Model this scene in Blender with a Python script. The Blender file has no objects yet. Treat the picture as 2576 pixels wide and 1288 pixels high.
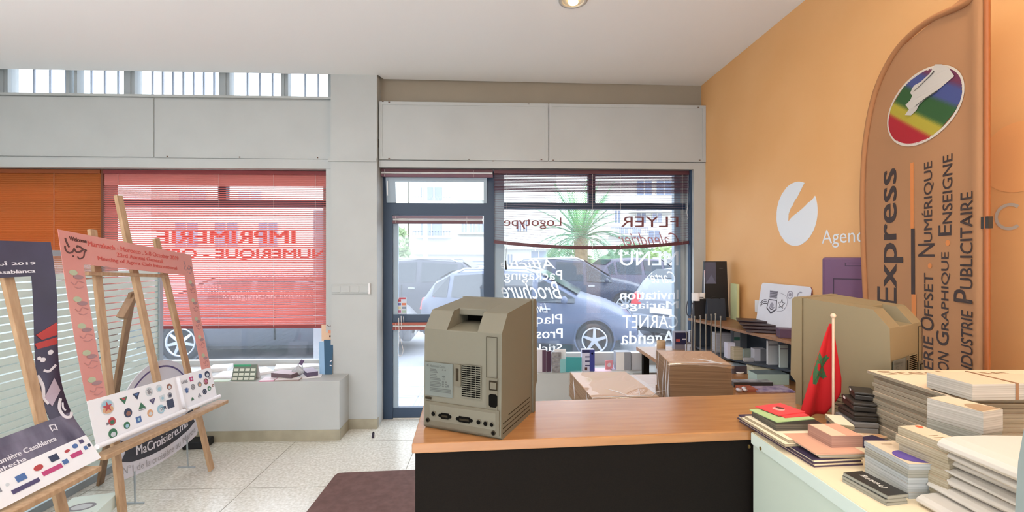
import bpy, bmesh, math, random
from mathutils import Vector, Matrix
from mathutils.geometry import tessellate_polygon
random.seed(7)
SC = bpy.context.scene
COL = SC.collection
PI = math.pi
# ------------------------------------------------------------------ camera, world, exposure
F = 1150.0
CAMH = 1.52
YAW = math.radians(2.2)
CA, SA = math.cos(YAW), math.sin(YAW)
cd = bpy.data.cameras.new('camera')
cd.sensor_width = 36.0
cd.lens = 36.0 * F / 2576.0
cd.clip_start = 0.02
cd.clip_end = 300
cam = bpy.data.objects.new('camera', cd)
COL.objects.link(cam)
cam.location = (0, 0, CAMH)
cam.rotation_euler = (PI / 2, 0, -YAW)
SC.camera = cam
SC.view_settings.view_transform = 'Standard'
SC.view_settings.look = 'None'
SC.view_settings.gamma = 1.0
SC.view_settings.use_curve_mapping = False
SC.view_settings.exposure = 0.45
wd = bpy.data.worlds.new('overcast_sky')
SC.world = wd
wd.use_nodes = True
wn = wd.node_tree
bg = wn.nodes['Background']
bg.inputs['Color'].default_value = (0.86, 0.92, 1.0, 1)
bg.inputs['Strength'].default_value = 3.4
SC.cycles.max_bounces = 10
SC.cycles.diffuse_bounces = 4
SC.cycles.glossy_bounces = 3
SC.cycles.transmission_bounces = 6
SC.cycles.transparent_max_bounces = 16
SC.cycles.sample_clamp_indirect = 6.0


def lamp(name, loc, power, color, size, aim=(0, 0, -1), spread=170):
    l = bpy.data.lights.new(name, 'AREA')
    l.shape = 'DISK'
    l.size = size
    l.energy = power
    l.color = color
    l.spread = math.radians(spread)
    o = bpy.data.objects.new(name, l)
    COL.objects.link(o)
    o.location = loc
    o.rotation_euler = Vector(aim).to_track_quat('-Z', 'Y').to_euler()
    return o


# ceiling downlights: (x, y, watts, colour); fixtures follow further down; rows marked below are added, unseen fill
CEIL = 3.115
DOWNLIGHTS = [
    (0.49, 2.83, 7, (1.0, 0.80, 0.52)),
    (1.35, 1.35, 16, (1.0, 0.80, 0.52)),
    (1.35, 0.2, 16, (1.0, 0.82, 0.6)),
    (0.2, 0.6, 12, (1.0, 0.90, 0.78)),  # added fill over the aisle, out of view
    (-1.5, 2.4, 14, (0.95, 1.0, 0.95)),
    (-1.5, 0.6, 14, (0.97, 0.98, 1.0)),  # added fill on the left, out of view
    (-3.4, 2.4, 12, (0.97, 0.98, 1.0)),  # added fill at the far left, out of view
    (0.2, -1.2, 16, (1.0, 0.93, 0.85)),  # added fill behind the camera, right
    (-1.8, -1.2, 16, (1.0, 0.95, 0.9)),  # added fill behind the camera, left
]
for (lx, ly, lw, lc) in DOWNLIGHTS:
    lamp('downlight_lamp', (lx, ly, CEIL - 0.035), lw * 0.22, lc, 0.12)


# two uplighters added out of view to brighten the ceiling (built further down)
FILL_UPLIGHTS = [(-3.3, 0.4, 60, (0.95, 0.95, 1.0)), (0.2, -1.0, 60, (1.0, 0.95, 0.97))]
for (lx, ly, lw, lc) in FILL_UPLIGHTS:
    lamp('added_uplight', (lx, ly, 1.83), lw, lc, 0.26, (0, 0, 1), 150)


# ------------------------------------------------------------------ pixel -> place helpers (frame 2576x1288)
def P(px, py, d):
    xc = (px - 1288) / F * d
    return Vector((xc * CA + d * SA, -xc * SA + d * CA, CAMH - (py - 644) / F * d))


def PZ(px, py, Z):
    return P(px, py, F * (CAMH - Z) / (py - 644))


def PY(px, py, Y):
    return P(px, py, Y / (CA - (px - 1288) / F * SA))


def PX(px, py, X):
    return P(px, py, X / ((px - 1288) / F * CA + SA))


# ------------------------------------------------------------------ materials
def lin(h):
    h = h.lstrip('#')
    out = []
    for i in (0, 2, 4):
        c = int(h[i:i + 2], 16) / 255.0
        out.append(c / 12.92 if c <= 0.04045 else ((c + 0.055) / 1.055) ** 2.4)
    return tuple(out) + (1.0,)


MATS = {}


def mat(name, col, rough=0.6, metal=0.0, spec=0.5, var=0.0, scale=8.0, stretch=(1, 1, 1), bump=0.0, col2=None, trans=0.0, emit=None, estr=0.0, coat=0.0):
    """Principled material; var mixes a noise between col and col2 (or a darker col)."""
    if name in MATS:
        return MATS[name]
    m = bpy.data.materials.new(name)
    m.use_nodes = True
    nt = m.node_tree
    b = nt.nodes['Principled BSDF']
    c = lin(col) if isinstance(col, str) else tuple(col)
    b.inputs['Base Color'].default_value = c
    b.inputs['Roughness'].default_value = rough
    b.inputs['Metallic'].default_value = metal
    b.inputs['Specular IOR Level'].default_value = spec
    if coat:
        b.inputs['Coat Weight'].default_value = coat
        b.inputs['Coat Roughness'].default_value = 0.08
    if emit:
        b.inputs['Emission Color'].default_value = lin(emit)
        b.inputs['Emission Strength'].default_value = estr
    if var or bump:
        tc = nt.nodes.new('ShaderNodeTexCoord')
        mp = nt.nodes.new('ShaderNodeMapping')
        mp.inputs['Scale'].default_value = stretch
        nz = nt.nodes.new('ShaderNodeTexNoise')
        nz.inputs['Scale'].default_value = scale
        nz.inputs['Detail'].default_value = 5
        nt.links.new(tc.outputs['Object'], mp.inputs[0])
        nt.links.new(mp.outputs[0], nz.inputs['Vector'])
        if var:
            rp = nt.nodes.new('ShaderNodeMapRange')
            rp.inputs[1].default_value = 0.32
            rp.inputs[2].default_value = 0.68
            nt.links.new(nz.outputs['Fac'], rp.inputs[0])
            mx = nt.nodes.new('ShaderNodeMix')
            mx.data_type = 'RGBA'
            c2 = lin(col2) if col2 else tuple([x * (1 - var) for x in c[:3]]) + (1,)
            mx.inputs[6].default_value = c2
            mx.inputs[7].default_value = c
            nt.links.new(rp.outputs[0], mx.inputs[0])
            nt.links.new(mx.outputs[2], b.inputs['Base Color'])
        if bump:
            bp = nt.nodes.new('ShaderNodeBump')
            bp.inputs['Strength'].default_value = bump
            bp.inputs['Distance'].default_value = 0.01
            nt.links.new(nz.outputs['Fac'], bp.inputs['Height'])
            nt.links.new(bp.outputs[0], b.inputs['Normal'])
    if trans:
        ml = nt.nodes.new('ShaderNodeMixShader')
        ml.inputs[0].default_value = trans
        tr = nt.nodes.new('ShaderNodeBsdfTranslucent')
        tr.inputs['Color'].default_value = c
        out = nt.nodes['Material Output']
        nt.links.new(b.outputs[0], ml.inputs[1])
        nt.links.new(tr.outputs[0], ml.inputs[2])
        nt.links.new(ml.outputs[0], out.inputs['Surface'])
    MATS[name] = m
    return m


def glass_mat(name, veil=0.03, tint=(1, 1, 1, 1), refl=0.06, veilcol=(0.85, 0.92, 1, 1)):
    if name in MATS:
        return MATS[name]
    m = bpy.data.materials.new(name)
    m.use_nodes = True
    nt = m.node_tree
    nt.nodes.remove(nt.nodes['Principled BSDF'])
    out = nt.nodes['Material Output']
    t = nt.nodes.new('ShaderNodeBsdfTransparent')
    t.inputs[0].default_value = tint
    g = nt.nodes.new('ShaderNodeBsdfGlossy')
    g.inputs['Roughness'].default_value = 0.02
    tr = nt.nodes.new('ShaderNodeBsdfTranslucent')
    tr.inputs[0].default_value = veilcol
    m1 = nt.nodes.new('ShaderNodeMixShader')
    m1.inputs[0].default_value = veil
    nt.links.new(t.outputs[0], m1.inputs[1])
    nt.links.new(tr.outputs[0], m1.inputs[2])
    m2 = nt.nodes.new('ShaderNodeMixShader')
    m2.inputs[0].default_value = refl
    nt.links.new(m1.outputs[0], m2.inputs[1])
    nt.links.new(g.outputs[0], m2.inputs[2])
    nt.links.new(m2.outputs[0], out.inputs['Surface'])
    MATS[name] = m
    return m


def layered(name, c1, c2, sz=260.0, rough=0.75):
    """paper edges: fine level lines, colour varying with height only"""
    if name in MATS:
        return MATS[name]
    dim = lambda h: '#' + ''.join('%02x' % int(int(h[i:i + 2], 16) * .87) for i in (1, 3, 5))
    c1, c2 = dim(c1), dim(c2)
    m = mat(name, c1, rough, var=0.9, scale=1.0, stretch=(0.6, 0.6, sz), col2=c2)
    return m


def wood_mat(name, c1, c2, scale=6.0, stretch=(1, 14, 14), rough=0.45):
    return mat(name, c1, rough, var=0.6, scale=scale, stretch=stretch, col2=c2)


# ------------------------------------------------------------------ mesh builder
class MB:
    def __init__(s):
        s.v = []; s.f = []; s.m = []; s.mats = []; s.sm = []

    def mi(s, m):
        if m not in s.mats:
            s.mats.append(m)
        return s.mats.index(m)

    def add(s, vs, fs, m, T=None, smooth=False):
        b = len(s.v)
        for p in vs:
            p = Vector(p)
            s.v.append(T @ p if T else p)
        k = s.mi(m)
        for f in fs:
            s.f.append([b + i for i in f]); s.m.append(k); s.sm.append(smooth)
        return s

    def box(s, x0, x1, y0, y1, z0, z1, m, T=None):
        vs = [(x, y, z) for z in (z0, z1) for y in (y0, y1) for x in (x0, x1)]
        return s.add(vs, [(0, 2, 3, 1), (4, 5, 7, 6), (0, 1, 5, 4), (2, 6, 7, 3), (0, 4, 6, 2), (1, 3, 7, 5)], m, T)

    def prism(s, pts, axis, a, b, m, T=None, smooth=False):
        n = len(pts)
        def q(p, t):
            return {'x': (t, p[0], p[1]), 'y': (p[0], t, p[1]), 'z': (p[0], p[1], t)}[axis]
        vs = [q(p, a) for p in pts] + [q(p, b) for p in pts]
        s.add(vs, [tuple(range(n))[::-1], tuple(range(n, 2 * n))], m, T)
        return s.add(vs, [(i, (i + 1) % n, n + (i + 1) % n, n + i) for i in range(n)], m, T, smooth)

    def hexa(s, c8, m, T=None):
        """c8: four bottom corners then four top corners, both in the same turn"""
        return s.add(c8, [(3, 2, 1, 0), (4, 5, 6, 7), (0, 1, 5, 4), (1, 2, 6, 5), (2, 3, 7, 6), (3, 0, 4, 7)], m, T)

    def bar(s, p0, p1, w, h, m, ref=(0, 0, 1), T=None):
        p0, p1 = Vector(p0), Vector(p1)
        d = (p1 - p0).normalized()
        r = Vector(ref)
        if abs(d.dot(r)) > 0.97:
            r = Vector((1, 0, 0))
        a = d.cross(r).normalized() * w / 2
        b = d.cross(a).normalized() * h / 2
        vs = [p0 - a - b, p0 + a - b, p0 + a + b, p0 - a + b, p1 - a - b, p1 + a - b, p1 + a + b, p1 - a + b]
        return s.hexa(vs, m, T)

    def cyl(s, p0, p1, r0, r1, n, m, T=None, cap=True, smooth=True):
        p0, p1 = Vector(p0), Vector(p1)
        d = (p1 - p0).normalized()
        r = Vector((0, 0, 1)) if abs(d.z) < 0.9 else Vector((1, 0, 0))
        a = d.cross(r).normalized(); b = d.cross(a).normalized()
        vs = []
        for (p, rr) in ((p0, r0), (p1, r1)):
            for i in range(n):
                t = 2 * PI * i / n
                vs.append(p + (a * math.cos(t) + b * math.sin(t)) * rr)
        s.add(vs, [(i, (i + 1) % n, n + (i + 1) % n, n + i) for i in range(n)], m, T, smooth)
        if cap:
            s.add(vs, [tuple(range(n))[::-1], tuple(range(n, 2 * n))], m, T)
        return s

    def tube(s, path, r, n, m, T=None, smooth=True):
        path = [Vector(p) for p in path]
        vs = []; prev = None
        for i, p in enumerate(path):
            d = (path[min(i + 1, len(path) - 1)] - path[max(i - 1, 0)]).normalized()
            if prev is None:
                rf = Vector((0, 0, 1)) if abs(d.z) < 0.9 else Vector((1, 0, 0))
                a = d.cross(rf).normalized()
            else:
                a = (prev - d * prev.dot(d)).normalized()
            prev = a
            b = d.cross(a)
            rr = r[i] if isinstance(r, (list, tuple)) else r
            for k in range(n):
                t = 2 * PI * k / n
                vs.append(p + (a * math.cos(t) + b * math.sin(t)) * rr)
        fs = []
        for i in range(len(path) - 1):
            for k in range(n):
                fs.append((i * n + k, i * n + (k + 1) % n, (i + 1) * n + (k + 1) % n, (i + 1) * n + k))
        s.add(vs, fs, m, T, smooth)
        L = len(path) - 1
        return s.add(vs, [tuple(range(n))[::-1], tuple(range(L * n, L * n + n))], m, T)

    def lathe(s, prof, n, m, T=None, smooth=True):
        vs = []
        for (r, z) in prof:
            for k in range(n):
                t = 2 * PI * k / n
                vs.append((r * math.cos(t), r * math.sin(t), z))
        fs = []
        for i in range(len(prof) - 1):
            for k in range(n):
                fs.append((i * n + k, i * n + (k + 1) % n, (i + 1) * n + (k + 1) % n, (i + 1) * n + k))
        s.add(vs, fs, m, T, smooth)
        L = len(prof) - 1
        return s.add(vs, [tuple(range(n))[::-1], tuple(range(L * n, L * n + n))], m, T)

    def sphere(s, c, r, m, n=12, sq=(1, 1, 1), T=None):
        c = Vector(c)
        vs = []; fs = []
        for i in range(n // 2 + 1):
            a = PI * i / (n // 2)
            for k in range(n):
                t = 2 * PI * k / n
                vs.append(c + Vector((math.sin(a) * math.cos(t) * r * sq[0], math.sin(a) * math.sin(t) * r * sq[1], math.cos(a) * r * sq[2])))
        for i in range(n // 2):
            for k in range(n):
                fs.append((i * n + k, i * n + (k + 1) % n, (i + 1) * n + (k + 1) % n, (i + 1) * n + k))
        return s.add(vs, fs, m, T, True)

    def grid(s, fn, nu, nv, m, skip=None, T=None, smooth=True):
        """fn(u,v) for u,v in 0..1; m a material or a function (u,v)->material"""
        vs = [fn(i / nu, j / nv) for j in range(nv + 1) for i in range(nu + 1)]
        b = len(s.v)
        for p in vs:
            p = Vector(p); s.v.append(T @ p if T else p)
        for j in range(nv):
            for i in range(nu):
                u, v = (i + .5) / nu, (j + .5) / nv
                if skip and skip(u, v):
                    continue
                mm = m(u, v) if callable(m) else m
                a = b + j * (nu + 1) + i
                s.f.append([a, a + 1, a + nu + 2, a + nu + 1]); s.m.append(s.mi(mm)); s.sm.append(smooth)
        return s

    def build(s, name, parent=None, loc=None, rot=None, bevel=0, seg=2, solid=0, recalc=True):
        me = bpy.data.meshes.new(name)
        o3 = Vector(loc) if (loc is not None and parent is None) else None
        me.from_pydata([tuple(p) for p in s.v], [], s.f)
        for m in s.mats:
            me.materials.append(m)
        me.polygons.foreach_set('material_index', s.m)
        me.polygons.foreach_set('use_smooth', s.sm)
        if recalc:
            bm = bmesh.new(); bm.from_mesh(me)
            bmesh.ops.recalc_face_normals(bm, faces=bm.faces)
            bm.to_mesh(me); bm.free()
        me.update()
        o = bpy.data.objects.new(name, me)
        COL.objects.link(o)
        if parent is not None:
            o.parent = parent
        if loc is not None:
            o.location = loc
        if rot is not None:
            o.rotation_euler = (0, 0, rot) if not hasattr(rot, '__len__') else rot
        if solid:
            md = o.modifiers.new('thickness', 'SOLIDIFY'); md.thickness = solid; md.offset = 0
        if bevel:
            md = o.modifiers.new('bevel', 'BEVEL'); md.width = bevel; md.segments = seg
            md.limit_method = 'ANGLE'; md.angle_limit = math.radians(40)
        return o


def tag(o, label, cat, group=None):
    o['label'] = label; o['category'] = cat
    if group:
        o['group'] = group
    return o


def thing(name, label, cat, loc=(0, 0, 0), rotz=0, group=None):
    o = bpy.data.objects.new(name, None)
    COL.objects.link(o)
    o.location = loc; o.rotation_euler = (0, 0, rotz) if not hasattr(rotz, '__len__') else rotz
    o.empty_display_size = 0.1
    return tag(o, label, cat, group)


def struct(name, mb, parent=None, bevel=0, loc=None):
    o = mb.build(name, parent, bevel=bevel, loc=loc)
    if parent is None:
        o['kind'] = 'structure'
    return o


def partlabel(o, l):
    o['label'] = l
    return o


# ------------------------------------------------------------------ flat printing on a surface
def text_geo(s):
    cu = bpy.data.curves.new('t', 'FONT')
    cu.body = s; cu.size = 1.0; cu.resolution_u = 3
    ob = bpy.data.objects.new('t', cu)
    me = bpy.data.meshes.new_from_object(ob)
    vs = [(v.co.x, v.co.y) for v in me.vertices]
    fs = [tuple(p.vertices) for p in me.polygons]
    bpy.data.objects.remove(ob); bpy.data.curves.remove(cu); bpy.data.meshes.remove(me)
    return vs, fs


class Frame:
    """a flat (or mapped) drawing surface: f(a,b) gives the point, N its normal"""
    def __init__(s, O=None, U=None, V=None, N=None, fn=None):
        if fn is None:
            O = Vector(O); U = Vector(U); V = Vector(V)
            fn = lambda a, b: O + U * a + V * b
            N = N if N is not None else U.cross(V).normalized()
        s.fn = fn; s.N = Vector(N)

    def pt(s, a, b, lay=1):
        return s.fn(a, b) + s.N * (0.0006 * lay)

    def poly(s, mb, pts, m, lay=1):
        vs = [s.pt(a, b, lay) for a, b in pts]
        if len(pts) <= 4:
            fs = [tuple(range(len(pts)))]
        else:
            fs = tessellate_polygon([[Vector((a, b, 0)) for a, b in pts]])
        mb.add(vs, fs, m)

    def rect(s, mb, a0, b0, a1, b1, m, lay=1):
        s.poly(mb, [(a0, b0), (a1, b0), (a1, b1), (a0, b1)], m, lay)

    def disc(s, mb, a, b, ra, m, rb=None, lay=1, n=24, rot=0.0):
        rb = rb or ra
        c, d = math.cos(rot), math.sin(rot)
        pts = []
        for i in range(n):
            t = 2 * PI * i / n
            x, y = ra * math.cos(t), rb * math.sin(t)
            pts.append((a + x * c - y * d, b + x * d + y * c))
        s.poly(mb, pts, m, lay)

    def stroke(s, mb, pts, w, m, lay=1, w2=None):
        """ribbon along pts; w2 tapers to the far end"""
        n = len(pts)
        L = []; R = []
        for i, (a, b) in enumerate(pts):
            p, q = pts[max(i - 1, 0)], pts[min(i + 1, n - 1)]
            dx, dy = q[0] - p[0], q[1] - p[1]
            l = math.hypot(dx, dy) or 1
            ww = (w if w2 is None else w + (w2 - w) * i / max(n - 1, 1)) / 2
            L.append((a - dy / l * ww, b + dx / l * ww)); R.append((a + dy / l * ww, b - dx / l * ww))
        vs = [s.pt(a, b, lay) for a, b in L] + [s.pt(a, b, lay) for a, b in R]
        mb.add(vs, [(i, i + 1, n + i + 1, n + i) for i in range(n - 1)], m)

    def arc(s, mb, a, b, ra, t0, t1, w, m, lay=1, rb=None, n=24):
        rb = rb or ra
        s.stroke(mb, [(a + ra * math.cos(t0 + (t1 - t0) * i / n), b + rb * math.sin(t0 + (t1 - t0) * i / n)) for i in range(n + 1)], w, m, lay)

    def text(s, mb, txt, a, b, w, h, m, lay=1, bold=0.0, rot=0.0, skew=0.0, mirror=False, keep=False):
        """text fitted into the box w x h whose lower left corner is (a,b)"""
        vs, fs = text_geo(txt)
        if not vs:
            return
        x0 = min(v[0] for v in vs); x1 = max(v[0] for v in vs)
        y0 = min(v[1] for v in vs); y1 = max(v[1] for v in vs)
        sx = w / max(x1 - x0, 1e-6); sy = h / max(y1 - y0, 1e-6)
        if keep:
            sx = sy = min(sx, sy)
        c, d = math.cos(rot), math.sin(rot)
        for k, ox in enumerate((0.0,) if not bold else (-bold, bold)):
            out = []
            for (x, y) in vs:
                x = (x - x0 + ox) * sx; y = (y - y0) * sy
                x += skew * y
                out.append(s.pt(a + x * c - y * d, b + x * d + y * c, lay + .12 * k))
            mb.add(out, fs, m)


def jit(a):
    return random.uniform(-a, a)


def smoothpts(pts, n=8):
    """Catmull-Rom through pts"""
    out = []
    for i in range(len(pts) - 1):
        p0 = pts[max(i - 1, 0)]; p1 = pts[i]; p2 = pts[i + 1]; p3 = pts[min(i + 2, len(pts) - 1)]
        for k in range(n):
            t = k / n
            out.append(tuple(0.5 * ((2 * p1[j]) + (-p0[j] + p2[j]) * t + (2 * p0[j] - 5 * p1[j] + 4 * p2[j] - p3[j]) * t * t + (-p0[j] + 3 * p1[j] - 3 * p2[j] + p3[j]) * t ** 3) for j in range(len(p1))))
    out.append(tuple(pts[-1]))
    return out


def rectfrom(A, B, C, Z):
    """rectangle on the level plane Z from the seen corners A (near left), B (near right), C (far left) -> centre, yaw, width, depth"""
    a, b, c = PZ(*A, Z), PZ(*B, Z), PZ(*C, Z)
    u = (b - a); sx = u.length; u.normalize()
    v = Vector((-u.y, u.x, 0)); sy = (c - a).dot(v)
    ctr = a + u * sx / 2 + v * sy / 2
    return ctr, math.atan2(u.y, u.x), sx, sy


def seat(A, B, C, Z):
    ctr, yaw, sx, sy = rectfrom(A, B, C, Z)
    return ctr, yaw, sx, sy
# ------------------------------------------------------------------ shared materials
M_WHITE = mat('painted_white', '#bbbebc', 0.55, var=0.06, scale=3)
M_CEIL = mat('ceiling_white', '#efeeec', 0.8)
M_BAND = mat('band_shade_taupe', '#9d9281', 0.7, var=0.05, scale=3)  # shade of the recess under the ceiling, put into the colour
M_ORANGE = mat('orange_paint', '#efb87c', 0.6, var=0.05, scale=2.0, col2='#ebb172')
M_SKIRT = mat('skirting_taupe', '#aaa28c', 0.5, var=0.25, scale=6)
M_BLUE = mat('blue_grey_aluminium', '#2c4058', 0.4, spec=0.5)
M_SASH = mat('pale_aluminium', '#9fb0bd', 0.4)
M_GLASS = glass_mat('window_glass', 0.026, (0.96, 0.98, 1, 1), 0.05)  # pale veil in the glass stands in for the window glare
M_FLOOR = mat('terrazzo', '#e9e8e0', 0.22, var=0.35, scale=55, col2='#c6c3b6', spec=0.5)
M_JOINT = mat('tile_joint', '#8c897c', 0.7)
M_DARK = mat('near_black', '#15161a', 0.6)
M_PAPER = mat('white_paper', '#efeeee', 0.7)
M_CREAM = mat('cream_paper', '#eadcc0', 0.7)
M_RUST = mat('rust_stain', '#5d4331', 0.8)

# ------------------------------------------------------------------ the room
XR = 1.935                       # orange wall
XLEFT = -5.3
YBACK = -2.6
YP = 4.07                        # pillar front
XP0 = PY(832, 600, YP).x
XP1 = PY(948, 600, YP).x
YPL = 4.16                       # panels over the left window
YPR = 4.12                       # panels over the right window
YOUT = 4.50
ZLH = PY(500, 422, YPL).z        # head of the left window
ZLP = PY(300, 243, YPL).z        # top of the left panels, foot of the clerestory
ZLT = PY(500, 400, YPL).z
ZRH = PY(1350, 423, YPR).z
ZRP = PY(1350, 259, YPR).z
XO1 = PY(1745, 600, YPR).x       # right jamb of the shop window
YLEDGE = 3.825
ZLEDGE = 0.488
XLEDGE = PZ(856, 1105, 0).x

b = MB().box(XLEFT, XR, YBACK, YOUT, -0.12, 0, M_FLOOR)
for k in range(-4, 4):
    x = -1.63 + k * 1.0
    if x < XR - 0.02:
        b.box(x - 0.002, x + 0.002, YBACK, YOUT - .2, -0.001, 0.0006, M_JOINT)
for k in range(0, 9):
    y = 3.80 - k * 0.74
    b.box(XLEFT, XR, y - 0.002, y + 0.002, -0.001, 0.0006, M_JOINT)
struct('floor', b)

xs = lambda px, y, Y: PY(px, y, Y).x
cN = PZ(965, 199, CEIL)          # the ceiling's edge steps out here
cR = PZ(1765, 216, CEIL)
b = MB().prism([(XLEFT, YBACK), (XR, YBACK), (XR, cR.y - 0.05), (cR.x, cR.y), (cN.x, cN.y), (PZ(952, 190, CEIL).x, 4.075), (XLEFT, 4.06)], 'z', CEIL, CEIL + 0.12, M_CEIL)
struct('ceiling', b)
struct('trim_1', MB().box(XLEFT, XR, 3.7, YOUT, 3.85, 3.97, M_CEIL).box(XLEFT, XR, 3.68, 3.72, CEIL + .12, 3.85, M_WHITE))  # unseen cap, added to block the sky above the ceiling gap

b = MB().box(XR, XR + 0.2, YBACK, YOUT, -0.12, 3.97, M_ORANGE)
struct('wall_right', b)
struct('wall_left', MB().box(XLEFT - 0.2, XLEFT, YBACK, YOUT, -0.12, 3.97, M_WHITE))

struct('wall_back', MB().box(XLEFT, XR, YBACK - .2, YBACK, 2.0, 3.97, M_WHITE).box(XLEFT, -4.4, YBACK - .2, YBACK, 0, 2.0, M_WHITE).box(1.3, XR, YBACK - .2, YBACK, 0, 2.0, M_WHITE))  # unseen; added with a low opening sized to let daylight fill the room
# ---- street wall: pillar, ledges, panels
b = MB().box(XP0, XP1, YP, YOUT, 0, 3.85, M_WHITE)
struct('wall_pillar', b)
b = MB().box(XP0 - 0.012, XP1 + 0.004, YP - 0.008, YP + 0.05, 0, PZ(900, 1062, 0.0).z + 0.085, M_SKIRT)
struct('baseboard_pillar', b)
z0 = PY(890, 404, YP).z
struct('trim_2', MB().box(XP0 - 0.02, XP1, YP - 0.014, YP, z0 - 0.01, z0 + 0.022, M_WHITE))
# panels over the left window, with the clerestory gap above
b = MB().box(XLEFT, XP0, YPL, YOUT, ZLH, ZLP, M_WHITE)
b.box(XLEFT, XP0, YPL - 0.03, YPL + 0.02, ZLT - 0.085, ZLT - 0.002, M_WHITE)
xseam = xs(390, 300, YPL)
b.box(XLEFT, xseam - .003, YPL - 0.012, YPL + .01, ZLT + 0.012, ZLP - 0.012, M_WHITE)
b.box(xseam + .003, XP0 - 0.005, YPL - 0.012, YPL + .01, ZLT + 0.006, ZLP - 0.02, M_WHITE)
b.box(XLEFT, XP0, YPL - 0.03, YPL + .06, ZLP - .006, ZLP + .014, M_WHITE)
for px in (417, 600, 797):
    p = PY(px, 398, YPL - .03)
    b.box(p.x - .006, p.x + .006, YPL - .0135, YPL - .01, ZLT + 0.012, ZLT + .022, M_RUST)
struct('wall_front_left', b)
b = MB().box(XLEFT, XP0, 4.36, YOUT, 3.44, 3.85, M_WHITE)
struct('wall_front_upper', b)
# clerestory panes between posts
wx = [(-60, 28), (193, 182), (318, 345), (555, 582), (710, 728)]
n = 1
EDGES = [(28, 193), (182, 318), (345, 555), (582, 710), (728, 828)]
prev = None
M_BARS = mat('pale_window_bars', '#b9bcc6', 0.5)
for i, (a, c) in enumerate(EDGES):
    x0 = xs(a, 210, 4.40); x1 = xs(c, 210, 4.40)
    w = thing('clerestory_window', '', 'window', (0, 0, 0))
    for k in ('label', 'category'):
        del w[k]
    w.name = 'window_%d' % (i + 1); w['kind'] = 'structure'
    fb = MB()
    pad = 0.03
    fb.box(x0 - pad, x0, 4.37, 4.44, ZLP, 3.44, M_WHITE).box(x1, x1 + pad, 4.37, 4.44, ZLP, 3.44, M_WHITE)
    fb.box(x0, x1, 4.37, 4.44, ZLP, ZLP + .02, M_WHITE).box(x0, x1, 4.37, 4.44, 3.41, 3.44, M_WHITE)
    fb.build('window_frame', w)
    MB().box(x0, x1, 4.40, 4.405, ZLP + .02, 3.41, M_GLASS).build('window_pane', w)
    nb = {0: 4, 1: 4, 2: 8, 3: 4, 4: 3}[i]
    for k in range(1, nb):
        t = x0 + (x1 - x0) * k / nb
        MB().box(t - 0.008, t + 0.008, 4.455, 4.47, ZLP + .0, 3.44, M_BARS).build('window_bar', w)
    if prev is not None and x0 - prev > 2 * pad + .002:
        struct('trim_%d' % (i + 10), MB().box(prev + pad, x0 - pad, 4.36, YOUT, ZLP, 3.44, M_WHITE))
    prev = x1
struct('trim_20', MB().box(XLEFT, xs(28, 210, 4.4) - .03, 4.36, YOUT, ZLP, 3.44, M_WHITE))

# left window ledge and its skirting
b = MB().box(XLEFT, XLEDGE, YLEDGE, YOUT, 0, ZLEDGE, M_WHITE)
struct('trim_3', b, bevel=0.004)
b = MB().box(XLEFT, XLEDGE, YLEDGE - 0.007, YLEDGE + 0.02, 0, 0.088, M_SKIRT)
b.box(XLEDGE, XLEDGE + .006, YLEDGE - .006, YP, 0, 0.088, M_SKIRT)
struct('baseboard_front', b)
# right jamb strip of the left window (white casing)
xa, xb = xs(823, 600, 4.14), xs(833, 600, 4.14)
struct('trim_4', MB().box(xa, xb + .01, 4.11, 4.44, ZLEDGE, ZLT - .09, M_WHITE))

# right: panels, band coloured for its shade, jamb, ledge
b = MB().box(XP1, XR, YPR + .03, YOUT, ZRH, ZRP, M_WHITE)
xm = xs(1380, 330, YPR)
zb0 = PY(1350, 406, YPR).z
b.box(XP1 + .008, xm - .004, YPR - .004, YPR + .04, zb0 + .004, ZRP - .004, M_WHITE)
b.box(xm + .004, XR - .002, YPR - .004, YPR + .04, zb0 + .004, ZRP - .014, M_WHITE)
for (p, q) in ((955, 405), (1375, 405), (1386, 408), (1772, 408)):
    pass
# raised edge strips of the two boards
for (xa, xb) in ((XP1 + .008, xm - .004), (xm + .004, XR - .002)):
    b.box(xa, xb, YPR - .009, YPR, zb0 + .004, zb0 + .032, M_WHITE)
    b.box(xa, xb, YPR - .009, YPR, ZRP - .034, ZRP - .006, M_WHITE)
    b.box(xa, xa + .03, YPR - .009, YPR, zb0 + .032, ZRP - .034, M_WHITE)
    b.box(xb - .03, xb, YPR - .009, YPR, zb0 + .032, ZRP - .034, M_WHITE)
for px, py in ((963, 255), (979, 257), (979, 399), (1180, 401), (1240, 405), (1330, 262), (1362, 402), (1392, 403), (1757, 270), (1760, 403)):
    p = PY(px, py, YPR - .009)
    b.box(p.x - .008, p.x + .008, YPR - .0105, YPR - .005, p.z - .003, p.z + .004, M_RUST)
p0 = PY(949, 350, YPR); p1 = PY(949, 370, YPR)
b.box(XP1 + .001, XP1 + .007, YPR - .002, YPR + .04, p1.z, p0.z, M_DARK)
struct('wall_front_right', b)
struct('trim_5', MB().box(XP1, XR, 4.21, YOUT, ZRP, 3.85, M_BAND))
b = MB().box(XO1, XR, YPR, YOUT, 0, ZRH, M_WHITE)
struct('trim_6', b)
struct('trim_7', MB().box(XP1 + .004, XR, YPR + .002, YPR + .05, ZRH - .0, zb0, M_WHITE))
YRL = 4.0
XD1 = xs(1244, 700, 4.30)        # right side of the door
b = MB().box(XD1 + 0.0, XR, YRL, YOUT, 0, ZLEDGE, M_WHITE)
struct('trim_8', b)

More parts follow.
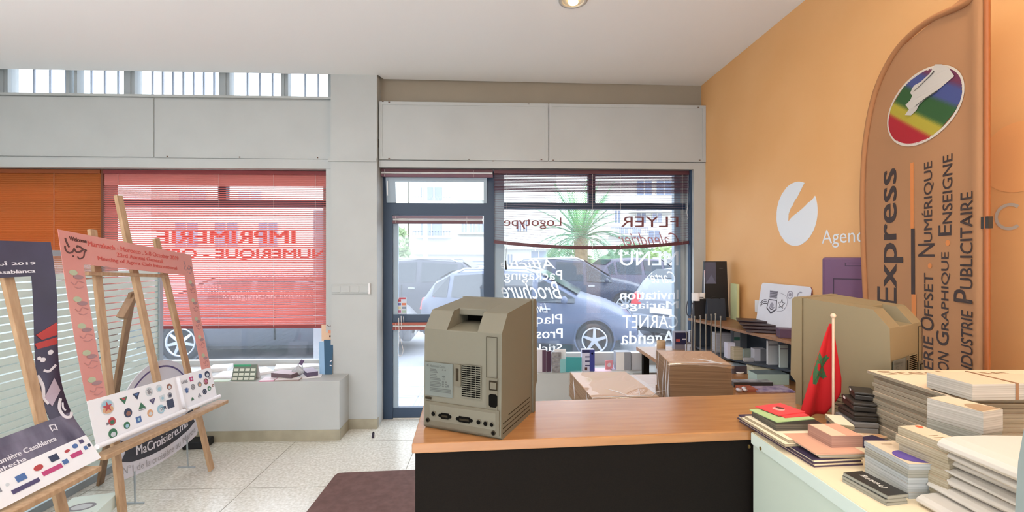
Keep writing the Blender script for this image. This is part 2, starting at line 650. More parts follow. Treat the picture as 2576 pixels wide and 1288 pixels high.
# ------------------------------------------------------------------ windows and door frames
# left shop window behind the blinds
YW = 4.42
w = bpy.data.objects.new('window_6', None); COL.objects.link(w); w['kind'] = 'structure'
b = MB()
zt = PY(500, 465, YW).z
b.box(XLEFT, XP0, YW - .03, YW + .03, zt, ZLH + .02, M_BLUE)
z1 = PY(600, 503, YW).z; z2 = PY(600, 521, YW).z
b.box(XLEFT, XP0, YW - .03, YW + .03, z2, z1, M_BLUE)
for (pa, pc, ztop, zbot) in ((553, 573, zt, z1), (252, 274, zt, ZLEDGE)):
    b.box(xs(pa, 480, YW), xs(pc, 480, YW), YW - .03, YW + .03, zbot, ztop, M_BLUE)
b.box(xs(757, 800, YW), xs(790, 800, YW), YW + .3, YW + .36, -.02, z2, mat('white_post', '#dde3ea', .5))
b.box(XLEFT, XP0, YW - .03, YW + .03, ZLEDGE - .001, ZLEDGE + .05, M_WHITE)
b.box(xs(816, 800, YW), XP0 + .01, YW - .03, YW + .03, ZLEDGE, ZLH, M_WHITE)
b.build('window_frame', w)
MB().box(XLEFT, XP0, YW - .003, YW + .003, ZLEDGE + .02, ZLH, M_GLASS).build('window_pane', w)

# door
YD = 4.33
d = bpy.data.objects.new('door_1', None); COL.objects.link(d); d['kind'] = 'structure'
X0 = XP1 + .002
b = MB()
dz = lambda py: PY(1100, py, YD - .03).z
dx = lambda px: PY(px, 700, YD - .03).x
b.box(X0, dx(988), YD - .03, YD + .05, 0, ZRH, M_BLUE)
b.box(dx(1217), dx(1244), YD - .04, YD + .05, 0, ZRH, M_BLUE)
b.box(dx(988), dx(1217), YD - .03, YD + .05, dz(541), dz(511), M_BLUE)
b.box(dx(988), dx(1217), YD - .03, YD + .05, dz(440), ZRH, M_BLUE)
b.build('door_frame', d)
b = MB()
b.box(dx(988), dx(1217), YD - .02, YD + .03, dz(816), dz(791), M_BLUE)
b.box(dx(988), dx(1217), YD - .02, YD + .03, 0.008, dz(1026), M_BLUE)
b.box(dx(988), dx(1000), YD - .01, YD + .03, dz(1026), dz(541), M_SASH)
b.build('door_leaf', d)
MB().box(dx(988), dx(1217), YD + .005, YD + .010, dz(1026), dz(816), M_GLASS).build('lower_pane', d)
MB().box(dx(988), dx(1217), YD + .005, YD + .010, dz(791), dz(541), M_GLASS).build('upper_pane', d)
struct('trim_9', MB().box(X0, dx(1244), YD - .02, YOUT, -.01, .006, mat('pale_threshold', '#d8d6d0', .4)))

# hopper sash tilted into the room over the door
s = bpy.data.objects.new('window_7', None); COL.objects.link(s); s['kind'] = 'structure'
x0, x1 = dx(974), dx(1225)
za, zb = dz(511), dz(440)
b = MB()
tilt = 0.05
def tiltbox(xa, xb, z0, z1, m, th=.02):
    y = lambda z: YD - .05 - tilt * (z - za) / (zb - za)
    vs = [(xa, y(z0), z0), (xb, y(z0), z0), (xb, y(z0) + th, z0), (xa, y(z0) + th, z0), (xa, y(z1), z1), (xb, y(z1), z1), (xb, y(z1) + th, z1), (xa, y(z1) + th, z1)]
    return vs
b.hexa(tiltbox(x0, dx(997), za, zb, 0), M_SASH)
b.hexa(tiltbox(dx(1217), x1, za, zb, 0), M_SASH)
b.hexa(tiltbox(dx(997), dx(1217), za + (zb - za) * .73, zb, 0), M_SASH)
b.build('window_frame', s)
MB().hexa(tiltbox(dx(997), dx(1217), za, za + (zb - za) * .73, 0, .004), M_GLASS).build('window_pane', s)
hb = MB()
hb.bar(PY(975, 455, YD - .10), PY(975, 492, YD - .10), .006, .006, M_PAPER)
hb.build('window_catch', s)

# right shop window
w = bpy.data.objects.new('window_8', None); COL.objects.link(w); w['kind'] = 'structure'
YG = 4.33
b = MB()
gx = lambda px: PY(px, 700, YG - .02).x
gz = lambda py: PY(1500, py, YG - .02).z
b.box(dx(1244), gx(1268), YG - .02, YG + .04, gz(890), ZRH, M_SASH)
b.box(gx(1268), gx(1696), YG - .03, YG + .04, gz(526), gz(511), M_BLUE)
b.box(gx(1696), XO1, YG - .03, YG + .04, gz(526), gz(511), M_BLUE)
b.box(gx(1480), gx(1497), YG - .03, YG + .04, gz(511), ZRH, M_BLUE)
b.box(gx(1268), XO1, YG - .03, YG + .04, gz(438), ZRH, M_BLUE)
b.box(gx(1696), gx(1712), YG - .02, YG + .04, gz(890), ZRH, M_SASH)
b.box(gx(1712), XO1, YG - .01, YG + .04, ZLEDGE, ZRH, M_WHITE)
b.box(gx(1268), XO1, YG - .02, YG + .04, ZLEDGE, gz(888), M_WHITE)
b.box(XO1 - .012, XO1, YPR + .04, YPR + .10, ZLEDGE, ZRH, M_BLUE)
b.build('window_frame', w)
MB().box(gx(1268), gx(1712), YG - .026, YG - .022, gz(888), ZRH - .001, M_GLASS).build('window_pane', w)

# lettering stuck on the glass, read from the street
def glass_text(obj_mb, Yg, items):
    for (txt, xr, xl, yt, yb, m, bold, skew) in items:
        pr = PY(xr, (yt + yb) / 2, Yg); pl = PY(xl, (yt + yb) / 2, Yg)
        zt_, zb_ = PY(xr, yt, Yg).z, PY(xr, yb, Yg).z
        fr = Frame((pr.x, Yg - .001, zb_), (-1, 0, 0), (0, 0, 1), N=(0, -1, 0))
        fr.text(obj_mb, txt, 0, 0, pr.x - pl.x, zt_ - zb_, m, bold=bold, skew=skew)

M_LB = mat('brown_vinyl', '#a9706c', .5, trans=.4)
M_LW = mat('white_vinyl', '#f6f8fa', .5, trans=.6)
M_LR = mat('red_vinyl', '#e0452e', .5, trans=.6)
lb = MB()
glass_text(lb, YG - .0265, [
    ('Logotype', 1412, 1268, 547, 576, M_LB, .012, 0),
    ('FLYER', 1706, 1562, 545, 571, M_LB, .004, 0)])
o = lb.build('window_lettering', w); partlabel(o, 'brown vinyl words on the glass')
lb = MB()
glass_text(lb, YG - .0265, [
    ('Maquette', 1402, 1272, 583, 602, M_LW, 0, .35), ('Dépliant', 1385, 1282, 612, 632, M_LW, 0, 0),
    ('Affiche', 1398, 1262, 652, 676, M_LW, 0, .3),
    ('Packaging', 1414, 1268, 680, 711, M_LW, 0, 0), ('Brochure', 1414, 1268, 708, 752, M_LW, .006, .35),
    ('Livret', 1378, 1330, 763, 786, M_LW, 0, .3),
    ('Plaquette', 1414, 1256, 790, 822, M_LW, .004, 0), ('Prospectus', 1415, 1250, 826, 859, M_LW, .014, 0), ('Stickers', 1414, 1300, 865, 884, M_LW, .008, 0),
    ('Calendrier', 1712, 1562, 585, 618, M_LB, 0, .35), ('MENU', 1706, 1560, 632, 668, M_LW, .006, .0),
    ('Carte', 1702, 1640, 682, 712, M_LW, 0, .3), ('Invitation', 1706, 1560, 729, 753, M_LW, .016, 0), ('Mariage', 1706, 1562, 757, 782, M_LW, .016, 0),
    ('CARNET', 1705, 1566, 792, 825, M_LW, 0, 0), ('Agenda', 1697, 1562, 832, 876, M_LW, .01, 0)])
o = lb.build('window_lettering', w); partlabel(o, 'white vinyl words on the glass')
w6 = bpy.data.objects['window_6']
lb = MB()
glass_text(lb, YW - .004, [
    ('IMPRIMERIE', 742, 395, 580, 614, M_LR, .03, 0), ('NUMERIQUE - OFFSET', 818, 330, 627, 655, M_LR, .03, 0)])
o = lb.build('window_lettering', w6); partlabel(o, 'red vinyl words on the glass')
lb = MB()
glass_text(lb, YW - .004, [
    ("TOUS TRAVAUX D'IMPRESSION", 815, 480, 678, 697, M_LW, .01, 0), ('CRÉATIONS GRAPHIQUES', 825, 560, 728, 753, M_LW, 0, 0), ('Enseignes', 665, 575, 736, 758, M_LW, .01, 0), ('AFFICHES', 560, 484, 718, 740, M_LW, .01, 0)])
o = lb.build('window_lettering', w6); partlabel(o, 'white vinyl words on the glass')

# ------------------------------------------------------------------ wall decoration on the orange wall
M_SILVER = mat('silver_white_vinyl', '#e9edf2', .35)
M_PALEOR = mat('pale_orange_vinyl', '#f3b272', .6)
M_GREYV = mat('grey_vinyl', '#c7bfae', .5)
c0 = PX(2002, 538, XR)
fr = Frame((XR, c0.y, c0.z), (0, -1, 0), (0, 0, 1), N=(-1, 0, 0))
b = MB()
R = 0.205
hh = R * 1.02
# disc with a torn brush wedge towards the upper right
pts = []
random.seed(3)
for i in range(0, 61):
    t = math.radians(65 + (387 - 65) * i / 60)
    r = R * (1 + (jit(.008) if 90 < 62 + 316 * i / 60 < 280 else 0))
    pts.append((r * .97 * math.cos(t), r * math.sin(t) * 1.0))
# back along the wedge edges to its tip
tip = (-0.075, -0.025)
e1 = pts[-1]; e0 = pts[0]
for k in range(1, 9):
    f = k / 9
    pts.append((e1[0] + (tip[0] - e1[0]) * f + jit(.006), e1[1] + (tip[1] - .02 - e1[1]) * f + jit(.008)))
pts.append((tip[0], tip[1] - .02)); pts.append((tip[0] + .004, tip[1] + .03))
for k in range(1, 9):
    f = k / 9
    pts.append((tip[0] + .01 + (e0[0] - tip[0] - .01) * f + jit(.006), tip[1] + .05 + (e0[1] - tip[1] - .05) * f + jit(.006)))
# fan from a point low in the disc keeps the outline exact
cpt = (-.02, -.12)
fr2 = Frame((XR - .002, c0.y, c0.z), (0, -1, 0), (0, 0, 1), N=(-1, 0, 0))
b.prism([(c0.y - a, c0.z + q) for a, q in pts], 'x', XR - .002, XR - .0002, M_SILVER)
fr2.stroke(b, [(.02, -.01), (.05, .012), (.09, .03)], .004, M_SILVER)
tag(b.build('wall_emblem'), 'silver disc emblem with a torn brush stroke on the orange wall', 'wall emblem')
b = MB()
pa, pb_ = PX(2068, 611, XR), PX(2171, 603, XR)
hgt = PX(2075, 576, XR).z - PX(2075, 611, XR).z
fr = Frame((XR - .001, pa.y, pa.z), (0, -1, 0), (0, 0, 1), N=(-1, 0, 0))
fr.text(b, 'Agence', 0, -.03, (pa.y - pb_.y) * 1.22, hgt * 1.28, M_SILVER)
tag(b.build('wall_lettering'), 'white Agence lettering on the orange wall beside the disc emblem', 'lettering')
p = PX(2540, 545, XR)
b = MB(); fr = Frame((XR - .001, p.y, p.z), (0, -1, 0), (0, 0, 1), N=(-1, 0, 0))
fr.arc(b, 0, 0, .045, math.radians(50), math.radians(310), .012, M_GREYV)
tag(b.build('wall_lettering'), 'grey letter C on the orange wall right of the tall banner', 'lettering')
p = PX(2560, 395, XR)
b = MB(); fr = Frame((XR - .001, p.y, p.z), (0, -1, 0), (0, 0, 1), N=(-1, 0, 0))
fr.disc(b, 0, 0, .13, M_PALEOR, n=40)
tag(b.build('wall_emblem'), 'faint pale orange disc on the orange wall right of the banner', 'wall emblem')
p = PX(1909, 771, XR)
b = MB().box(XR - .012, XR, p.y - .035, p.y + .035, p.z - .045, p.z + .045, M_PAPER)
tag(b.build('wall_socket', bevel=.004), 'small cream wall socket on the orange wall beside the badge placard', 'socket')

# ---- switches on the pillar
pa, pb_ = PY(835, 727, YP), PY(928, 727, YP)
t = thing('light_switch', 'white four gang light switch strip on the white pillar', 'light switch', ((pa.x + pb_.x) / 2, YP, pa.z))
wd_ = pb_.x - pa.x
MB().box(-wd_ / 2, wd_ / 2, -.012, 0, -.042, .042, M_WHITE).build('back_plate', t, bevel=.003)
for k in range(4):
    x = -wd_ / 2 + wd_ * (k + .5) / 4
    MB().box(x - wd_ / 8 + .004, x + wd_ / 8 - .004, -.017, -.010, -.028, .028, M_WHITE).build('rocker', t, bevel=.002)
MB().box(wd_ / 2 + .002, wd_ / 2 + .016, -.03, 0, -.045, .05, M_PAPER).build('end_cap', t, bevel=.003)

# ---- ceiling downlights at the spots listed at the top
M_BULB = mat('lit_bulb', '#ffe9b8', .5, emit='#ffd27a', estr=12)
M_CHROME = mat('brushed_ring', '#d8d4cc', .3, metal=.6)
names = ['warm recessed downlight in the white ceiling over the shop window']
for i, (lx, ly, lw, lc) in enumerate(DOWNLIGHTS):
    lab = ['lit warm recessed downlight in the white ceiling before the shop window', 'recessed downlight by the orange wall over the cabinet', 'recessed downlight by the orange wall nearer the back', 'added fill downlight over the counter aisle, out of view', 'recessed downlight over the wooden easels', 'added fill downlight behind the easels, out of view', 'added fill downlight at the far left of the room, out of view', 'added fill downlight at the back right of the room, out of view', 'added fill downlight at the back left of the room, out of view'][i]
    t = thing('ceiling_downlight', lab, 'ceiling light', (lx, ly, CEIL), 0, 'ceiling downlights')
    MB().lathe([(.075, -.001), (.09, -.004), (.088, -.008), (.07, -.010), (.064, -.004)], 28, M_CHROME).build('ring', t)
    MB().lathe([(.0, -.002), (.02, -.006), (.032, -.014), (.028, -.022), (.012, -.027), (0.001, -.028)], 18, M_BULB).build('bulb', t)

for (lx, ly, lw, lc) in FILL_UPLIGHTS:  # bodies of the added ceiling fill lights
    t = thing('added_uplighter', 'added white uplighter out of view at the left, brightening the ceiling' if lx < -2 else 'added white uplighter out of view behind the counter aisle, brightening the ceiling', 'floor lamp', (lx, ly, 0), 0)
    MB().lathe([(.001, 0), (.15, 0), (.15, .015), (.02, .03), (.001, .03)], 28, M_WHITE).build('base', t)
    MB().cyl((0, 0, .03), (0, 0, 1.70), .014, .014, 12, M_WHITE).build('pole', t)
    MB().lathe([(.02, 1.69), (.10, 1.72), (.18, 1.80), (.20, 1.86), (.19, 1.86), (.17, 1.81), (.09, 1.735), (.001, 1.73)], 28, M_WHITE).build('bowl_shade', t)
    MB().lathe([(.001, 1.795), (.12, 1.795), (.13, 1.80), (.12, 1.805), (.001, 1.805)], 20, M_BULB).build('bulb', t)

# ------------------------------------------------------------------ venetian blinds
M_SLAT_R = mat('red_slat', '#f4b2aa', .45, trans=.6)
M_SLAT_O = mat('orange_slat', '#d8894c', .45, trans=.5)
M_RAIL_R = mat('burgundy_rail', '#8c3a3c', .45)
M_SLAT_P = mat('plum_slat', '#8b6a78', .45, trans=.3)
M_RAIL_P = mat('plum_rail', '#5d3038', .45)
M_RAIL_B = mat('brick_rail', '#a5523c', .45)
M_CORD = mat('pale_cord', '#e6e0dc', .7)
def blind(name, label, x0, x1, ztop, zbot, Y, pitch, wid, tilt, sm, rm, sag=0.0, cords=(), dense=None, railh=.028, wob=0.0):
    t = thing(name, label, 'blind', ((x0 + x1) / 2, Y, ztop), 0)
    hw = (x1 - x0) / 2
    MB().box(-hw, hw, -.018, .018, -.036, 0, rm).build('headrail', t, bevel=.003)
    sb = MB()
    z = -.045
    H = ztop - zbot
    k = 0
    while z > -H + railh + .004:
        f = (-z) / H
        tl = tilt(f) if callable(tilt) else tilt
        sg = sag * f ** 2
        prev = None
        N = 10 if (sag or wob) else 1
        vs = []
        for i in range(N + 1):
            u = -1 + 2 * i / N
            dz_ = -sg * (1 - u * u) + (wob * math.sin(k * 1.7 + u * 2.5 + math.sin(k)) * (f ** 4))
            ang = tl
            c, s_ = math.cos(ang) * wid / 2, math.sin(ang) * wid / 2
            vs += [(u * hw, -c, z - s_ + dz_), (u * hw, 0, z + .0016 + dz_), (u * hw, c, z + s_ + dz_)]
        fs = []
        for i in range(N):
            a = i * 3
            fs += [(a, a + 3, a + 4, a + 1), (a + 1, a + 4, a + 5, a + 2)]
        sb.add(vs, fs, sm)
        p = pitch(f) if callable(pitch) else pitch
        z -= p; k += 1
    sb.build('slats', t, solid=.0006, recalc=False)
    rb = MB()
    N = 12
    path = [(-hw + 2 * hw * i / N, 0, -H + railh / 2 - sag * (1 - (-1 + 2 * i / N) ** 2)) for i in range(N + 1)]
    for i in range(N):
        rb.bar(path[i], path[i + 1], .022, railh, rm)
    rb.build('bottom_rail', t)
    for cx in cords:
        u = cx / hw
        cb = MB().cyl((cx, -wid / 2 - .002, -.03), (cx, -wid / 2 - .002, -H + .01 - sag * (1 - u * u)), .0012, .0012, 6, M_CORD)
        cb.build('ladder_cord', t)
    return t
YB = 4.27
bx = lambda px: PY(px, 640, YB).x
zt = ZLH - .004
zb = PY(600, 826, YB).z
xa, xb = bx(263), bx(822)
hwB = (xb - xa) / 2; cB = (xa + xb) / 2
blind('venetian_blind', 'red venetian blind half lowered over the left shop window', xa, xb, zt, zb, YB, .0172, .0235, lambda f: math.radians(66 if f < .1 else 30), M_SLAT_R, M_RAIL_R, cords=(bx(553) - cB, bx(690) - cB, bx(795) - cB, bx(300) - cB), wob=.004)
xa2, xb2 = XLEFT + .05, bx(255)
blind('venetian_blind', 'orange venetian blind with closed slats behind the black poster easel', xa2, xb2, zt, 1.30, YB, .0172, .0235, lambda f: math.radians(60 if f < .5 else 60 - 50 * (f - .5)), M_SLAT_O, mat('rust_rail', '#9a5028', .45), cords=(.45, -.4))
struct('trim_30', MB().box(bx(255) + .002, bx(263) - .002, YB - .01, YW, ZLEDGE, ZLH, mat('brown_post', '#6b3a24', .5)))
YB2 = 4.205
xa, xb = PY(1242, 500, YB2).x, PY(1744, 500, YB2).x
zt2 = ZRH - .002; zb2 = PY(1260, 612, YB2).z
cB = (xa + xb) / 2
blind('venetian_blind', 'plum venetian blind with open slats and sagging bottom rail over the right shop window', xa, xb, zt2, zb2, YB2, lambda f: .0135 if f < .3 else .0215, .0225, lambda f: math.radians(30 if f < .3 else 4), M_SLAT_P, M_RAIL_P, sag=.055, cords=(PY(1275, 500, YB2).x - cB, PY(1490, 500, YB2).x - cB, PY(1560, 500, YB2).x - cB, PY(1715, 500, YB2).x - cB), railh=.03)
# the three gathered blinds of the door
def gathered(label, xa, xb, ztop, zbot, Y, rm, rm2, pull=True):
    t = thing('venetian_blind', label, 'blind', ((xa + xb) / 2, Y, ztop))
    hw = (xb - xa) / 2; H = ztop - zbot
    MB().box(-hw, hw, -.014, .014, -H * .34, 0, rm).build('headrail', t, bevel=.002)
    sb = MB()
    for k in range(4):
        z = -H * (.40 + .055 * k)
        sb.box(-hw + .004, hw - .004, -.012, .012, z - .0012, z + .0012, M_PAPER)
    sb.build('slats', t)
    MB().box(-hw, hw, -.013, .013, -H, -H * .62, rm2).build('bottom_rail', t, bevel=.002)
    for cx in (-hw * .93, hw * .65):
        MB().cyl((cx, -.015, -H * .1), (cx, -.015, -H * .98), .0013, .0013, 6, M_CORD).build('ladder_cord', t)
    return t
YDB = YD - .055
ddx = lambda px: PY(px, 700, YDB).x
ddz = lambda py: PY(1100, py, YDB).z
gathered('gathered plum blind at the top of the glass door', ddx(988), ddx(1214), ddz(543), ddz(563), YDB, mat('mauve_rail', '#7d6672', .45), M_RAIL_P)
gathered('gathered brick red blind above the lower pane of the door', ddx(988), ddx(1214), ddz(811), ddz(829), YDB, M_RAIL_B, mat('brick_rail_dark', '#8d3f33', .45))
yy = YP + .13
gathered('gathered plum blind along the top of the door frame', XP1 + .004, PY(1240, 430, yy).x, ZRH - .002, PY(1100, 446, yy).z, yy, M_RAIL_P, mat('plum_rail_light', '#6d4654', .45))

# cords hanging by the door, and the pull beside the mullion
b = MB()
for (px, a, c) in ((1003, 800, 835), (1009, 795, 828), (1015, 796, 812)):
    q0, q1 = PY(px, a, YDB - .02), PY(px + 1, c, YDB - .02)
    b.cyl(q0, q1, .003, .003, 6, M_CORD)
q = [PY(x, y, YDB - .02) for x, y in ((1003, 832), (1004, 855), (1001, 880), (1003, 894), (1010, 894), (1014, 880), (1008, 856), (1005, 845))]
b.tube(smoothpts([tuple(v) for v in q], 5), .0022, 6, M_CORD)
tag(b.build('pull_cord'), 'looped pale pull cord hanging before the lower door pane', 'cord')
b = MB()
q = PY(1274, 622, YB2 - .02); q2 = PY(1272, 655, YB2 - .02); q3 = PY(1273, 678, YB2 - .02)
b.cyl(q, q2, .0014, .0014, 6, M_DARK).cyl(q2, q3, .006, .009, 10, M_DARK)
tag(b.build('cord_tassel'), 'dark tassel on a cord below the plum blind', 'tassel')
b = MB()
qa = [PY(x, y, YB2 - .025) for x, y in ((1731, 440), (1730, 520), (1727, 534), (1731, 548), (1728, 552))]
b.tube([tuple(v) for v in qa], .0022, 6, M_CORD)
tag(b.build('pull_cord'), 'pale knotted pull cord at the right end of the plum blind', 'cord')
# card logos stuck on the door glass
q0, q1 = PY(997, 790, YD), PY(1023, 748, YD)
t = thing('door_sticker', 'sheet of card logos stuck on the door glass', 'sticker', (q0.x, YD + .004, q0.z))
W_, H_ = q1.x - q0.x, q1.z - q0.z
b = MB().box(0, W_, -.001, .0005, 0, H_, mat('sticker_white', '#d6dbe4', .5))
fr = Frame((0, -.001, 0), (1, 0, 0), (0, 0, 1), N=(0, -1, 0))
cols = ['#b8404a', '#cfd8e8', '#6a70b0', '#d98060', '#d8d4a8', '#8a9ab0', '#b06080', '#a8c0b0']
for k in range(8):
    i, j = k % 2, k // 2
    fr.rect(b, W_ * (.05 + .5 * i), H_ * (.74 - .22 * j), W_ * (.45 + .5 * i), H_ * (.88 - .22 * j), mat('card_%d' % k, cols[k], .5))
fr.rect(b, W_ * .25, H_ * .89, W_ * .9, H_ * .99, mat('sticker_red', '#c03848', .5))
b.build('print_sheet', t)
# ------------------------------------------------------------------ counter, cabinet, table behind
M_WOODTOP = wood_mat('counter_wood', '#a97648', '#9a683c', 5.0, (1, 10, 10), .24)
M_WOODTOP.node_tree.nodes['Principled BSDF'].inputs['Specular IOR Level'].default_value = 1.0
M_WOODEDGE = wood_mat('counter_edge', '#a06a3a', '#8f5b30', 5.0, (1, 10, 10), .4)
M_BLACKPANEL = mat('black_laminate', '#0d0907', .7, var=.3, scale=400, col2='#15100b', spec=.12)
M_MINT = mat('mint_laminate', '#c3cfc0', .5)
M_MINTE = mat('mint_edge', '#cfdcd2', .45)
M_CREAMTOP = mat('cream_laminate', '#e8d6b4', .45)
M_BRASS = mat('brass_cap', '#8a7440', .4, metal=.5)
ZC = 1.04
ctr, yaw, sx, sy = rectfrom((1035.7, 1116.5), (1878, 1084), (1355, 1008), ZC)
a = PZ(1035.7, 1116.5, ZC)
sx_full = sx + .62               # runs on behind the cabinet
u = Vector((math.cos(yaw), math.sin(yaw), 0)); v = Vector((-u.y, u.x, 0))
base = a + u * sx_full / 2 + v * sy / 2
t = thing('shop_counter', 'wood topped counter with a dark front panel holding the beige computers', 'counter', (base.x, base.y, 0), yaw)
hx, hy = sx_full / 2, sy / 2
MB().box(-hx, hx, -hy, hy, ZC - .026, ZC, M_WOODTOP).build('countertop', t, bevel=.003)
MB().box(-hx + .008, hx, -hy + .008, -hy + .026, 0, ZC - .026, M_BLACKPANEL).build('front_panel', t)
MB().box(-hx + .008, -hx + .026, -hy + .026, hy - .01, 0, ZC - .026, M_BLACKPANEL).build('side_panel', t)
MB().box(hx - .026, hx - .008, -hy + .026, hy - .01, 0, ZC - .026, M_BLACKPANEL).build('side_panel', t)

XC0 = .70
YC1 = 1.222
YC0 = .30
t = thing('storage_cabinet', 'mint green cabinet crowded with paper stacks beside the counter', 'cabinet', ((XC0 + 1.5) / 2, (YC0 + YC1) / 2, 0))
hx, hy = (1.5 - XC0) / 2, (YC1 - YC0) / 2
MB().box(-hx + .004, hx, -hy, hy - .004, 0, ZC - .032, M_MINT).build('body', t)
tb = MB().box(-hx, hx, -hy, hy, ZC - .031, ZC - .002, M_MINTE).box(-hx + .002, hx - .002, -hy + .002, hy - .002, ZC - .002, ZC, M_CREAMTOP)
tb.build('top_board', t)
for (px, py) in ((1886, 1123), (1917, 1128)):
    q = PX(px, py, XC0 + .004)
    MB().cyl((-hx + .0035, q.y - (YC0 + YC1) / 2, q.z), (-hx - .0005, q.y - (YC0 + YC1) / 2, q.z), .005, .005, 12, M_BRASS).build('screw_cap', t)

ZT = .72
t = thing('work_table', 'wooden work table behind the counter below the shop window', 'table', (1.14, 3.12, 0))
MB().prism([(-.52, -.87), (.785, -.87), (.785, .87), (.11, .87), (.11, -.07), (-.52, -.07)], 'z', ZT - .03, ZT, M_WOODTOP).build('tabletop', t, bevel=.002)
for (x, y) in ((-.46, -.81), (.72, -.81), (-.46, -.13), (.72, .8), (.17, .8)):
    MB().box(x - .025, x + .025, y - .025, y + .025, 0, ZT - .03, M_BLACKPANEL).build('leg', t)

# ------------------------------------------------------------------ the two beige computers
M_BEIGE_A = mat('beige_plastic', '#666253', .55, bump=.04, scale=700)
M_BEIGE_B = mat('yellowed_plastic', '#85775a', .55, bump=.04, scale=700)
M_BEIGE2 = mat('beige_plastic_dark', '#5c5646', .55)
M_GAP = mat('panel_gap', '#2e281e', .9, spec=.1)
M_STICK = mat('grey_sticker', '#666b66', .6, spec=.2)
M_STXT = mat('sticker_text', '#474c47', .6)
M_SLOT = mat('slot_black', '#0c0b09', .9, spec=.05)
def computer(label, loc, rot, M_BEIGE):
    t = thing('desktop_computer', label, 'computer', loc, rot, None)
    w = .118
    H = .345
    side = [(0, .008), (.010, .0), (.232, 0.0), (.232, H), (.045, .326), (.006, .277)]
    b = MB()
    b.prism(side, 'x', -w, -.047, M_BEIGE).prism(side, 'x', .047, w, M_BEIGE)
    mid = [(0, .008), (.010, .0), (.232, 0.0), (.232, .26), (.125, .26), (.125, .289), (.006, .277)]
    b.prism(mid, 'x', -.047, .047, M_BEIGE)
    b.prism([(.078, .310), (.232, .318), (.232, H), (.078, .3297)], 'x', -.047, .047, M_BEIGE)
    o = b.build('case', t, bevel=.003)
    MB().box(-.047, .047, .128, .225, .262, .312, M_SLOT).build('handle_recess', t)
    # front bezel with its set-back foot
    bez = [(.2335, .0), (.252, .0), (.252, .072), (.268, .090), (.264, .338), (.256, H + .002), (.2335, H + .002)]
    MB().prism(bez, 'x', -.123, .123, M_BEIGE).build('front_bezel', t, bevel=.003)
    MB().box(-.1185, .1185, .2318, .2336, .001, H - .002, M_GAP).build('bezel_seam', t)
    back = Frame((0, -.0003, 0), (1, 0, 0), (0, 0, 1), N=(0, -1, 0))
    # lower connector strip
    cb = MB().box(-.112, .114, -.003, .004, .012, .078, M_BEIGE2)
    cb.box(-.097, .104, -.0036, -.002, .026, .070, M_BEIGE)
    cb.build('connector_plate', t, bevel=.0015)
    def port(x, z, wd_, h, kind):
        pb = MB()
        if kind == 'round':
            pb.cyl((x, -.0035, z), (x, -.0062, z), h, h, 16, M_BEIGE2)
            pb.cyl((x, -.0058, z), (x, -.0066, z), h * .78, h * .78, 16, M_SLOT)
        else:
            pts = [(x - wd_ / 2 - .008, z), (x - wd_ / 2 - .005, z + h * .5), (x - wd_ / 2, z + h * .55), (x - wd_ / 2 + .002, z + h), (x + wd_ / 2 - .002, z + h), (x + wd_ / 2, z + h * .55), (x + wd_ / 2 + .005, z + h * .5), (x + wd_ / 2 + .008, z), (x + wd_ / 2 + .005, z - h * .5), (x + wd_ / 2, z - h * .55), (x + wd_ / 2 - .002, z - h), (x - wd_ / 2 + .002, z - h), (x - wd_ / 2, z - h * .55), (x - wd_ / 2 - .005, z - h * .5)]
            pb.prism(pts, 'y', -.0062, -.0030, M_SLOT)
            pb.box(x - wd_ / 2 + .004, x + wd_ / 2 - .004, -.0068, -.006, z - .0025, z + .0025, M_GAP)
        pb.build('port', t)
    port(-.083, .046, 0, .0075, 'round')
    port(-.047, .044, .026, .0075, 'd'); port(.013, .0425, .036, .0075, 'd')
    port(.056, .042, 0, .0075, 'round'); port(.076, .041, 0, .0075, 'round'); port(.094, .0405, 0, .0065, 'round')
    for (x, z) in ((-.102, .026), (.098, .019)):
        MB().cyl((x, -.003, z), (x, -.0055, z), .0062, .0062, 14, M_GAP).cyl((x, -.0054, z), (x, -.006, z), .004, .004, 10, M_SLOT).build('screw', t)
    # maker's label sheet
    lb = MB().box(-.113, -.025, -.0009, .0005, .094, .186, M_STICK)
    fr = Frame((0, -.0009, 0), (1, 0, 0), (0, 0, 1), N=(0, -1, 0))
    fr.disc(lb, -.104, .177, .0032, M_STXT, lay=.4); fr.disc(lb, -.1025, .1815, .0012, M_STXT, lay=.4)
    fr.text(lb, 'Macintosh Classic', -.097, .173, .05, .007, M_STXT, lay=.4, bold=.01)
    for (x0, x1, z) in ((-.097, -.078, .166), (-.097, -.074, .162), (-.097, -.072, .158), (-.097, -.076, .152), (-.097, -.074, .148), (-.097, -.064, .142), (-.097, -.062, .138), (-.097, -.066, .132), (-.097, -.06, .128), (-.097, -.06, .124), (-.097, -.063, .120), (-.097, -.03, .114), (-.097, -.03, .110), (-.097, -.03, .106)):
        fr.rect(lb, x0, z, x1, z + .0024, M_STXT, lay=.4)
    for (x, z) in ((-.056, .166), (-.048, .166)):
        fr.poly(lb, [(x - .003, z), (x + .003, z), (x, z + .005)], M_STXT, lay=.4)
    fr.disc(lb, -.053, .150, .005, M_STXT, .003, lay=.4); fr.text(lb, 'CE', -.057, .141, .008, .004, M_STXT, lay=.4)
    for i in range(2):
        for j in range(3):
            fr.rect(lb, -.058 + .009 * i, .121 + .006 * j, -.052 + .009 * i, .125 + .006 * j, M_STXT, lay=.4)
    fr.rect(lb, -.042, .122, -.036, .128, M_STXT, lay=.4)
    o = lb.build('rating_label', t); partlabel(o, 'grey printed rating label')
    MB().box(-.020, .0, -.0008, .0005, .128, .187, M_BEIGE2).box(-.015, -.007, -.0016, 0, .142, .176, M_GAP).build('lock_slot', t)
    # ventilation grille
    g = MB().box(.003, .060, -.0012, .0005, .100, .188, M_BEIGE)
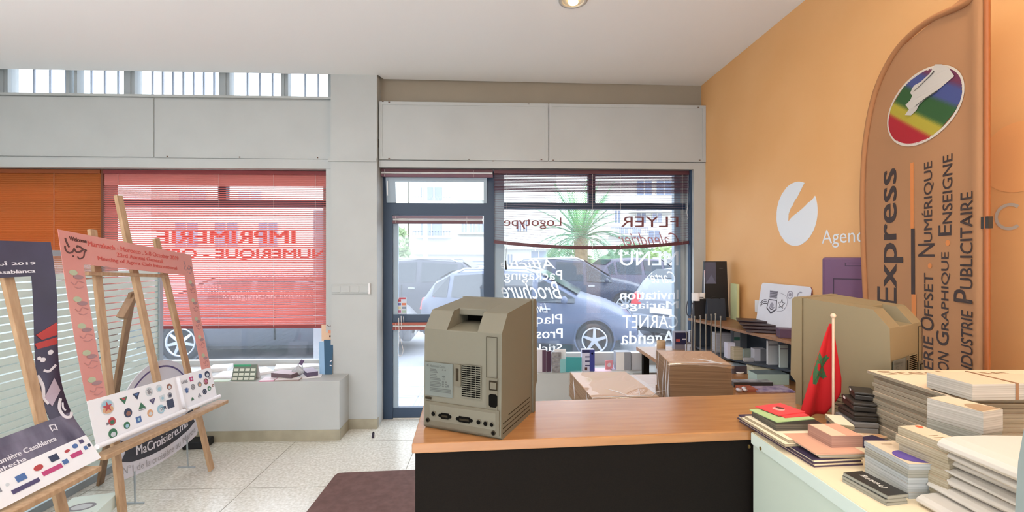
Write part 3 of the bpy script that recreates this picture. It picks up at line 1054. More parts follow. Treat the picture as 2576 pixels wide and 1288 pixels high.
    for r in range(15):
        for c in range(4):
            x = .0035 + c * .0142; z = .1035 + r * .0057
            g.box(x, x + .0125, -.002, -.001, z, z + .0031, M_SLOT)
    g.build('vent_grille', t)
    # battery door outline, switch and inlet
    ob = MB()
    for (x0, x1, z0, z1) in ((.076, .1075, .267, .2682), (.076, .0772, .162, .268), (.1063, .1075, .162, .268)):
        ob.box(x0, x1, -.0008, .0004, z0, z1, M_GAP)
    ob.build('battery_door', t)
    MB().box(.0755, .1085, -.001, .0005, .075, .161, M_BEIGE2).build('inlet_plate', t)
    MB().box(.085, .108, -.0022, 0, .129, .154, M_GAP).box(.089, .106, -.005, -.001, .133, .150, M_BEIGE2).build('power_switch', t)
    MB().prism([(.084, .090), (.088, .085), (.104, .085), (.108, .090), (.108, .115), (.104, .119), (.088, .119), (.084, .115)], 'y', -.0022, .0, M_SLOT).build('power_inlet', t)
    MB().box(-.112, -.093, -.0014, 0, .083, .089, M_GAP).build('serial_plate', t)
    # long cooling slots low on both sides
    for sgn in (-1, 1):
        for k in range(4):
            x = sgn * w
            zz = .014 + .0125 * k
            y0 = .012 if k < 3 else .05
            MB().box(min(x, x + sgn * .0009), max(x, x + sgn * .0009), y0, .215, zz, zz + .0017, M_GAP).build('cooling_slot', t)
    return t
BL = PZ(1063, 1076, ZC); BR = PZ(1263.4, 1110, ZC)
m_ = (BL + BR) / 2
yaw1 = math.atan2((BR - BL).y, (BR - BL).x)
computer('beige compact computer with its ports and vents facing us on the counter end', (m_.x, m_.y, ZC), yaw1, M_BEIGE_A)
# second one: seen side first, its back towards the right
fl = P(1990, 700, 1.50); bk = P(2222, 700, 1.29)
dirv = (fl - bk); dirv.z = 0; dirv.normalize()      # from back to front
yaw2 = math.atan2(dirv.y, dirv.x) - PI / 2
rt = Vector((math.cos(yaw2), math.sin(yaw2), 0))
org = Vector((fl.x, fl.y, 0)) - dirv * .268 + rt * .120
computer('beige compact computer seen from its side behind the small red flag', (org.x, org.y, ZC), yaw2, M_BEIGE_B)

# ------------------------------------------------------------------ paper goods on the cabinet
M_EDGEW = layered('white_card_edges', '#e6e2d6', '#a8a294')
M_EDGEC = layered('cream_card_edges', '#dccaa8', '#9a8868')
M_EDGEG = layered('grey_card_edges', '#cfcdc0', '#8a8878')
M_EDGEP = layered('pink_card_edges', '#cfa08c', '#a87c68')
M_KRAFT = layered('kraft_sheet_edges', '#b8926e', '#8d6a4a', 160)
M_CARDTOP = mat('card_top_cream', '#d8c3a6', .55)
M_CARDPINK = mat('card_top_pink', '#d3a086', .55)
M_PURPLE = mat('card_purple', '#5e4a94', .5)
M_BROWNINK = mat('brown_ink', '#a5896a', .6)
M_BLACKC = mat('black_card', '#262422', .45)
M_RED = mat('bright_red', '#d81e26', .6)
M_REDC = mat('red_card', '#e2464a', .55)
M_GREENC = mat('pale_green_card', '#a9c48a', .55)

def block(name, label, cat, ctr, yaw, sx, sy, z0, z1, side, top, group=None, bevel=.0, deco=None, parts=None):
    b = MB()
    b.box(-sx / 2, sx / 2, -sy / 2, sy / 2, 0, z1 - z0, side)
    fr = Frame((-sx / 2, -sy / 2, z1 - z0), (1, 0, 0), (0, 1, 0))
    fr.rect(b, 0.0003, 0.0003, sx - .0003, sy - .0003, top, lay=.5)
    if deco:
        deco(fr, b, sx, sy)
    o = b.build(name, None, (ctr.x, ctr.y, z0), yaw, bevel=bevel)
    return tag(o, label, cat, group)

def pile(name, labels, cat, ctr, yaw, sx, sy, z0, z1, n, sides, tops, group=None, j=.003, decotop=None):
    """n separate bundles on top of one another"""
    h = (z1 - z0) / n
    out = []
    for k in range(n):
        lab = labels[k] if isinstance(labels, list) else labels
        c2 = Vector((ctr.x + jit(j), ctr.y + jit(j), 0))
        o = block(name, lab, cat, c2, yaw + jit(.03), sx, sy, z0 + k * h, z0 + (k + 1) * h - .0004, sides[k % len(sides)], tops[k % len(tops)], group, deco=decotop if k == n - 1 else None)
        out.append(o)
    return out

# large boards with brown script lettering on top
ZS = 1.215
ctr, yaw, sx, sy = rectfrom((2385, 990), (2500, 988), (2185, 928), ZS)
A = PZ(2390, 992, ZS); C = PZ(2185, 928, ZS); B2 = PZ(2440, 908, ZS)
v = (C - A).normalized(); u = Vector((v.y, -v.x, 0))
sy = (C - A).length; sx = .46
yawS = math.atan2(u.y, u.x)
ctr = A + u * sx / 2 + v * sy / 2
n = 16
hh = (ZS - ZC) / n
M_BOARDE = layered('board_edges', '#cbbfa8', '#8d7f68', 420)
M_BOARDT = mat('board_top_cream', '#ead2b4', .6)
for k in range(n):
    top = k == n - 1
    def deco(fr, b, sx, sy):
        fr.text(b, 'Steelcase', .015, sy - .045, sx * .72, .036, M_BROWNINK, lay=1.2, bold=.012)
    lab = 'large cream sheet with brown script lettering topping the tall board stack' if top else 'cream printed board in the tall stack under the lettered sheet'
    c2 = ctr + u * jit(.004) + v * jit(.004)
    block('printed_sheet' if top else 'printed_board', lab, 'sheet' if top else 'board', c2 if not top else ctr - u * .006, yawS + (jit(.02) if not top else 0), sx - (.012 if not top else 0) - abs(jit(.008)), sy - (.012 if not top else 0), ZC + k * hh, ZC + (k + 1) * hh - (.0015 if not top else .004), M_BOARDE, M_BOARDT, None if top else 'boards in the tall stack', deco=deco if top else None)

# bundle with a rubber band on top of the sheet
A = PZ(2392, 1000, ZS + .001)
cb_ = A + u * .125 + v * .036
lb_ = []
t = thing('card_bundle', 'cream card bundle in a rubber band lying on the lettered sheet', 'card bundle', (cb_.x, cb_.y, ZS), yawS + .05)
b = MB()
for (x0, x1, y0, y1, z0, z1, m) in ((-.10, .02, -.05, .05, 0, .034, M_EDGEW), (.024, .15, -.056, .04, 0, .03, M_EDGEW)):
    b.box(x0, x1, y0, y1, z0, z1, m)
    b.box(x0 + .0005, x1 - .0005, y0 + .0005, y1 - .0005, z1, z1 + .0006, M_CARDTOP)
b.build('card_block', t)
MB().box(-.003, .003, -.0515, .0515, -.0002, .0358, mat('rubber_band', '#8f6a4c', .6)).build('rubber_band', t)

# tall card column with the brown half oval
Z5 = 1.214
A = PZ(2470, 1036, Z5); B = PZ(2524, 1036, Z5); C = PZ(2330, 1000, Z5)
vv = (C - A); ln = vv.length; vv.normalize(); uu = Vector((vv.y, -vv.x, 0))
yaw5 = math.atan2(uu.y, uu.x)
ctr = A + uu * .03 + vv * ln / 2
def deco(fr, b, sx, sy):
    pts = [(sx * .5 + sx * .45 * math.cos(q), sy * .04 + sy * .42 * math.sin(q)) for q in [PI * i / 20 for i in range(21)]]
    fr.poly(b, pts, M_BROWNINK, lay=1.2)
pile('card_bundle', ['lowest card bundle of the column with the brown half oval', 'second card bundle up in the column with the brown half oval', 'third card bundle up in the column with the brown half oval', 'cream card bundle with a brown half oval printed on top'], 'card bundle', ctr, yaw5, .06, ln, ZC, Z5, 4, [M_EDGEG, M_EDGEW], [M_CARDTOP], None, .0015, deco)

# pads
Z4 = 1.16
A = PZ(2385, 1120, Z4); C = PZ(2258, 1072, Z4)
vv = (C - A); ln = vv.length; vv.normalize(); uu = Vector((vv.y, -vv.x, 0))
yaw4 = math.atan2(uu.y, uu.x)
ctr = A + uu * .026 + vv * ln / 2
def deco(fr, b, sx, sy):
    fr.disc(b, sx * .75, sy * .9, .007, mat('orange_blot', '#d2603c', .5), lay=1.2)
    for k in range(3):
        fr.rect(b, sx * .2, sy * (.25 + .1 * k), sx * .6, sy * (.27 + .1 * k), M_BROWNINK, lay=1.2)
M_PADE = layered('pad_edges', '#d9ccb2', '#a39274', 300)
for k in range(7):
    h = (Z4 - ZC) / 7
    block('paper_pad', 'cream paper pad in the stack with the small orange blot' if k < 6 else 'topmost cream paper pad marked with a small orange blot', 'paper pad', ctr + uu * jit(.003), yaw4 + jit(.05), .050 + abs(jit(.004)), ln + jit(.006), ZC + k * h, ZC + (k + 1) * h - .0008, M_PADE, M_CARDTOP, 'paper pads' if k < 6 else None, deco=deco if k == 6 else None)

# white card bundles with the purple oval
Z2 = ZC + .07
A = PZ(2287, 1167, Z2); C = PZ(2174, 1108, Z2); B = PZ(2350, 1151, Z2)
vv = (C - A); ln = vv.length; vv.normalize(); uu = Vector((vv.y, -vv.x, 0))
yawp = math.atan2(uu.y, uu.x)
wp = (B - A).dot(uu)
ctr = A + uu * wp / 2 + vv * ln / 2
def deco(fr, b, sx, sy):
    pts = [(sx * .5 + sx * .46 * math.cos(q), sy * .30 + sy * .26 * math.sin(q)) for q in [2 * PI * i / 28 for i in range(28)]]
    pts = [(x, max(y, sy * .03)) for x, y in pts]
    fr.poly(b, pts, M_PURPLE, lay=1.2)
    fr.rect(b, sx * .3, sy * .82, sx * .6, sy * .84, M_BROWNINK, lay=1.2)
zz = [ZC, ZC + .012, ZC + .030, ZC + .042, ZC + .058, Z2]
labs = ['lowest white card bundle under the purple oval card', 'second white card bundle up under the purple oval card', 'third white card bundle up under the purple oval card', 'fourth white card bundle up under the purple oval card', 'white card bundle topped by a purple oval print']
M_EDGEL = layered('pale_blue_card_edges', '#dfe3e2', '#aab0ae')
for k in range(5):
    block('card_bundle', labs[k], 'card bundle', ctr + uu * jit(.0015), yawp + jit(.015), wp, ln - (.004 if k < 4 else 0), zz[k], zz[k + 1] - .0006, [M_EDGEL, M_EDGEG][k == 3], M_CARDTOP, deco=deco if k == 4 else None)

# dark leaflets with white script
Zb = ZC + .02
A = PZ(2230, 1247, Zb); C = PZ(2120, 1188, Zb); B = PZ(2275, 1238, Zb)
vv = (C - A); ln = vv.length; vv.normalize(); uu = Vector((vv.y, -vv.x, 0))
wb = max((B - A).dot(uu), .035)
yawb = math.atan2(uu.y, uu.x)
ctr = A + uu * wb / 2 + vv * ln / 2
def deco(fr, b, sx, sy):
    fr.text(b, 'Printing', sx * .72, sy * .25, sy * .55, sx * .34, mat('white_ink', '#e8e4da', .5), lay=1.2, rot=PI / 2, skew=.3, bold=.01)
for k in range(3):
    h = .02 / 3
    block('leaflet_bundle', ['lowest grey leaflet bundle under the black leaflet', 'middle grey leaflet bundle under the black leaflet', 'black leaflet bundle with white script beside the white card bundles'][k], 'leaflets', ctr + uu * jit(.002), yawb + jit(.02), wb, ln, ZC + k * h, ZC + (k + 1) * h - .0005, M_EDGEG, M_BLACKC, deco=deco if k == 2 else None)

# thick folded white papers
def folded(label, tip, wide, z0, z1, yaw, ln, m):
    """a folded sheet: rounded fold towards the far left, open towards the right"""
    q = PZ(tip[0], tip[1], z1)
    b = MB()
    h = z1 - z0
    prof = [(0, 0), (-.010, h * .12), (-.015, h * .35), (-.013, h * .62), (-.004, h * .85), (.02, h * .97), (.08, h * .99), (ln, h * .80), (ln, h * .62), (.05, h * .80), (.012, h * .68), (.004, h * .45), (.012, h * .25), (.06, h * .16), (ln, h * .28), (ln, 0)]
    b.prism(prof, 'y', -wide, 0, m)
    o = b.build('folded_paper', None, (q.x, q.y, z0), yaw, bevel=.001)
    return tag(o, label, 'folded paper', None)
M_FOLD = mat('folded_white_paper', '#cfc8bd', .6, var=.06, scale=9)
ft = [((2322, 1240), .012), ((2350, 1205), .030), ((2398, 1195), .052), ((2393, 1172), .066), ((2412, 1150), .086), ((2402, 1133), .104), ((2376, 1097), .13)]
fl_ = ['lowest folded white paper at the front of the cabinet pile', 'second folded white paper from the bottom of the cabinet pile', 'third folded white paper from the bottom of the cabinet pile', 'middle folded white paper of the cabinet pile', 'third folded white paper from the top of the cabinet pile', 'second folded white paper from the top of the cabinet pile', 'topmost folded white paper of the cabinet pile with a creased flap']
prevz = ZC
for k, ((tx, ty), zt_) in enumerate(ft):
    folded(fl_[k], (tx, ty), .24, prevz + .0005, ZC + zt_ + .010, [.03, -.04, .05, -.02, .04, -.05, .02][k], .22, M_FOLD)
    prevz = ZC + zt_ + .010

# thin folders along the cabinet edge, front pile
M_FPURP = mat('dark_purple_folder', '#3a2c46', .5)
A = PZ(2045, 1176, ZC); C = PZ(1857, 1060, ZC); B = PZ(2178, 1176, ZC)
vv = (C - A); ln = vv.length; vv.normalize(); uu = Vector((vv.y, -vv.x, 0))
yawf = math.atan2(uu.y, uu.x); wf = (B - A).dot(uu)
ctrf = A + uu * wf / 2 + vv * ln / 2
fcol = [('#4a3a50', 'lowest dark purple folder'), ('#dccbaa', 'lowest cream folder'), ('#453448', 'second dark purple folder'), ('#e2d3b4', 'second cream folder'), ('#3b2d47', 'topmost dark purple folder')]
for k, (c_, l_) in enumerate(fcol):
    m = mat('folder_%s' % c_[1:], c_, .5)
    block('paper_folder', l_ + ' in the pile on the cabinet corner', 'folder', ctrf + uu * jit(.003), yawf + jit(.01), wf, ln, ZC + .004 * k, ZC + .004 * k + .0036, m, m)
zf = ZC + .02
# rear half: cream envelopes and black brochures fanned
def onpile(name, label, cat, pa, pb, pc, z0, z1, side, top, deco=None, group=None):
    A, B, C = PZ(*pa, z1), PZ(*pb, z1), PZ(*pc, z1)
    u_ = (B - A); w_ = u_.length; u_.normalize(); v_ = Vector((-u_.y, u_.x, 0)); d_ = (C - A).dot(v_)
    if d_ < 0:
        d_ = -d_; A = A - v_ * d_
    return block(name, label, cat, A + u_ * w_ / 2 + v_ * d_ / 2, math.atan2(u_.y, u_.x), w_, d_, z0, z1, side, top, group, deco=deco)
onpile('envelope', 'lowest cream envelope behind the pink card bundle', 'envelope', (1975, 1118), (2150, 1112), (1880, 1050), zf + .0005, zf + .006, M_EDGEC, M_CREAM)
onpile('envelope', 'middle cream envelope behind the pink card bundle', 'envelope', (1985, 1108), (2130, 1100), (1888, 1046), zf + .0065, zf + .013, M_EDGEC, M_CREAM)
onpile('brochure_stack', 'dark brochure stack under the pale green card', 'brochure', (1952, 1068), (2070, 1066), (1895, 1032), zf + .0135, zf + .030, layered('dark_edges', '#77705e', '#2e2a24'), M_BLACKC)
onpile('greeting_card', 'pale green card under the red picture card', 'card', (1955, 1062), (2050, 1053), (1915, 1028), zf + .0305, zf + .032, M_GREENC, M_GREENC)
def deco(fr, b, sx, sy):
    fr.disc(b, sx * .45, sy * .5, sx * .16, mat('beak_pink', '#eaa6a0', .5), sy * .2, lay=1.2)
    fr.disc(b, sx * .55, sy * .55, sx * .1, mat('picture_dark', '#5a2f28', .5), sy * .16, lay=1.8)
onpile('greeting_card', 'lower plain red card sticking out under the picture card', 'card', (1975, 1050), (2036, 1045), (1945, 1026), zf + .0325, zf + .0345, M_REDC, M_REDC)
onpile('greeting_card', 'red picture card on the pale green card', 'card', (1960, 1045), (2026, 1036), (1930, 1018), zf + .035, zf + .037, M_REDC, M_REDC, deco)
onpile('envelope', 'open cream envelope between the red cards and the black boxes', 'envelope', (2105, 1068), (2150, 1072), (2030, 1038), zf + .0135, zf + .024, M_EDGEC, M_CREAM)
# front half: pink boards and the pink bundle
for k in range(4):
    onpile('paper_sheet', ['lowest cream sheet under the pink bundle', 'second cream sheet under the pink bundle', 'third cream sheet under the pink bundle', 'large pink card under the pink bundle'][k], 'sheet', (2064 - 4 * k, 1150 - 3 * k), (2178 - k, 1148 - 3 * k), (1992 - 2 * k, 1096 - 2 * k), zf + .0205 + .0032 * k - .020 + .0005, zf + .0205 + .0032 * k - .020 + .0033, [M_EDGEC, M_EDGEW, M_EDGEC, M_CARDPINK][k], [M_CREAM, M_PAPER, M_CREAM, M_CARDPINK][k])
def deco(fr, b, sx, sy):
    fr.rect(b, sx * .02, sy * .02, sx * .5, sy * .98, M_CARDTOP, lay=1.2)
onpile('card_bundle', 'pink and cream card bundle lying on the pink card', 'card bundle', (2092, 1098), (2170, 1096), (2030, 1067), zf + .0134, zf + .040, M_EDGEP, M_CARDPINK, deco)
onpile('patterned_card', 'orange patterned card behind the white card bundles', 'card', (2190, 1108), (2235, 1100), (2160, 1078), ZC + .0005, ZC + .012, M_EDGEC, mat('orange_pattern', '#d9914a', .5, var=.6, scale=60, col2='#efe0c4'))
onpile('zip_pouch', 'dark purple pouch behind the white card bundles', 'pouch', (2232, 1128), (2270, 1120), (2215, 1090), ZC + .0005, ZC + .02, M_FPURP, M_FPURP)

# black boxes
M_BOXG = mat('slate_grey_box', '#777572', .5)
M_BOXK = mat('soft_black_box', '#332e29', .45)
specs = [((2147, 1062), (2212, 1065), (2087, 1020), .0, .040, 'grey lidded box at the bottom of the black box stack', M_BOXG),
         ((2150, 1040), (2210, 1043), (2090, 1003), .041, .062, 'lowest black box of the stack beside the red flag', M_BOXK),
         ((2147, 1012), (2206, 1017), (2092, 985), .063, .087, 'middle black box with a white label beside the red flag', M_BOXK),
         ((2150, 985), (2208, 991), (2100, 966), .088, .110, 'topmost black box of the stack beside the red flag', M_BOXK)]
for k, (pa, pb, pc, h0, h1, lab, m) in enumerate(specs):
    z1 = ZC + h1
    A, B, C = PZ(*pa, z1), PZ(*pb, z1), PZ(*pc, z1)
    u_ = (B - A); w_ = u_.length; u_.normalize(); v_ = Vector((-u_.y, u_.x, 0)); d_ = min(abs((C - A).dot(v_)), .085)
    cc = A + u_ * w_ / 2 + v_ * d_ / 2
    t = thing('small_box', lab, 'box', (cc.x, cc.y, ZC + h0), math.atan2(u_.y, u_.x))
    hz = h1 - h0
    MB().box(-w_ / 2, w_ / 2, -d_ / 2, d_ / 2, 0, hz * .62, m).build('box_base', t, bevel=.003)
    MB().box(-w_ / 2 - .001, w_ / 2 + .001, -d_ / 2 - .001, d_ / 2 + .001, hz * .64, hz - .0005, m).build('box_lid', t, bevel=.003)
    if k in (2, 3):
        MB().box(-w_ / 2 - .0016, -w_ / 2 - .001, d_ / 2 - .030, d_ / 2 - .016, hz * .68, hz * .92, M_PAPER).build('label', t)

# small red flag with the green star
base = PZ(2096, 1066, ZC)
t = thing('desk_flag', 'small red flag with a green star on a pale stick', 'flag', (base.x, base.y, ZC))
q = P(2098, 815, (base.xy.length))
hgt = CAMH + (644 - 818) / F * (base.y * CA) - ZC
hgt = .305
M_STICKW = mat('pale_stick', '#d5b89c', .45)
MB().cyl((0, 0, .01), (0, 0, hgt), .0035, .0035, 10, M_STICKW).build('stick', t)
MB().sphere((0, 0, hgt + .004), .0075, M_STICKW, 12).build('finial', t)
MB().lathe([(.016, 0), (.016, .006), (.010, .012), (.004, .018)], 20, M_BOXK).build('base', t)
M_FLAGR = mat('flag_red_cloth', '#c4161c', .8, trans=.15)
M_FLAGG = mat('flag_green_star', '#2f5a34', .8)
# drooping cloth: a cone-like drape of folds, wide at the foot
def cloth(u, v):
    z = hgt - .02 - (hgt - .035) * v
    wl = .006 + .080 * v ** .9
    wr = .004 + .030 * min(1, v * 1.25)
    if u < .72:
        f = u / .72
        x = -wl * (1 - f)
    else:
        f = (u - .72) / .28
        x = wr * f
    y = .007 + .020 * v - .013 * v * math.sin(u * PI * 2.4 + .4)
    if u > .72:
        z += .07 * v * ((u - .72) / .28)
    return Vector((x, y, z))
o = MB().grid(cloth, 30, 24, M_FLAGR).build('flag_cloth', t, solid=.0012)
star = MB()
cx, cz, r = -.034, .160, .046
def starpt(k, r_):
    a = PI / 2 + 2 * PI * k / 5 + .25
    return (cx + r_ * math.cos(a) * .75, cz + r_ * math.sin(a) * 1.15)
def onc(x, z):
    v = max(0, min(1, (hgt - .02 - z) / (hgt - .035)))
    wl = .006 + .080 * v ** .9
    u = .72 * (1 + x / wl); u = max(0, min(.72, u))
    p = cloth(u, v)
    return Vector((p.x, p.y - .0018, p.z))
for k in range(5):
    a_, b_ = starpt(k, r), starpt(k + 2, r)
    dx_, dz_ = b_[0] - a_[0], b_[1] - a_[1]
    l_ = math.hypot(dx_, dz_)
    nx, nz = -dz_ / l_ * .0052, dx_ / l_ * .0052
    N = 10
    vs = []
    for i in range(N + 1):
        f = i / N
        vs += [onc(a_[0] + dx_ * f + nx, a_[1] + dz_ * f + nz), onc(a_[0] + dx_ * f - nx, a_[1] + dz_ * f - nz)]
    star.add(vs, [(2 * i, 2 * i + 1, 2 * i + 3, 2 * i + 2) for i in range(N)], M_FLAGG)
star.build('star_emblem', t)

# pale grey rounded panel at the near end of the cabinet
M_PGREY = mat('pale_grey_panel', '#8f9a96', .5)
qa = PX(2562, 1150, .715)
b = MB()
yn = qa.y
pts = [(yn - .10, 0), (yn + .005, 0), (yn + .003, .10), (yn - .002, .20), (yn - .012, .27), (yn - .03, .31), (yn - .06, .33), (yn - .10, .335)]
b.prism(pts, 'x', .712, .735, M_PGREY)
tag(b.build('desk_divider', None, (0, 0, ZC), bevel=.004), 'pale grey rounded divider standing on the near end of the mint cabinet', 'divider')

# ------------------------------------------------------------------ feather banner on the right
M_CLOTH = mat('banner_cloth', '#c48f64', .8, trans=.12, var=.08, scale=3)
M_CLOTHD = mat('banner_hem', '#b37b50', .8)
M_INK = mat('banner_ink', '#40302c', .7)
M_INKO = mat('banner_orange_ink', '#e08a48', .7)
near = P(2480, 644, 1.56); far = P(2172, 644, 2.28)
near.z = far.z = 0
bu = (near - far); BW = bu.length; bu.normalize()
bn = Vector((bu.y, -bu.x, 0))
if bn.dot(Vector((-1, -1, 0))) < 0:
    bn = -bn
t = thing('feather_banner', 'tall tan feather banner with a rainbow disc and upright words by the orange wall', 'banner', tuple(far + bu * BW))
O = far - (far + bu * BW)
# left edge of the banner as fraction of width against height (world z)
def bpx(px, py):
    """point of the banner plane seen at px,py -> (along from far edge, height)"""
    # ray from camera
    rx, ry = (px - 1288) / F, 1.0
    dxy = Vector((rx * CA + SA, -rx * SA + CA, 0))
    # solve d*dxy = far + s*bu
    det = dxy.x * (-bu.y) - dxy.y * (-bu.x)
    d = (far.x * (-bu.y) - far.y * (-bu.x)) / det
    p = dxy * d
    s = (p - far).dot(bu)
    return s, CAMH - (py - 644) / F * d
edge = [bpx(2190, 1000), bpx(2182, 800), bpx(2174, 620), bpx(2172, 480), bpx(2180, 350), bpx(2205, 230), bpx(2255, 130), bpx(2330, 58), bpx(2440, 2)]
edge = [(0.0, .35)] + [(s, z) for s, z in edge]
last = edge[-1]
edge.append((BW, last[1] + (BW - last[0]) * .55))
es = smoothpts(edge, 6)
zs = [p[1] for p in es]
def left_at(z):
    for i in range(len(es) - 1):
        if es[i][1] <= z <= es[i + 1][1]:
            f = (z - es[i][1]) / max(es[i + 1][1] - es[i][1], 1e-6)
            return es[i][0] + (es[i + 1][0] - es[i][0]) * f
    return es[0][0] if z < es[0][1] else BW
zlo, zhi = .35, es[-1][1] - .002
def wav(s, z):
    return .0025 * math.sin(s * 11 + z * 1.5) * min(1, s * 6) + .012 * math.exp(-((s - BW + .03) / .03) ** 2)
def bsurf(uu_, vv_):
    z = zlo + (zhi - zlo) * vv_
    l = left_at(z)
    s = l + (BW - l) * uu_
    return O + bu * s + bn * wav(s, z) + Vector((0, 0, z))
MB().grid(bsurf, 26, 60, M_CLOTH).build('banner_cloth', t, solid=.0015)
sl = MB()
path = [O + bu * p[0] + bn * .002 + Vector((0, 0, p[1])) for p in es]
sl.tube([tuple(p) for p in path], .013, 8, M_CLOTHD)
sl.build('pole_sleeve', t)
MB().tube([tuple(O + bu * (BW + .004) + Vector((0, 0, z))) for z in (.0, .6, 1.4, 2.2, zhi)], .009, 8, mat('rust_pole', '#a05a2a', .5)).build('pole', t)
MB().cyl(O + bu * BW * .5 + Vector((0, 0, 0)), O + bu * BW * .5 + Vector((0, 0, .03)), .16, .14, 28, M_BOXK).bar(O + bu * BW * .5 + Vector((0, 0, .025)), O + bu * (BW + .004) + Vector((0, 0, .04)), .02, .02, M_BOXK).bar(O + Vector((0, 0, .34)) + bu * .0, O + bu * BW + Vector((0, 0, .34)), .01, .01, M_BOXK).build('base', t)
fb = Frame(fn=lambda a, b_: O + bu * a + bn * (wav(a, b_) + .0015) + Vector((0, 0, b_)), N=bn)
pb = MB()
def btext(txt, xr, y0, x1, y1, m=M_INK, bold=.012):
    """upright-reading text running upwards: baseline at pixel x xr, from y0 (start) up to y1; cap height reaches pixel x x1"""
    s0, za_ = bpx(xr, y0); s1, zb_ = bpx(xr, y1)
    s2, _ = bpx(x1, y0)
    fb.text(pb, txt, s0, za_, zb_ - za_, abs(s0 - s2), m, lay=1, rot=PI / 2, bold=bold)
btext('Express', 2272, 775, 2208, 418, bold=.02)
btext('N', 2354, 645, 2312, 612); btext('UMÉRIQUE', 2352, 608, 2322, 403)
btext('O', 2352, 835, 2317, 800); btext('FFSET', 2350, 797, 2327, 688)
btext('IMPRIMERIE', 2350, 1080, 2325, 850)
btext('E', 2396, 591, 2364, 565); btext('NSEIGNE', 2398, 561, 2374, 386)
btext('G', 2390, 873, 2358, 838); btext('RAPHIQUE', 2393, 833, 2371, 634)
btext('CONCEPTION', 2390, 1100, 2362, 890)
btext('P', 2456, 764, 2402, 732); btext('UBLICITAIRE', 2455, 728, 2417, 480)
btext('INDUSTRIE', 2457, 960, 2420, 785)
for (px, py) in ((2342, 669), (2387, 611)):
    s_, z_ = bpx(px, py)
    fb.disc(pb, s_, z_, .011, M_INKO)
def strip(px0, px1, ya, yb_, m):
    s0, za_ = bpx(px0, yb_); s1, zb_ = bpx(px1, ya)
    fb.rect(pb, s0, za_, s1, zb_, m)
strip(2292, 2301, 408, 575, M_INKO); strip(2293, 2303, 575, 740, M_INK); strip(2294, 2306, 741, 850, M_INKO)
o = pb.build('printed_words', t); partlabel(o, 'dark brown upright words')
# rainbow disc with a white brush stroke
rb_ = MB()
lc, zc_ = bpx(2224, 318); rc, _ = bpx(2412, 225)
sc, zc = bpx(2318, 268)
_, ztop = bpx(2350, 163); _, zbot_ = bpx(2285, 372)
RX = abs(rc - lc) / 2; RZ = RX
zc = (ztop + zbot_) / 2; RZ = (ztop - zbot_) / 2
cols = [('disc_red', '#b01828'), ('disc_yellow', '#b7a634'), ('disc_green', '#2e5a2c'), ('disc_blue', '#454f88'), ('disc_violet', '#70304e')]
fb.arc(rb_, sc, zc, RX * .985, 0, 2 * PI, RX * .05, mat('disc_rim', '#ddd2c4', .6), 2, RZ * .985, n=60)
NB = 40
def zp(x, y):
    """offset in the disc's own radii of the point seen at crop position x,y of the banner's top"""
    s_, z_ = bpx(2100 + x / 2.8, y / 2.8)
    return ((s_ - sc) / RX, (z_ - zc) / RZ)
lines = [(zp(350, 790), zp(690, 965)), (zp(385, 700), zp(765, 885)), (zp(450, 590), zp(860, 745)), (zp(560, 490), zp(868, 605))]
angs = [math.atan2(q[1] - p[1], q[0] - p[0]) for p, q in lines]
th = sum(angs) / len(angs)
ct, st_ = math.cos(th), math.sin(th)
bounds = [-1.2] + [((-p[0] * st_ + p[1] * ct) + (-q[0] * st_ + q[1] * ct)) / 2 for p, q in lines] + [1.2]
def clipdisc(xx, lo, hi):
    h = math.sqrt(max(0, .97 * .97 - xx * xx))
    return max(lo, -h), min(hi, h)
def mixc(c1, c2, f):
    a_ = [int(c1[i:i + 2], 16) for i in (1, 3, 5)]; b_ = [int(c2[i:i + 2], 16) for i in (1, 3, 5)]
    return '#%02x%02x%02x' % tuple(int(a_[i] + (b_[i] - a_[i]) * f) for i in range(3))
sub = []
hexs = [c[1] for c in cols]
for k in range(5):
    lo, hi = bounds[k], bounds[k + 1]
    soft = .06
    sub.append((lo + (soft if k else 0), hi - (soft if k < 4 else 0), hexs[k]))
    if k < 4:
        for q in range(4):
            sub.append((hi - soft + q * soft / 2, hi - soft + (q + 1) * soft / 2, mixc(hexs[k], hexs[k + 1], (q + .5) / 4)))
for (lo, hi, hx_) in sub:
    m = mat('rainbow_%s' % hx_[1:], hx_, .7)
    pts_l = []; pts_h = []
    for i in range(NB + 1):
        xx = -.97 + 1.94 * i / NB
        a_, b_ = clipdisc(xx, lo, hi)
        if a_ < b_:
            pts_l.append((xx, a_)); pts_h.append((xx, b_))
    for i in range(len(pts_l) - 1):
        q = [pts_l[i], pts_l[i + 1], pts_h[i + 1], pts_h[i]]
        fb.poly(rb_, [(sc + (x * ct - y * st_) * RX, zc + (x * st_ + y * ct) * RZ) for x, y in q], m, 2)
brush = [zp(x, y) for x, y in ((720, 452), (765, 452), (815, 480), (850, 535), (800, 580), (730, 640), (660, 690), (610, 735), (590, 775), (550, 812), (505, 810), (535, 770), (510, 738), (545, 705), (560, 672), (545, 655), (560, 620), (575, 600), (620, 575), (680, 520))]
fb.poly(rb_, [(sc + x * RX, zc + y * RZ) for x, y in brush], mat('brush_white', '#cfc8c0', .6), 6)
for pl_ in (((715, 500), (690, 530), (630, 590), (575, 640)), ((735, 640), (660, 690), (610, 725), (580, 750))):
    fb.stroke(rb_, [(sc + p_[0] * RX, zc + p_[1] * RZ) for p_ in (zp(*q_) for q_ in pl_)], .006, mat('brush_gap', '#4a4a48', .6), 8, .002)
o = rb_.build('rainbow_emblem', t); partlabel(o, 'rainbow striped disc with a white brush stroke')
MB().box(-.008, .008, -.012, .012, -.02, .02, M_BOXK).build('sleeve_clip', t, loc=tuple(O + bu * (BW + .004) + Vector((0, 0, bpx(2480, 560)[1]))))
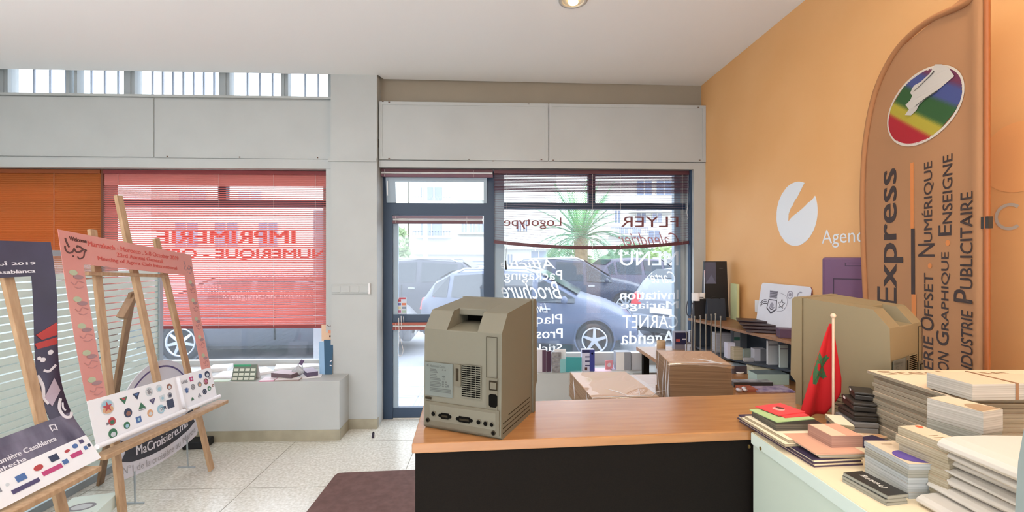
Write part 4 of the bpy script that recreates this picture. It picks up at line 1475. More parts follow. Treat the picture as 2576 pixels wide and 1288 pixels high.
# ------------------------------------------------------------------ left side: glass partition, easels, posters
M_FROST = mat('frosted_film', '#f2f8f4', .6, trans=.5)
M_ALU = mat('aluminium_profile', '#aab4ba', .4, metal=.3)
M_CLEAR = glass_mat('partition_glass', 0.06, (0.93, 0.97, 0.95, 1), 0.05, (.85, .95, .9, 1))
XS = -2.70
ys0, ys1 = 1.0, 3.81
ZS1 = 1.555
t = thing('glass_partition', 'glass partition with white frosted stripes behind the easels', 'partition', (XS, (ys0 + ys1) / 2, 0))
hy = (ys1 - ys0) / 2
MB().box(-.02, .02, -hy, hy, ZS1 - .035, ZS1, M_ALU).build('top_rail', t, bevel=.002)
MB().box(-.02, .02, -hy, hy, 0, .05, M_ALU).build('bottom_rail', t, bevel=.002)
MB().box(-.02, .02, hy - .04, hy, .05, ZS1 - .035, M_ALU).build('post', t, bevel=.002)
MB().box(-.02, .02, -hy, -hy + .04, .05, ZS1 - .035, M_ALU).build('post', t, bevel=.002)
MB().box(-.004, .004, -hy + .04, hy - .04, .05, ZS1 - .035, M_CLEAR).build('glass_pane', t)
fb = MB()
z = .10
while z < 1.38:
    h = .0455
    fb.box(.0045, .0065, -hy + .042, hy - .042, z, z + h - .008, M_FROST)
    z += h
fb.build('frosted_stripes', t)

M_PINE = wood_mat('easel_pine', '#bf9e7c', '#a88664', 6, (8, 8, 1.2), .55)
M_PINE2 = wood_mat('easel_pine_dark', '#9c7c60', '#86684c', 6, (8, 8, 1.2), .55)
def easel(label, pts, loc):
    """pts: world points of each member"""
    t = thing('wooden_easel', label, 'easel', loc)
    L = Vector(loc)
    for key, (p, q, w, h) in pts.items():
        MB().bar(Vector(p) - L, Vector(q) - L, w, h, M_PINE2 if key.startswith('rear') else M_PINE, ref=(1, 0, 0)).build(key.split('.')[0], t, bevel=.003)
    return t
XT = -1.95
Lb = (-2.12, 2.9, 0)
trayA, trayB = PX(246, 1142, XT), PX(550, 1008, XT)
footR = PZ(532, 1182, .012); footL = Vector((-1.98, 2.53, .012))
topL, topR = PX(232, 578, -2.24), PX(392, 600, -2.24)
mtop, mbot = PX(297, 492, -2.27), PX(396, 962, -2.06)
footC = PZ(252, 1218, .012); topC = PX(333, 735, -2.25)
easel('pine easel carrying the pink welcome frame', {
    'leg.l': (footL, topL, .045, .02), 'leg.r': (footR, topR, .045, .02), 'mast': (mbot, mtop, .045, .022),
    'crossbar': (PX(213, 688, -2.185), PX(414, 694, -2.185), .02, .04),
    'rear_leg': (footC, topC, .045, .02), 'rear_bracket': (PX(305, 800, -2.27), PX(337, 742, -2.25), .03, .05),
    'tray': (trayA + Vector((.02, -.02, -.012)), trayB + Vector((.02, .02, -.012)), .024, .075)}, Lb)
L1 = (-2.10, 1.75, 0)
t1 = easel('pine easel carrying the black event poster frame', {
    'leg.r': (Vector((-1.93, 2.20, .012)), PX(8, 660, -2.17), .045, .02), 'leg.l': (Vector((-1.93, 1.30, .012)), Vector((-2.2, 1.55, 1.60)), .045, .02),
    'mast': (Vector((-2.05, 1.75, .60)), Vector((-2.26, 1.83, 1.86)), .045, .022), 'rear_leg': (Vector((-2.46, 1.9, .012)), Vector((-2.24, 1.78, 1.5)), .045, .02),
    'crossbar': (Vector((-2.165, 1.50, 1.35)), Vector((-2.165, 2.02, 1.35)), .02, .04),
    'tray': (Vector((-1.90, 1.20, .525)), Vector((-1.90, 2.24, .515)), .024, .08)}, L1)

# --- pink welcome frame
def bil(TL, TR, BL, BR, bow):
    n = (TR - TL).cross(TL - BL).normalized()
    if n.x < 0:
        n = -n
    def fn(a, b):
        lo = BL + (BR - BL) * a; hi = TL + (TR - TL) * a
        return lo + (hi - lo) * b - n * bow * math.sin(PI * b)
    return fn, n
TL, TR = PX(145, 577, -2.165), PX(480, 641, -2.165)
BL, BR = PX(244, 1130, -1.935), PX(547, 1003, -1.935)
fn, nn = bil(TL, TR, BL, BR, .012)
org = (BL + BR) / 2
t = thing('poster_frame', 'pink cut-out welcome photo frame with a white logo strip on the farther easel', 'poster', tuple(org))
fno = lambda a, b: fn(a, b) - org
M_PINK = mat('pink_print', '#dd9c92', .5, var=.12, scale=3, col2='#d48c84', trans=.1)
M_PWHITE = mat('logo_strip_white', '#efeef2', .45)
NU, NV = 60, 60
hole = lambda u, v: .118 < u < .905 and .215 < v < .853
bd = MB().grid(fno, NU, NV, lambda u, v: M_PWHITE if v < .215 else M_PINK, skip=hole, smooth=False)
fr = Frame(fn=lambda a, b: fno(a, b) + nn * .0016, N=nn)
M_BRN = mat('brown_print', '#5a3530', .6)
M_COR = mat('coral_print', '#c85a52', .6)
M_ROSE = mat('rose_print', '#b8807e', .6)
M_LEAF = mat('leaf_print', '#b0b79a', .6)
M_DUSK = mat('dusk_print', '#a07c80', .6)
# brush script greeting at both top corners (strokes)
def greeting(mb, a, b, s, sy, m):
    S = lambda pts: [(a + x * s, b + y * sy) for x, y in pts]
    fr.stroke(mb, smoothpts(S([(.08, .95), (.12, .7), (.2, .45)]), 5), s * .07, m, 1)
    fr.stroke(mb, smoothpts(S([(0.02, .5), (.03, .28), (.15, .14), (.32, .22), (.42, .42)]), 5), s * .06, m, 1)
    fr.stroke(mb, smoothpts(S([(.42, .42), (.5, .25), (.66, .28), (.82, .46), (.6, .6), (.55, .5)]), 5), s * .065, m, 1)
    fr.stroke(mb, smoothpts(S([(.82, .46), (.98, .42), (.88, .3), (.8, .02), (.6, -.12), (.52, .0)]), 5), s * .05, m, 1)
    fr.disc(mb, a + .33 * s, b - .02 * sy, s * .035, m, sy * .05)
pb = bd
greeting(pb, .022, .885, .125, .085, M_BRN)
greeting(pb, .905, .875, .085, .075, M_DUSK)
fr.text(pb, 'Welcome', .055, .957, .098, .020, M_BRN, bold=.01)
fr.text(pb, 'Marrakech - Morocco . 5-8 October 2019', .16, .945, .70, .026, M_COR, bold=.005)
fr.text(pb, '23rd Annual General', .34, .912, .36, .022, M_COR, bold=.005)
fr.text(pb, 'Meeting of Agora Club International', .21, .874, .62, .026, M_COR, bold=.005)
vb = bd
for side in (0, 1):
    for k in range(5):
        bb = .76 - .125 * k
        aa = .062 if side == 0 else .955
        w_ = .042 if side == 0 else .030
        fr.disc(vb, aa - .3 * w_, bb + .045, w_ * .55, M_LEAF, .013, n=12)
        fr.disc(vb, aa + .3 * w_, bb + .026, w_ * .7, M_DUSK, .010, n=12)
        fr.stroke(vb, smoothpts([(aa - w_ * .8, bb), (aa - w_ * .3, bb - .012), (aa + w_ * .2, bb + .006), (aa + w_, bb - .002)], 4), .004, M_ROSE, 1)
        fr.stroke(vb, smoothpts([(aa - w_ * .4, bb - .022), (aa + w_ * .2, bb - .028), (aa + w_ * .8, bb - .020)], 4), .004, M_ROSE, 1)
lg = bd
LC = {k: mat('logo_' + k, v, .5) for k, v in dict(red='#b03a3c', green='#2f6a48', blue='#4a6aa0', navy='#2c3450', violet='#4a4068', brown='#8a5a48', grey='#8a8a92', magenta='#b83a72', sky='#9ac0d0', sand='#d0a078', pale='#c9cfd4').items()}
def logo(a, b, r, kind, c1, c2='pale'):
    ra, rb_ = r, r * .85
    if kind == 'disc':
        fr.disc(lg, a, b, ra, LC[c1], rb_, lay=1); fr.disc(lg, a, b - rb_ * .2, ra * .6, LC[c2], rb_ * .5, lay=1.5)
    elif kind == 'ring':
        fr.arc(lg, a, b, ra, 0, 2 * PI, ra * .3, LC[c1], 1, rb_)
        for k in range(8):
            t_ = PI * k / 4
            fr.stroke(lg, [(a, b), (a + ra * .85 * math.cos(t_), b + rb_ * .85 * math.sin(t_))], ra * .14, LC[c2], 1.5)
    elif kind == 'tri':
        fr.poly(lg, [(a - ra, b + rb_ * .7), (a + ra, b + rb_ * .7), (a, b - rb_ * .8)], LC[c1], 1); fr.poly(lg, [(a - ra * .6, b + rb_ * .55), (a + ra * .6, b + rb_ * .55), (a, b)], LC[c2], 1.5)
    elif kind == 'mount':
        fr.poly(lg, [(a - ra, b - rb_ * .6), (a + ra, b - rb_ * .6), (a, b + rb_ * .8)], LC[c1], 1); fr.rect(lg, a - ra, b - rb_ * .95, a + ra, b - rb_ * .75, LC[c2], 1)
    elif kind == 'sq':
        fr.rect(lg, a - ra, b - rb_, a + ra, b + rb_, LC[c1], 1); fr.disc(lg, a, b, ra * .5, LC[c2], rb_ * .5, lay=1.5)
    elif kind == 'star':
        fr.disc(lg, a, b, ra, LC['pale'], rb_, lay=1); fr.disc(lg, a, b + rb_ * .35, ra * .8, LC['sky'], rb_ * .5, lay=1.3); fr.disc(lg, a, b - rb_ * .35, ra * .8, LC['sand'], rb_ * .5, lay=1.4)
        pts = []
        for k in range(10):
            t_ = PI / 2 + PI * k / 5; q = 1 if k % 2 == 0 else .4
            pts.append((a + ra * .75 * q * math.cos(t_), b + rb_ * .75 * q * math.sin(t_)))
        fr.poly(lg, pts, LC['red'], 2)
    elif kind == 'spark':
        for k in range(6):
            t_ = PI * k / 6
            fr.stroke(lg, [(a - ra * math.cos(t_), b - rb_ * math.sin(t_)), (a + ra * math.cos(t_), b + rb_ * math.sin(t_))], ra * .16, LC[c1], 1)
for (a, b, r, kind, c1, c2) in [
    (.105, .165, .042, 'star', 'red', 'pale'), (.215, .172, .026, 'tri', 'green', 'red'), (.305, .175, .026, 'tri', 'navy', 'blue'), (.40, .178, .024, 'ring', 'pale', 'grey'), (.48, .18, .024, 'disc', 'pale', 'sky'), (.565, .172, .02, 'disc', 'brown', 'pale'),
    (.115, .095, .022, 'disc', 'red', 'green'), (.225, .108, .026, 'disc', 'navy', 'brown'), (.325, .118, .026, 'mount', 'green', 'grey'), (.41, .122, .024, 'tri', 'violet', 'grey'), (.49, .122, .020, 'sq', 'pale', 'sky'), (.555, .125, .018, 'disc', 'grey', 'navy'),
    (.105, .04, .026, 'disc', 'green', 'pale'), (.20, .052, .020, 'disc', 'green', 'sky'), (.285, .058, .018, 'sq', 'blue', 'sky'), (.375, .068, .022, 'disc', 'sand', 'pale'), (.46, .068, .028, 'disc', 'sky', 'pale'), (.545, .078, .028, 'sq', 'navy', 'navy'),
    (.775, .178, .016, 'sq', 'magenta', 'pale'), (.87, .18, .018, 'disc', 'blue', 'blue'), (.945, .178, .026, 'disc', 'navy', 'pale'),
    (.71, .12, .02, 'spark', 'blue', 'pale'), (.775, .128, .018, 'ring', 'grey', 'grey'), (.845, .130, .020, 'disc', 'grey', 'sand'), (.915, .135, .020, 'ring', 'brown', 'magenta'), (.962, .15, .010, 'disc', 'grey', 'pale'),
    (.745, .06, .014, 'mount', 'green', 'grey'), (.82, .066, .018, 'mount', 'grey', 'pale'), (.88, .075, .018, 'ring', 'navy', 'navy'), (.935, .085, .018, 'disc', 'green', 'pale'), (.982, .095, .011, 'disc', 'brown', 'pale')]:
    logo(a, b, r, kind, c1, c2)
fr.text(lg, 'AGORA', .665, .165, .07, .018, LC['grey'], 1, bold=.01)
fr.text(lg, 'MARHABA', .08, .085, .03, .012, LC['grey'], 1)
fr.text(lg, 'COM', .455, .06, .045, .018, LC['navy'], 1.8, bold=.02)
bd.build('board', t, solid=.002)
rr = MB()
c_ = lambda a, b, off: tuple(fno(a, b) + nn * off)
rr.tube([c_(-.015, .012, .014), c_(.3, .012, .014), c_(.63, .012, .013)], .013, 12, M_PWHITE)
rr.tube([c_(.66, .012, .012), c_(.9, .012, .012), c_(1.01, .012, .012)], .012, 12, M_PWHITE)
rr.build('rolled_edge', t)
cur = MB()
def curl(u, v):
    a = -.6 + 3.6 * u
    return fno(.625 + .028 * math.sin(a), .02 + .19 * v) + nn * (.012 - .014 * math.cos(a))
cur.grid(curl, 14, 4, M_PWHITE).build('curled_seam', t, solid=.0015)

# --- black event frame
TL, TR = Vector((-2.15, 1.18, 1.585)), PX(127, 609, -2.15)
BL, BR = Vector((-1.90, 1.20, .545)), PX(254, 1152, -1.90)
def bow2(a, b):
    lo = BL2 + (BR2 - BL2) * a; hi = TL2 + (TR2 - TL2) * a
    return lo + (hi - lo) * b - n2 * .085 * math.sin(PI * b) * (1 if b > .2 else .6 + 2 * b) - n2 * .03 * math.sin(2 * PI * b) * a
BL2, BR2, TL2, TR2 = BL, BR, TL, TR
n2 = (TR - TL).cross(TL - BL).normalized()
n2 = n2 if n2.x > 0 else -n2
org = (BL + BR) / 2
t = thing('poster_frame', 'black and violet cut-out event photo frame on the nearer easel', 'poster', tuple(org))
f1 = lambda a, b: bow2(a, b) - org
M_NIGHT = mat('night_print', '#352a3c', .4, var=.3, scale=2.5, col2='#4a4460')
M_NIGHT2 = mat('dusk_band_print', '#40384e', .4, var=.5, scale=3.5, col2='#7a7488', stretch=(1, 3, 1))
def m2(u, v):
    return M_PWHITE if v < .11 else (M_NIGHT2 if v < .235 else M_NIGHT)
bd = MB().grid(f1, 50, 60, m2, skip=lambda u, v: .10 < u < .895 and .235 < v < .845, smooth=False)
fr = Frame(fn=lambda a, b: f1(a, b) + n2 * .0018, N=n2)
pb = bd
M_WINK = mat('white_print', '#e6e2ea', .5)
M_REDP = mat('ember_print', '#b83a34', .5)
M_LIL = mat('lilac_print', '#b9a8b8', .5)
fr.text(pb, '11 - 13 \uFEDE\uFEF3\uFEAE\uFE91\uFE83 2019', .58, .895, .34, .020, M_WINK, bold=.01)
fr.text(pb, 'ance, Casablanca', .66, .862, .255, .018, M_WINK, bold=.01)
fr.poly(pb, [(.905, .60), (.995, .64), (.995, .585), (.93, .575)], M_REDP, 1); fr.poly(pb, [(.90, .565), (.995, .575), (.995, .545), (.91, .54)], M_REDP, 1)
fr.disc(pb, .93, .49, .012, M_WINK, .010); fr.disc(pb, .965, .515, .012, M_WINK, .010); fr.disc(pb, .915, .50, .008, M_WINK, .008)
fr.stroke(pb, smoothpts([(.93, .445), (.95, .435), (.97, .445), (.985, .455)], 4), .010, M_WINK)
fr.stroke(pb, smoothpts([(.90, .43), (.915, .38), (.908, .33), (.92, .30)], 5), .014, M_WINK)
fr.poly(pb, [(.91, .33), (.97, .40), (.985, .34), (.93, .285)], M_LIL, 1)
fr.stroke(pb, smoothpts([(.975, .305), (.955, .265), (.962, .225), (.985, .215), (.999, .232)], 6), .012, M_WINK, 1.5)
fr.stroke(pb, smoothpts([(.978, .285), (.972, .262), (.978, .248)], 4), .007, M_WINK, 1.5)
fr.stroke(pb, [(.885, .212), (.885, .185), (.895, .192), (.905, .182), (.908, .208), (.886, .212)], .004, M_WINK, 1.5)
fr.text(pb, 'Le Marrakech dans toute sa lumière Casablanca', .30, .145, .58, .020, M_WINK, 1.5, bold=.005)
fr.text(pb, '#MarhabaMarrakecha', .42, .118, .32, .018, M_WINK, 1.5, bold=.005)
lg = bd
for (a, b, w_, h_, c, sh) in [(.60, .065, .03, .022, 'grey', 0), (.64, .068, .012, .010, 'pale', 1), (.69, .070, .035, .024, 'blue', 0), (.76, .076, .035, .018, 'red', 1), (.83, .085, .034, .026, 'navy', 0), (.89, .088, .022, .010, 'red', 1), (.93, .093, .024, .016, 'blue', 1), (.965, .100, .018, .016, 'violet', 0),
                          (.69, .035, .10, .016, 'violet', 0), (.80, .046, .08, .018, 'magenta', 0), (.86, .052, .022, .018, 'blue', 0), (.915, .060, .05, .018, 'magenta', 0), (.965, .068, .014, .016, 'blue', 0), (.985, .072, .012, .014, 'navy', 0), (.45, .05, .07, .03, 'navy', 0), (.46, .015, .03, .016, 'grey', 1), (.30, .045, .07, .03, 'blue', 0)]:
    if sh:
        fr.disc(lg, a, b, w_ / 2, LC[c], h_ / 2 * 1.2)
    else:
        fr.rect(lg, a - w_ / 2, b - h_ / 2, a + w_ / 2, b + h_ / 2, LC[c])
bd.build('board', t, solid=.002)

# --- cruise placard with a rounded top behind the farther easel
t = thing('cruise_placard', 'white round topped cruise placard with a black ribbon behind the pink frame easel', 'placard', (0, 0, 0))
cy = 3.13
XPL = -2.20
t.location = (XPL, cy, 0)
U = Vector((0, 1, 0)); V = Vector((-.05, 0, 1)).normalized()
N_ = Vector((V.z, 0, -V.x))
M_PLW = mat('placard_white', '#d9d8e2', .5)
b_pts = []
for i in range(17):
    f = -1 + i / 8
    b_pts.append((.355 * f, .155 + .04 * f * f))
b_pts += [(.375, .30), (.36, .42)]
for i in range(29):
    a = math.radians(-8 + 196 * i / 28)
    b_pts.append((.35 * math.cos(a), .475 + .345 * math.sin(a)))
b_pts += [(-.36, .42), (-.375, .30)]
n = len(b_pts)
front = [U * p + V * q + N_ * .003 for p, q in b_pts]; back_ = [U * p + V * q - N_ * .003 for p, q in b_pts]
b = MB()
b.add(front + back_, [tuple(range(n)), tuple(range(2 * n - 1, n - 1, -1))] + [(i, (i + 1) % n, n + (i + 1) % n, n + i) for i in range(n)], M_PLW)
fr = Frame(fn=lambda p, q: U * p + V * q + N_ * .0035, N=N_)
M_VIO = mat('violet_line', '#5a4c80', .5)
M_RIB = mat('ribbon_black', '#2e2e3a', .5)
M_GRT = mat('placard_grey', '#a5a3a8', .5)
fr.arc(b, 0, .475, .305, math.radians(5), math.radians(175), .011, M_VIO, n=40)
RB = 1.1
def arcpt(x, zc_, off):
    """point on the gently sagging line through height zc_"""
    return (x, zc_ + off + RB - math.sqrt(RB * RB - x * x))
NA = 24
lo = [arcpt(-.27 + .54 * i / NA, .235, 0) for i in range(NA + 1)]; hi = [arcpt(-.27 + .54 * i / NA, .235, .125) for i in range(NA + 1)]
vs = [fr.pt(*p, 1) for p in lo] + [fr.pt(*p, 1) for p in hi]
b.add(vs, [(i, i + 1, NA + 2 + i, NA + 1 + i) for i in range(NA)], M_RIB)
for sg in (-1, 1):
    a0, a1, md = arcpt(sg * .27, .235, 0), arcpt(sg * .27, .235, .125), arcpt(sg * .30, .235, .065)
    e0, e1 = arcpt(sg * .335, .235, .012), arcpt(sg * .335, .235, .140)
    fr.poly(b, [a0, e0, md], M_RIB); fr.poly(b, [a1, md, e1], M_RIB); fr.poly(b, [a0, md, a1], M_RIB)
def arctext(mb, txt, x0_, x1_, zc_, h, m, bold):
    vs, fs = text_geo(txt)
    xa = min(v[0] for v in vs); xb = max(v[0] for v in vs); ya = min(v[1] for v in vs); yb = max(v[1] for v in vs)
    for k, o_ in enumerate((0.0, .0035) if bold else (0.0,)):
        mb.add([fr.pt(*arcpt(x0_ + o_ + (x1_ - x0_) * (x - xa) / (xb - xa), zc_, h * (y - ya) / (yb - ya)), 2 + .12 * k) for x, y in vs], fs, m)
arctext(b, 'MaCroisiere.ma', -.22, .255, .266, .060, M_WINK, .015)
arctext(b, 'N°1 de la croisière au Maroc', -.325, .335, .172, .046, M_GRT, 0)
b.build('placard_board', t)
for yy in (-.24, .24):
    MB().bar((.0, yy, 0), (-.006, yy, .20), .010, .006, M_ALU).box(-.07, .05, yy - .006, yy + .006, 0, .008, M_ALU).build('foot', t)

# --- things on the floor round the easels
b = MB()
q = PZ(60, 1290, .02)
M_TEAL = mat('teal_print', '#3aa39a', .45)
M_TEALD = mat('teal_dark', '#1d5a58', .5)
def floorbox(name, label, cat, A, B, C, z0, z1, m, deco=None):
    return onpile(name, label, cat, A, B, C, z0, z1, m, m, deco)
def decot(fr_, b_, sx, sy):
    fr_.disc(b_, sx * .35, sy * .45, sx * .12, M_DARK, sy * .08, lay=1.2)
    fr_.disc(b_, sx * .8, sy * .75, sx * .08, M_DARK, sy * .06, lay=1.2)
o = block('display_board', 'teal printed board lying under the nearer easel', 'board', Vector((-2.22, 2.02, 0)), .10, .40, .86, .001, .17, M_TEAL, M_TEAL, deco=decot)
def decow(fr_, b_, sx, sy):
    fr_.rect(b_, sx * .1, sy * .2, sx * .9, sy * .3, LC['grey'], lay=1.2)
    fr_.disc(b_, sx * .5, sy * .55, sx * .3, LC['grey'], sy * .15, lay=1.2); fr_.disc(b_, sx * .5, sy * .55, sx * .22, LC['pale'], sy * .1, lay=1.8)
o = block('printed_carton', 'white and pale green carton on the teal board', 'carton', Vector((-2.10, 2.40, 0)), .25, .20, .28, .171, .24, mat('pale_carton', '#d8e6e0', .5), mat('pale_carton', '#d8e6e0', .5), deco=decow)
b = MB()
b.tube([(-2.60, 1.45, .30), (-2.60, 2.62, .44)], .05, 14, M_REDP)
b.tube([(-2.60, 1.20, .27), (-2.60, 1.449, .30)], .0505, 14, mat('leaf_green_roll', '#2f7a3c', .6))
b.box(-2.66, -2.54, 1.25, 2.55, 0, .24, M_DARK)
tag(b.build('rolled_banner'), 'red and green rolled banner on a dark block behind the black frame', 'rolled banner')
q = PZ(521, 1113, 0)
o = MB().box(-.09, .09, -.06, .06, 0, .06, M_DARK).build('dark_case', None, (q.x - .02, min(q.y, 3.74), 0), .1, bevel=.01)
tag(o, 'small dark case on the floor against the window ledge behind the pine easel', 'case')
q = PZ(938, 1101, 0)
b = MB().cyl((0, 0, 0), (.004, 0, .042), .011, .010, 12, mat('violet_black', '#2e2638', .4)).cyl((.004, 0, .042), (.005, 0, .048), .006, .006, 10, M_DARK)
tag(b.build('bottle_cap', None, (q.x, q.y, 0)), 'tiny dark plastic plug standing on the pale floor by the door', 'plug')

# brown mat
M_MAT = mat('brown_mat', '#6a4c46', .75, var=.35, scale=22, col2='#5a3e38')
M_MATR = mat('mat_rim', '#8a4450', .7)
c1 = PZ(842, 1187, 0.03); c0 = PZ(1075, 1177, 0.03)
top = [PZ(738, 1310, .03), PZ(842, 1193, .03), PZ(850, 1187, .03), PZ(864, 1185.5, .03), PZ(1075, 1177, .03)]
u_ = (c0 - c1).normalized(); v_ = Vector((-u_.y, u_.x, 0))
top = top + [c0 - v_ * 1.2, ]
top = [top[0] - v_ * .35 + Vector((-.0, 0, 0))] + top[1:]
pts = [(p.x, p.y) for p in top]
o = MB().prism(pts, 'z', 0.0008, .022, M_MAT).build('floor_mat', bevel=.004)
tag(o, 'brown floor mat with white specks beside the counter', 'mat')

# ------------------------------------------------------------------ things on the left window ledge
def ledge(name, label, cat, A, B, C, h0, h1, side, top, deco=None, group=None, maxd=.3, zl=ZLEDGE):
    z1 = zl + h1
    A, B, C = PZ(*A, z1), PZ(*B, z1), PZ(*C, z1)
    u_ = (B - A); w_ = u_.length; u_.normalize(); v_ = Vector((-u_.y, u_.x, 0)); d_ = min(max((C - A).dot(v_), .03), maxd)
    return block(name, label, cat, A + u_ * w_ / 2 + v_ * d_ / 2, math.atan2(u_.y, u_.x), w_, d_, zl + h0, z1, side, top, group, deco=deco)
# desk calendar
pa, pb_ = PY(580, 958, 3.85), PY(640, 957, 3.85)
t = thing('desk_calendar', 'green headed tent calendar with twelve month blocks on the window ledge', 'calendar', ((pa.x + pb_.x) / 2, 3.86, ZLEDGE))
w_ = (pb_.x - pa.x) / 2
zt_ = PY(600, 917, 3.90).z - ZLEDGE
M_CALG = mat('calendar_grey', '#6f7a6e', .5)
lean_ = .04
b = MB().hexa([(-w_, 0, 0), (w_, 0, 0), (w_, .003, 0), (-w_, .003, 0), (-w_, lean_, zt_), (w_, lean_, zt_), (w_, lean_ + .003, zt_), (-w_, lean_ + .003, zt_)], M_CALG)
b.hexa([(-w_, .095, 0), (w_, .095, 0), (w_, .098, 0), (-w_, .098, 0), (-w_, lean_ + .003, zt_), (w_, lean_ + .003, zt_), (w_, lean_ + .006, zt_), (-w_, lean_ + .006, zt_)], M_PAPER)
fr = Frame((-w_, -.0006, 0), (1, 0, 0), Vector((0, lean_, zt_)).normalized(), N=(0, -1, 0))
H_ = math.hypot(lean_, zt_)
for i in range(4):
    for j in range(3):
        fr.rect(b, 2 * w_ * (.04 + .24 * i), H_ * (.06 + .27 * j), 2 * w_ * (.23 + .24 * i), H_ * (.22 + .27 * j), mat('calendar_cell', '#d5d9cc', .6), 1)
        fr.rect(b, 2 * w_ * (.04 + .24 * i), H_ * (.22 + .27 * j), 2 * w_ * (.23 + .24 * i), H_ * (.26 + .27 * j), mat('calendar_head', '#4b564c', .6), 1)
fr.rect(b, 0, H_ * .87, 2 * w_ * .72, H_, mat('calendar_green', '#3a9a70', .5), 1)
b.build('calendar_card', t)
items = [
    ('booklet', 'pink edged booklet beside the tent calendar', 'booklet', (651, 958), (688, 957), (660, 948), 0, .008, mat('pink_cover', '#d9709a', .5), mat('pale_cover', '#e9dfe6', .5)),
    ('booklet', 'white booklet lying at the ledge front beside the pink one', 'booklet', (690, 957), (752, 955), (690, 950), 0, .010, mat('taupe_edges', '#a08e88', .6), M_PAPER),
    ('leaflet_stack', 'brown edged leaflet stack on the ledge behind the white booklet', 'leaflets', (682, 938), (733, 942), (690, 928), .0115, .045, mat('leaflet_edge', '#6b5a60', .6), mat('leaflet_top', '#cfc3cb', .6)),
    ('leaflet_stack', 'dark leaflet stack on the ledge beside the tall cardboard display', 'leaflets', (772, 938), (800, 934), (777, 925), .0055, .04, mat('leaflet_dark', '#5b5068', .6), mat('leaflet_top2', '#b9b2c4', .6)),
    ('paper_sheet', 'loose white sheet at the ledge end by the pillar', 'sheet', (752, 952), (808, 948), (770, 936), 0, .004, M_PAPER, M_PAPER),
    ('paper_sheet', 'white sheet left of the tent calendar', 'sheet', (530, 950), (580, 948), (525, 932), 0, .012, M_PAPER, M_PAPER),
    ('paper_sheet', 'pale green sheet at the ledge front left of the calendar', 'sheet', (530, 960), (575, 959), (540, 954), 0, .004, mat('pale_green_sheet', '#cfe6d2', .6), mat('pale_green_sheet', '#cfe6d2', .6)),
    ('paper_stack', 'paper stack far back on the ledge near the glass', 'papers', (520, 928), (572, 925), (520, 918), 0, .03, M_PAPER, M_PAPER),
    ('paper_sheet', 'fanned white sheet behind the calendar', 'sheet', (655, 938), (690, 932), (650, 925), 0, .02, M_PAPER, M_PAPER),
    ('paper_sheet', 'wide white sheet lying near the glass', 'sheet', (690, 928), (760, 922), (700, 916), 0, .016, M_PAPER, M_PAPER),
    ('paper_sheet', 'white sheet by the glass beside the tall cardboard display', 'sheet', (762, 924), (804, 920), (765, 914), 0, .02, M_PAPER, M_PAPER)]
for (nm, lab, cat_, A, B, C, h0, h1, s_, tp) in items:
    ledge(nm, lab, cat_, A, B, C, h0, h1, s_, tp, maxd=.22)
# plastic wrapped bits
q = PZ(750, 944, ZLEDGE + .01)
t = thing('plastic_bag', 'clear plastic bag with a small violet box on the ledge papers', 'bag', (q.x, q.y, ZLEDGE + .012))
M_BAG = mat('clear_bag', '#cfd2d6', .3, trans=.3)
def bagf(u, v):
    a = 2 * PI * u
    r = (.032 * math.sin(PI * min(v * 1.15 + .12, 1)) + .004) * (1 + .15 * math.sin(5 * a + 7 * v))
    return Vector((r * 1.3 * math.cos(a), r * math.sin(a), .10 * v))
MB().grid(bagf, 18, 10, M_BAG, smooth=False).build('wrap', t)
MB().box(-.014, .014, -.010, .010, .0, .04, mat('violet_box', '#5a4468', .5)).build('violet_box', t, loc=(.018, 0, .09), rot=(0, .5, .3))
# tall cardboard display leaning in the corner
pa, pb_ = PY(799, 940, 4.02), PY(834, 940, 4.02)
z1_ = PY(815, 818, 4.10).z
M_CARDB = mat('peach_card', '#d9b79a', .5); M_BLU1 = mat('deep_blue_print', '#24506e', .45); M_BLU2 = mat('sky_blue_print', '#8fb4d6', .45)
xw = pb_.x - pa.x
t = thing('cardboard_display', 'tall peach and blue cardboard display leaning in the window corner', 'display', (pa.x + xw / 2, 4.04, ZLEDGE))
H_ = z1_ - ZLEDGE
hx = xw / 2 - .004
b = MB()
def pl(xa_, xb_, za_, zb_, m, y):
    b.hexa([(xa_, y, za_), (xb_, y, za_), (xb_, y + .006, za_), (xa_, y + .006, za_), (xa_ - .02 * (zb_ > H_ * .5), y + .05 * zb_ / H_, zb_), (xb_ - .0, y + .05 * zb_ / H_, zb_), (xb_, y + .05 * zb_ / H_ + .006, zb_), (xa_ - .02 * (zb_ > H_ * .5), y + .05 * zb_ / H_ + .006, zb_)], m)
pl(-hx * .1, hx, 0, H_ * .70, M_BLU1, 0)
pl(-hx * .9, -hx * .1, 0, H_ * .66, M_BLU2, .002)
pl(-hx * .9, hx, H_ * .68, H_, M_CARDB, .045)
fb2 = b
fr = Frame((-hx, .04, H_ * .7), (1, 0, 0), (0, 0, 1), N=(0, -1, 0))
fr.stroke(fb2, smoothpts([(.06, .13), (.075, .115), (.09, .125), (.10, .12), (.115, .135)], 4), .006, M_BRN, 8)
fr.rect(fb2, .065, .06, .125, .085, mat('coral_patch', '#d98a6a', .5), 8)
fr.rect(fb2, .075, .025, .11, .04, M_BRN, 8)
fr.stroke(fb2, [(.10, -.18), (.115, -.17)], .008, M_WINK, 90); fr.stroke(fb2, [(.098, -.21), (.114, -.215)], .008, M_WINK, 90)
b.build('board', t)

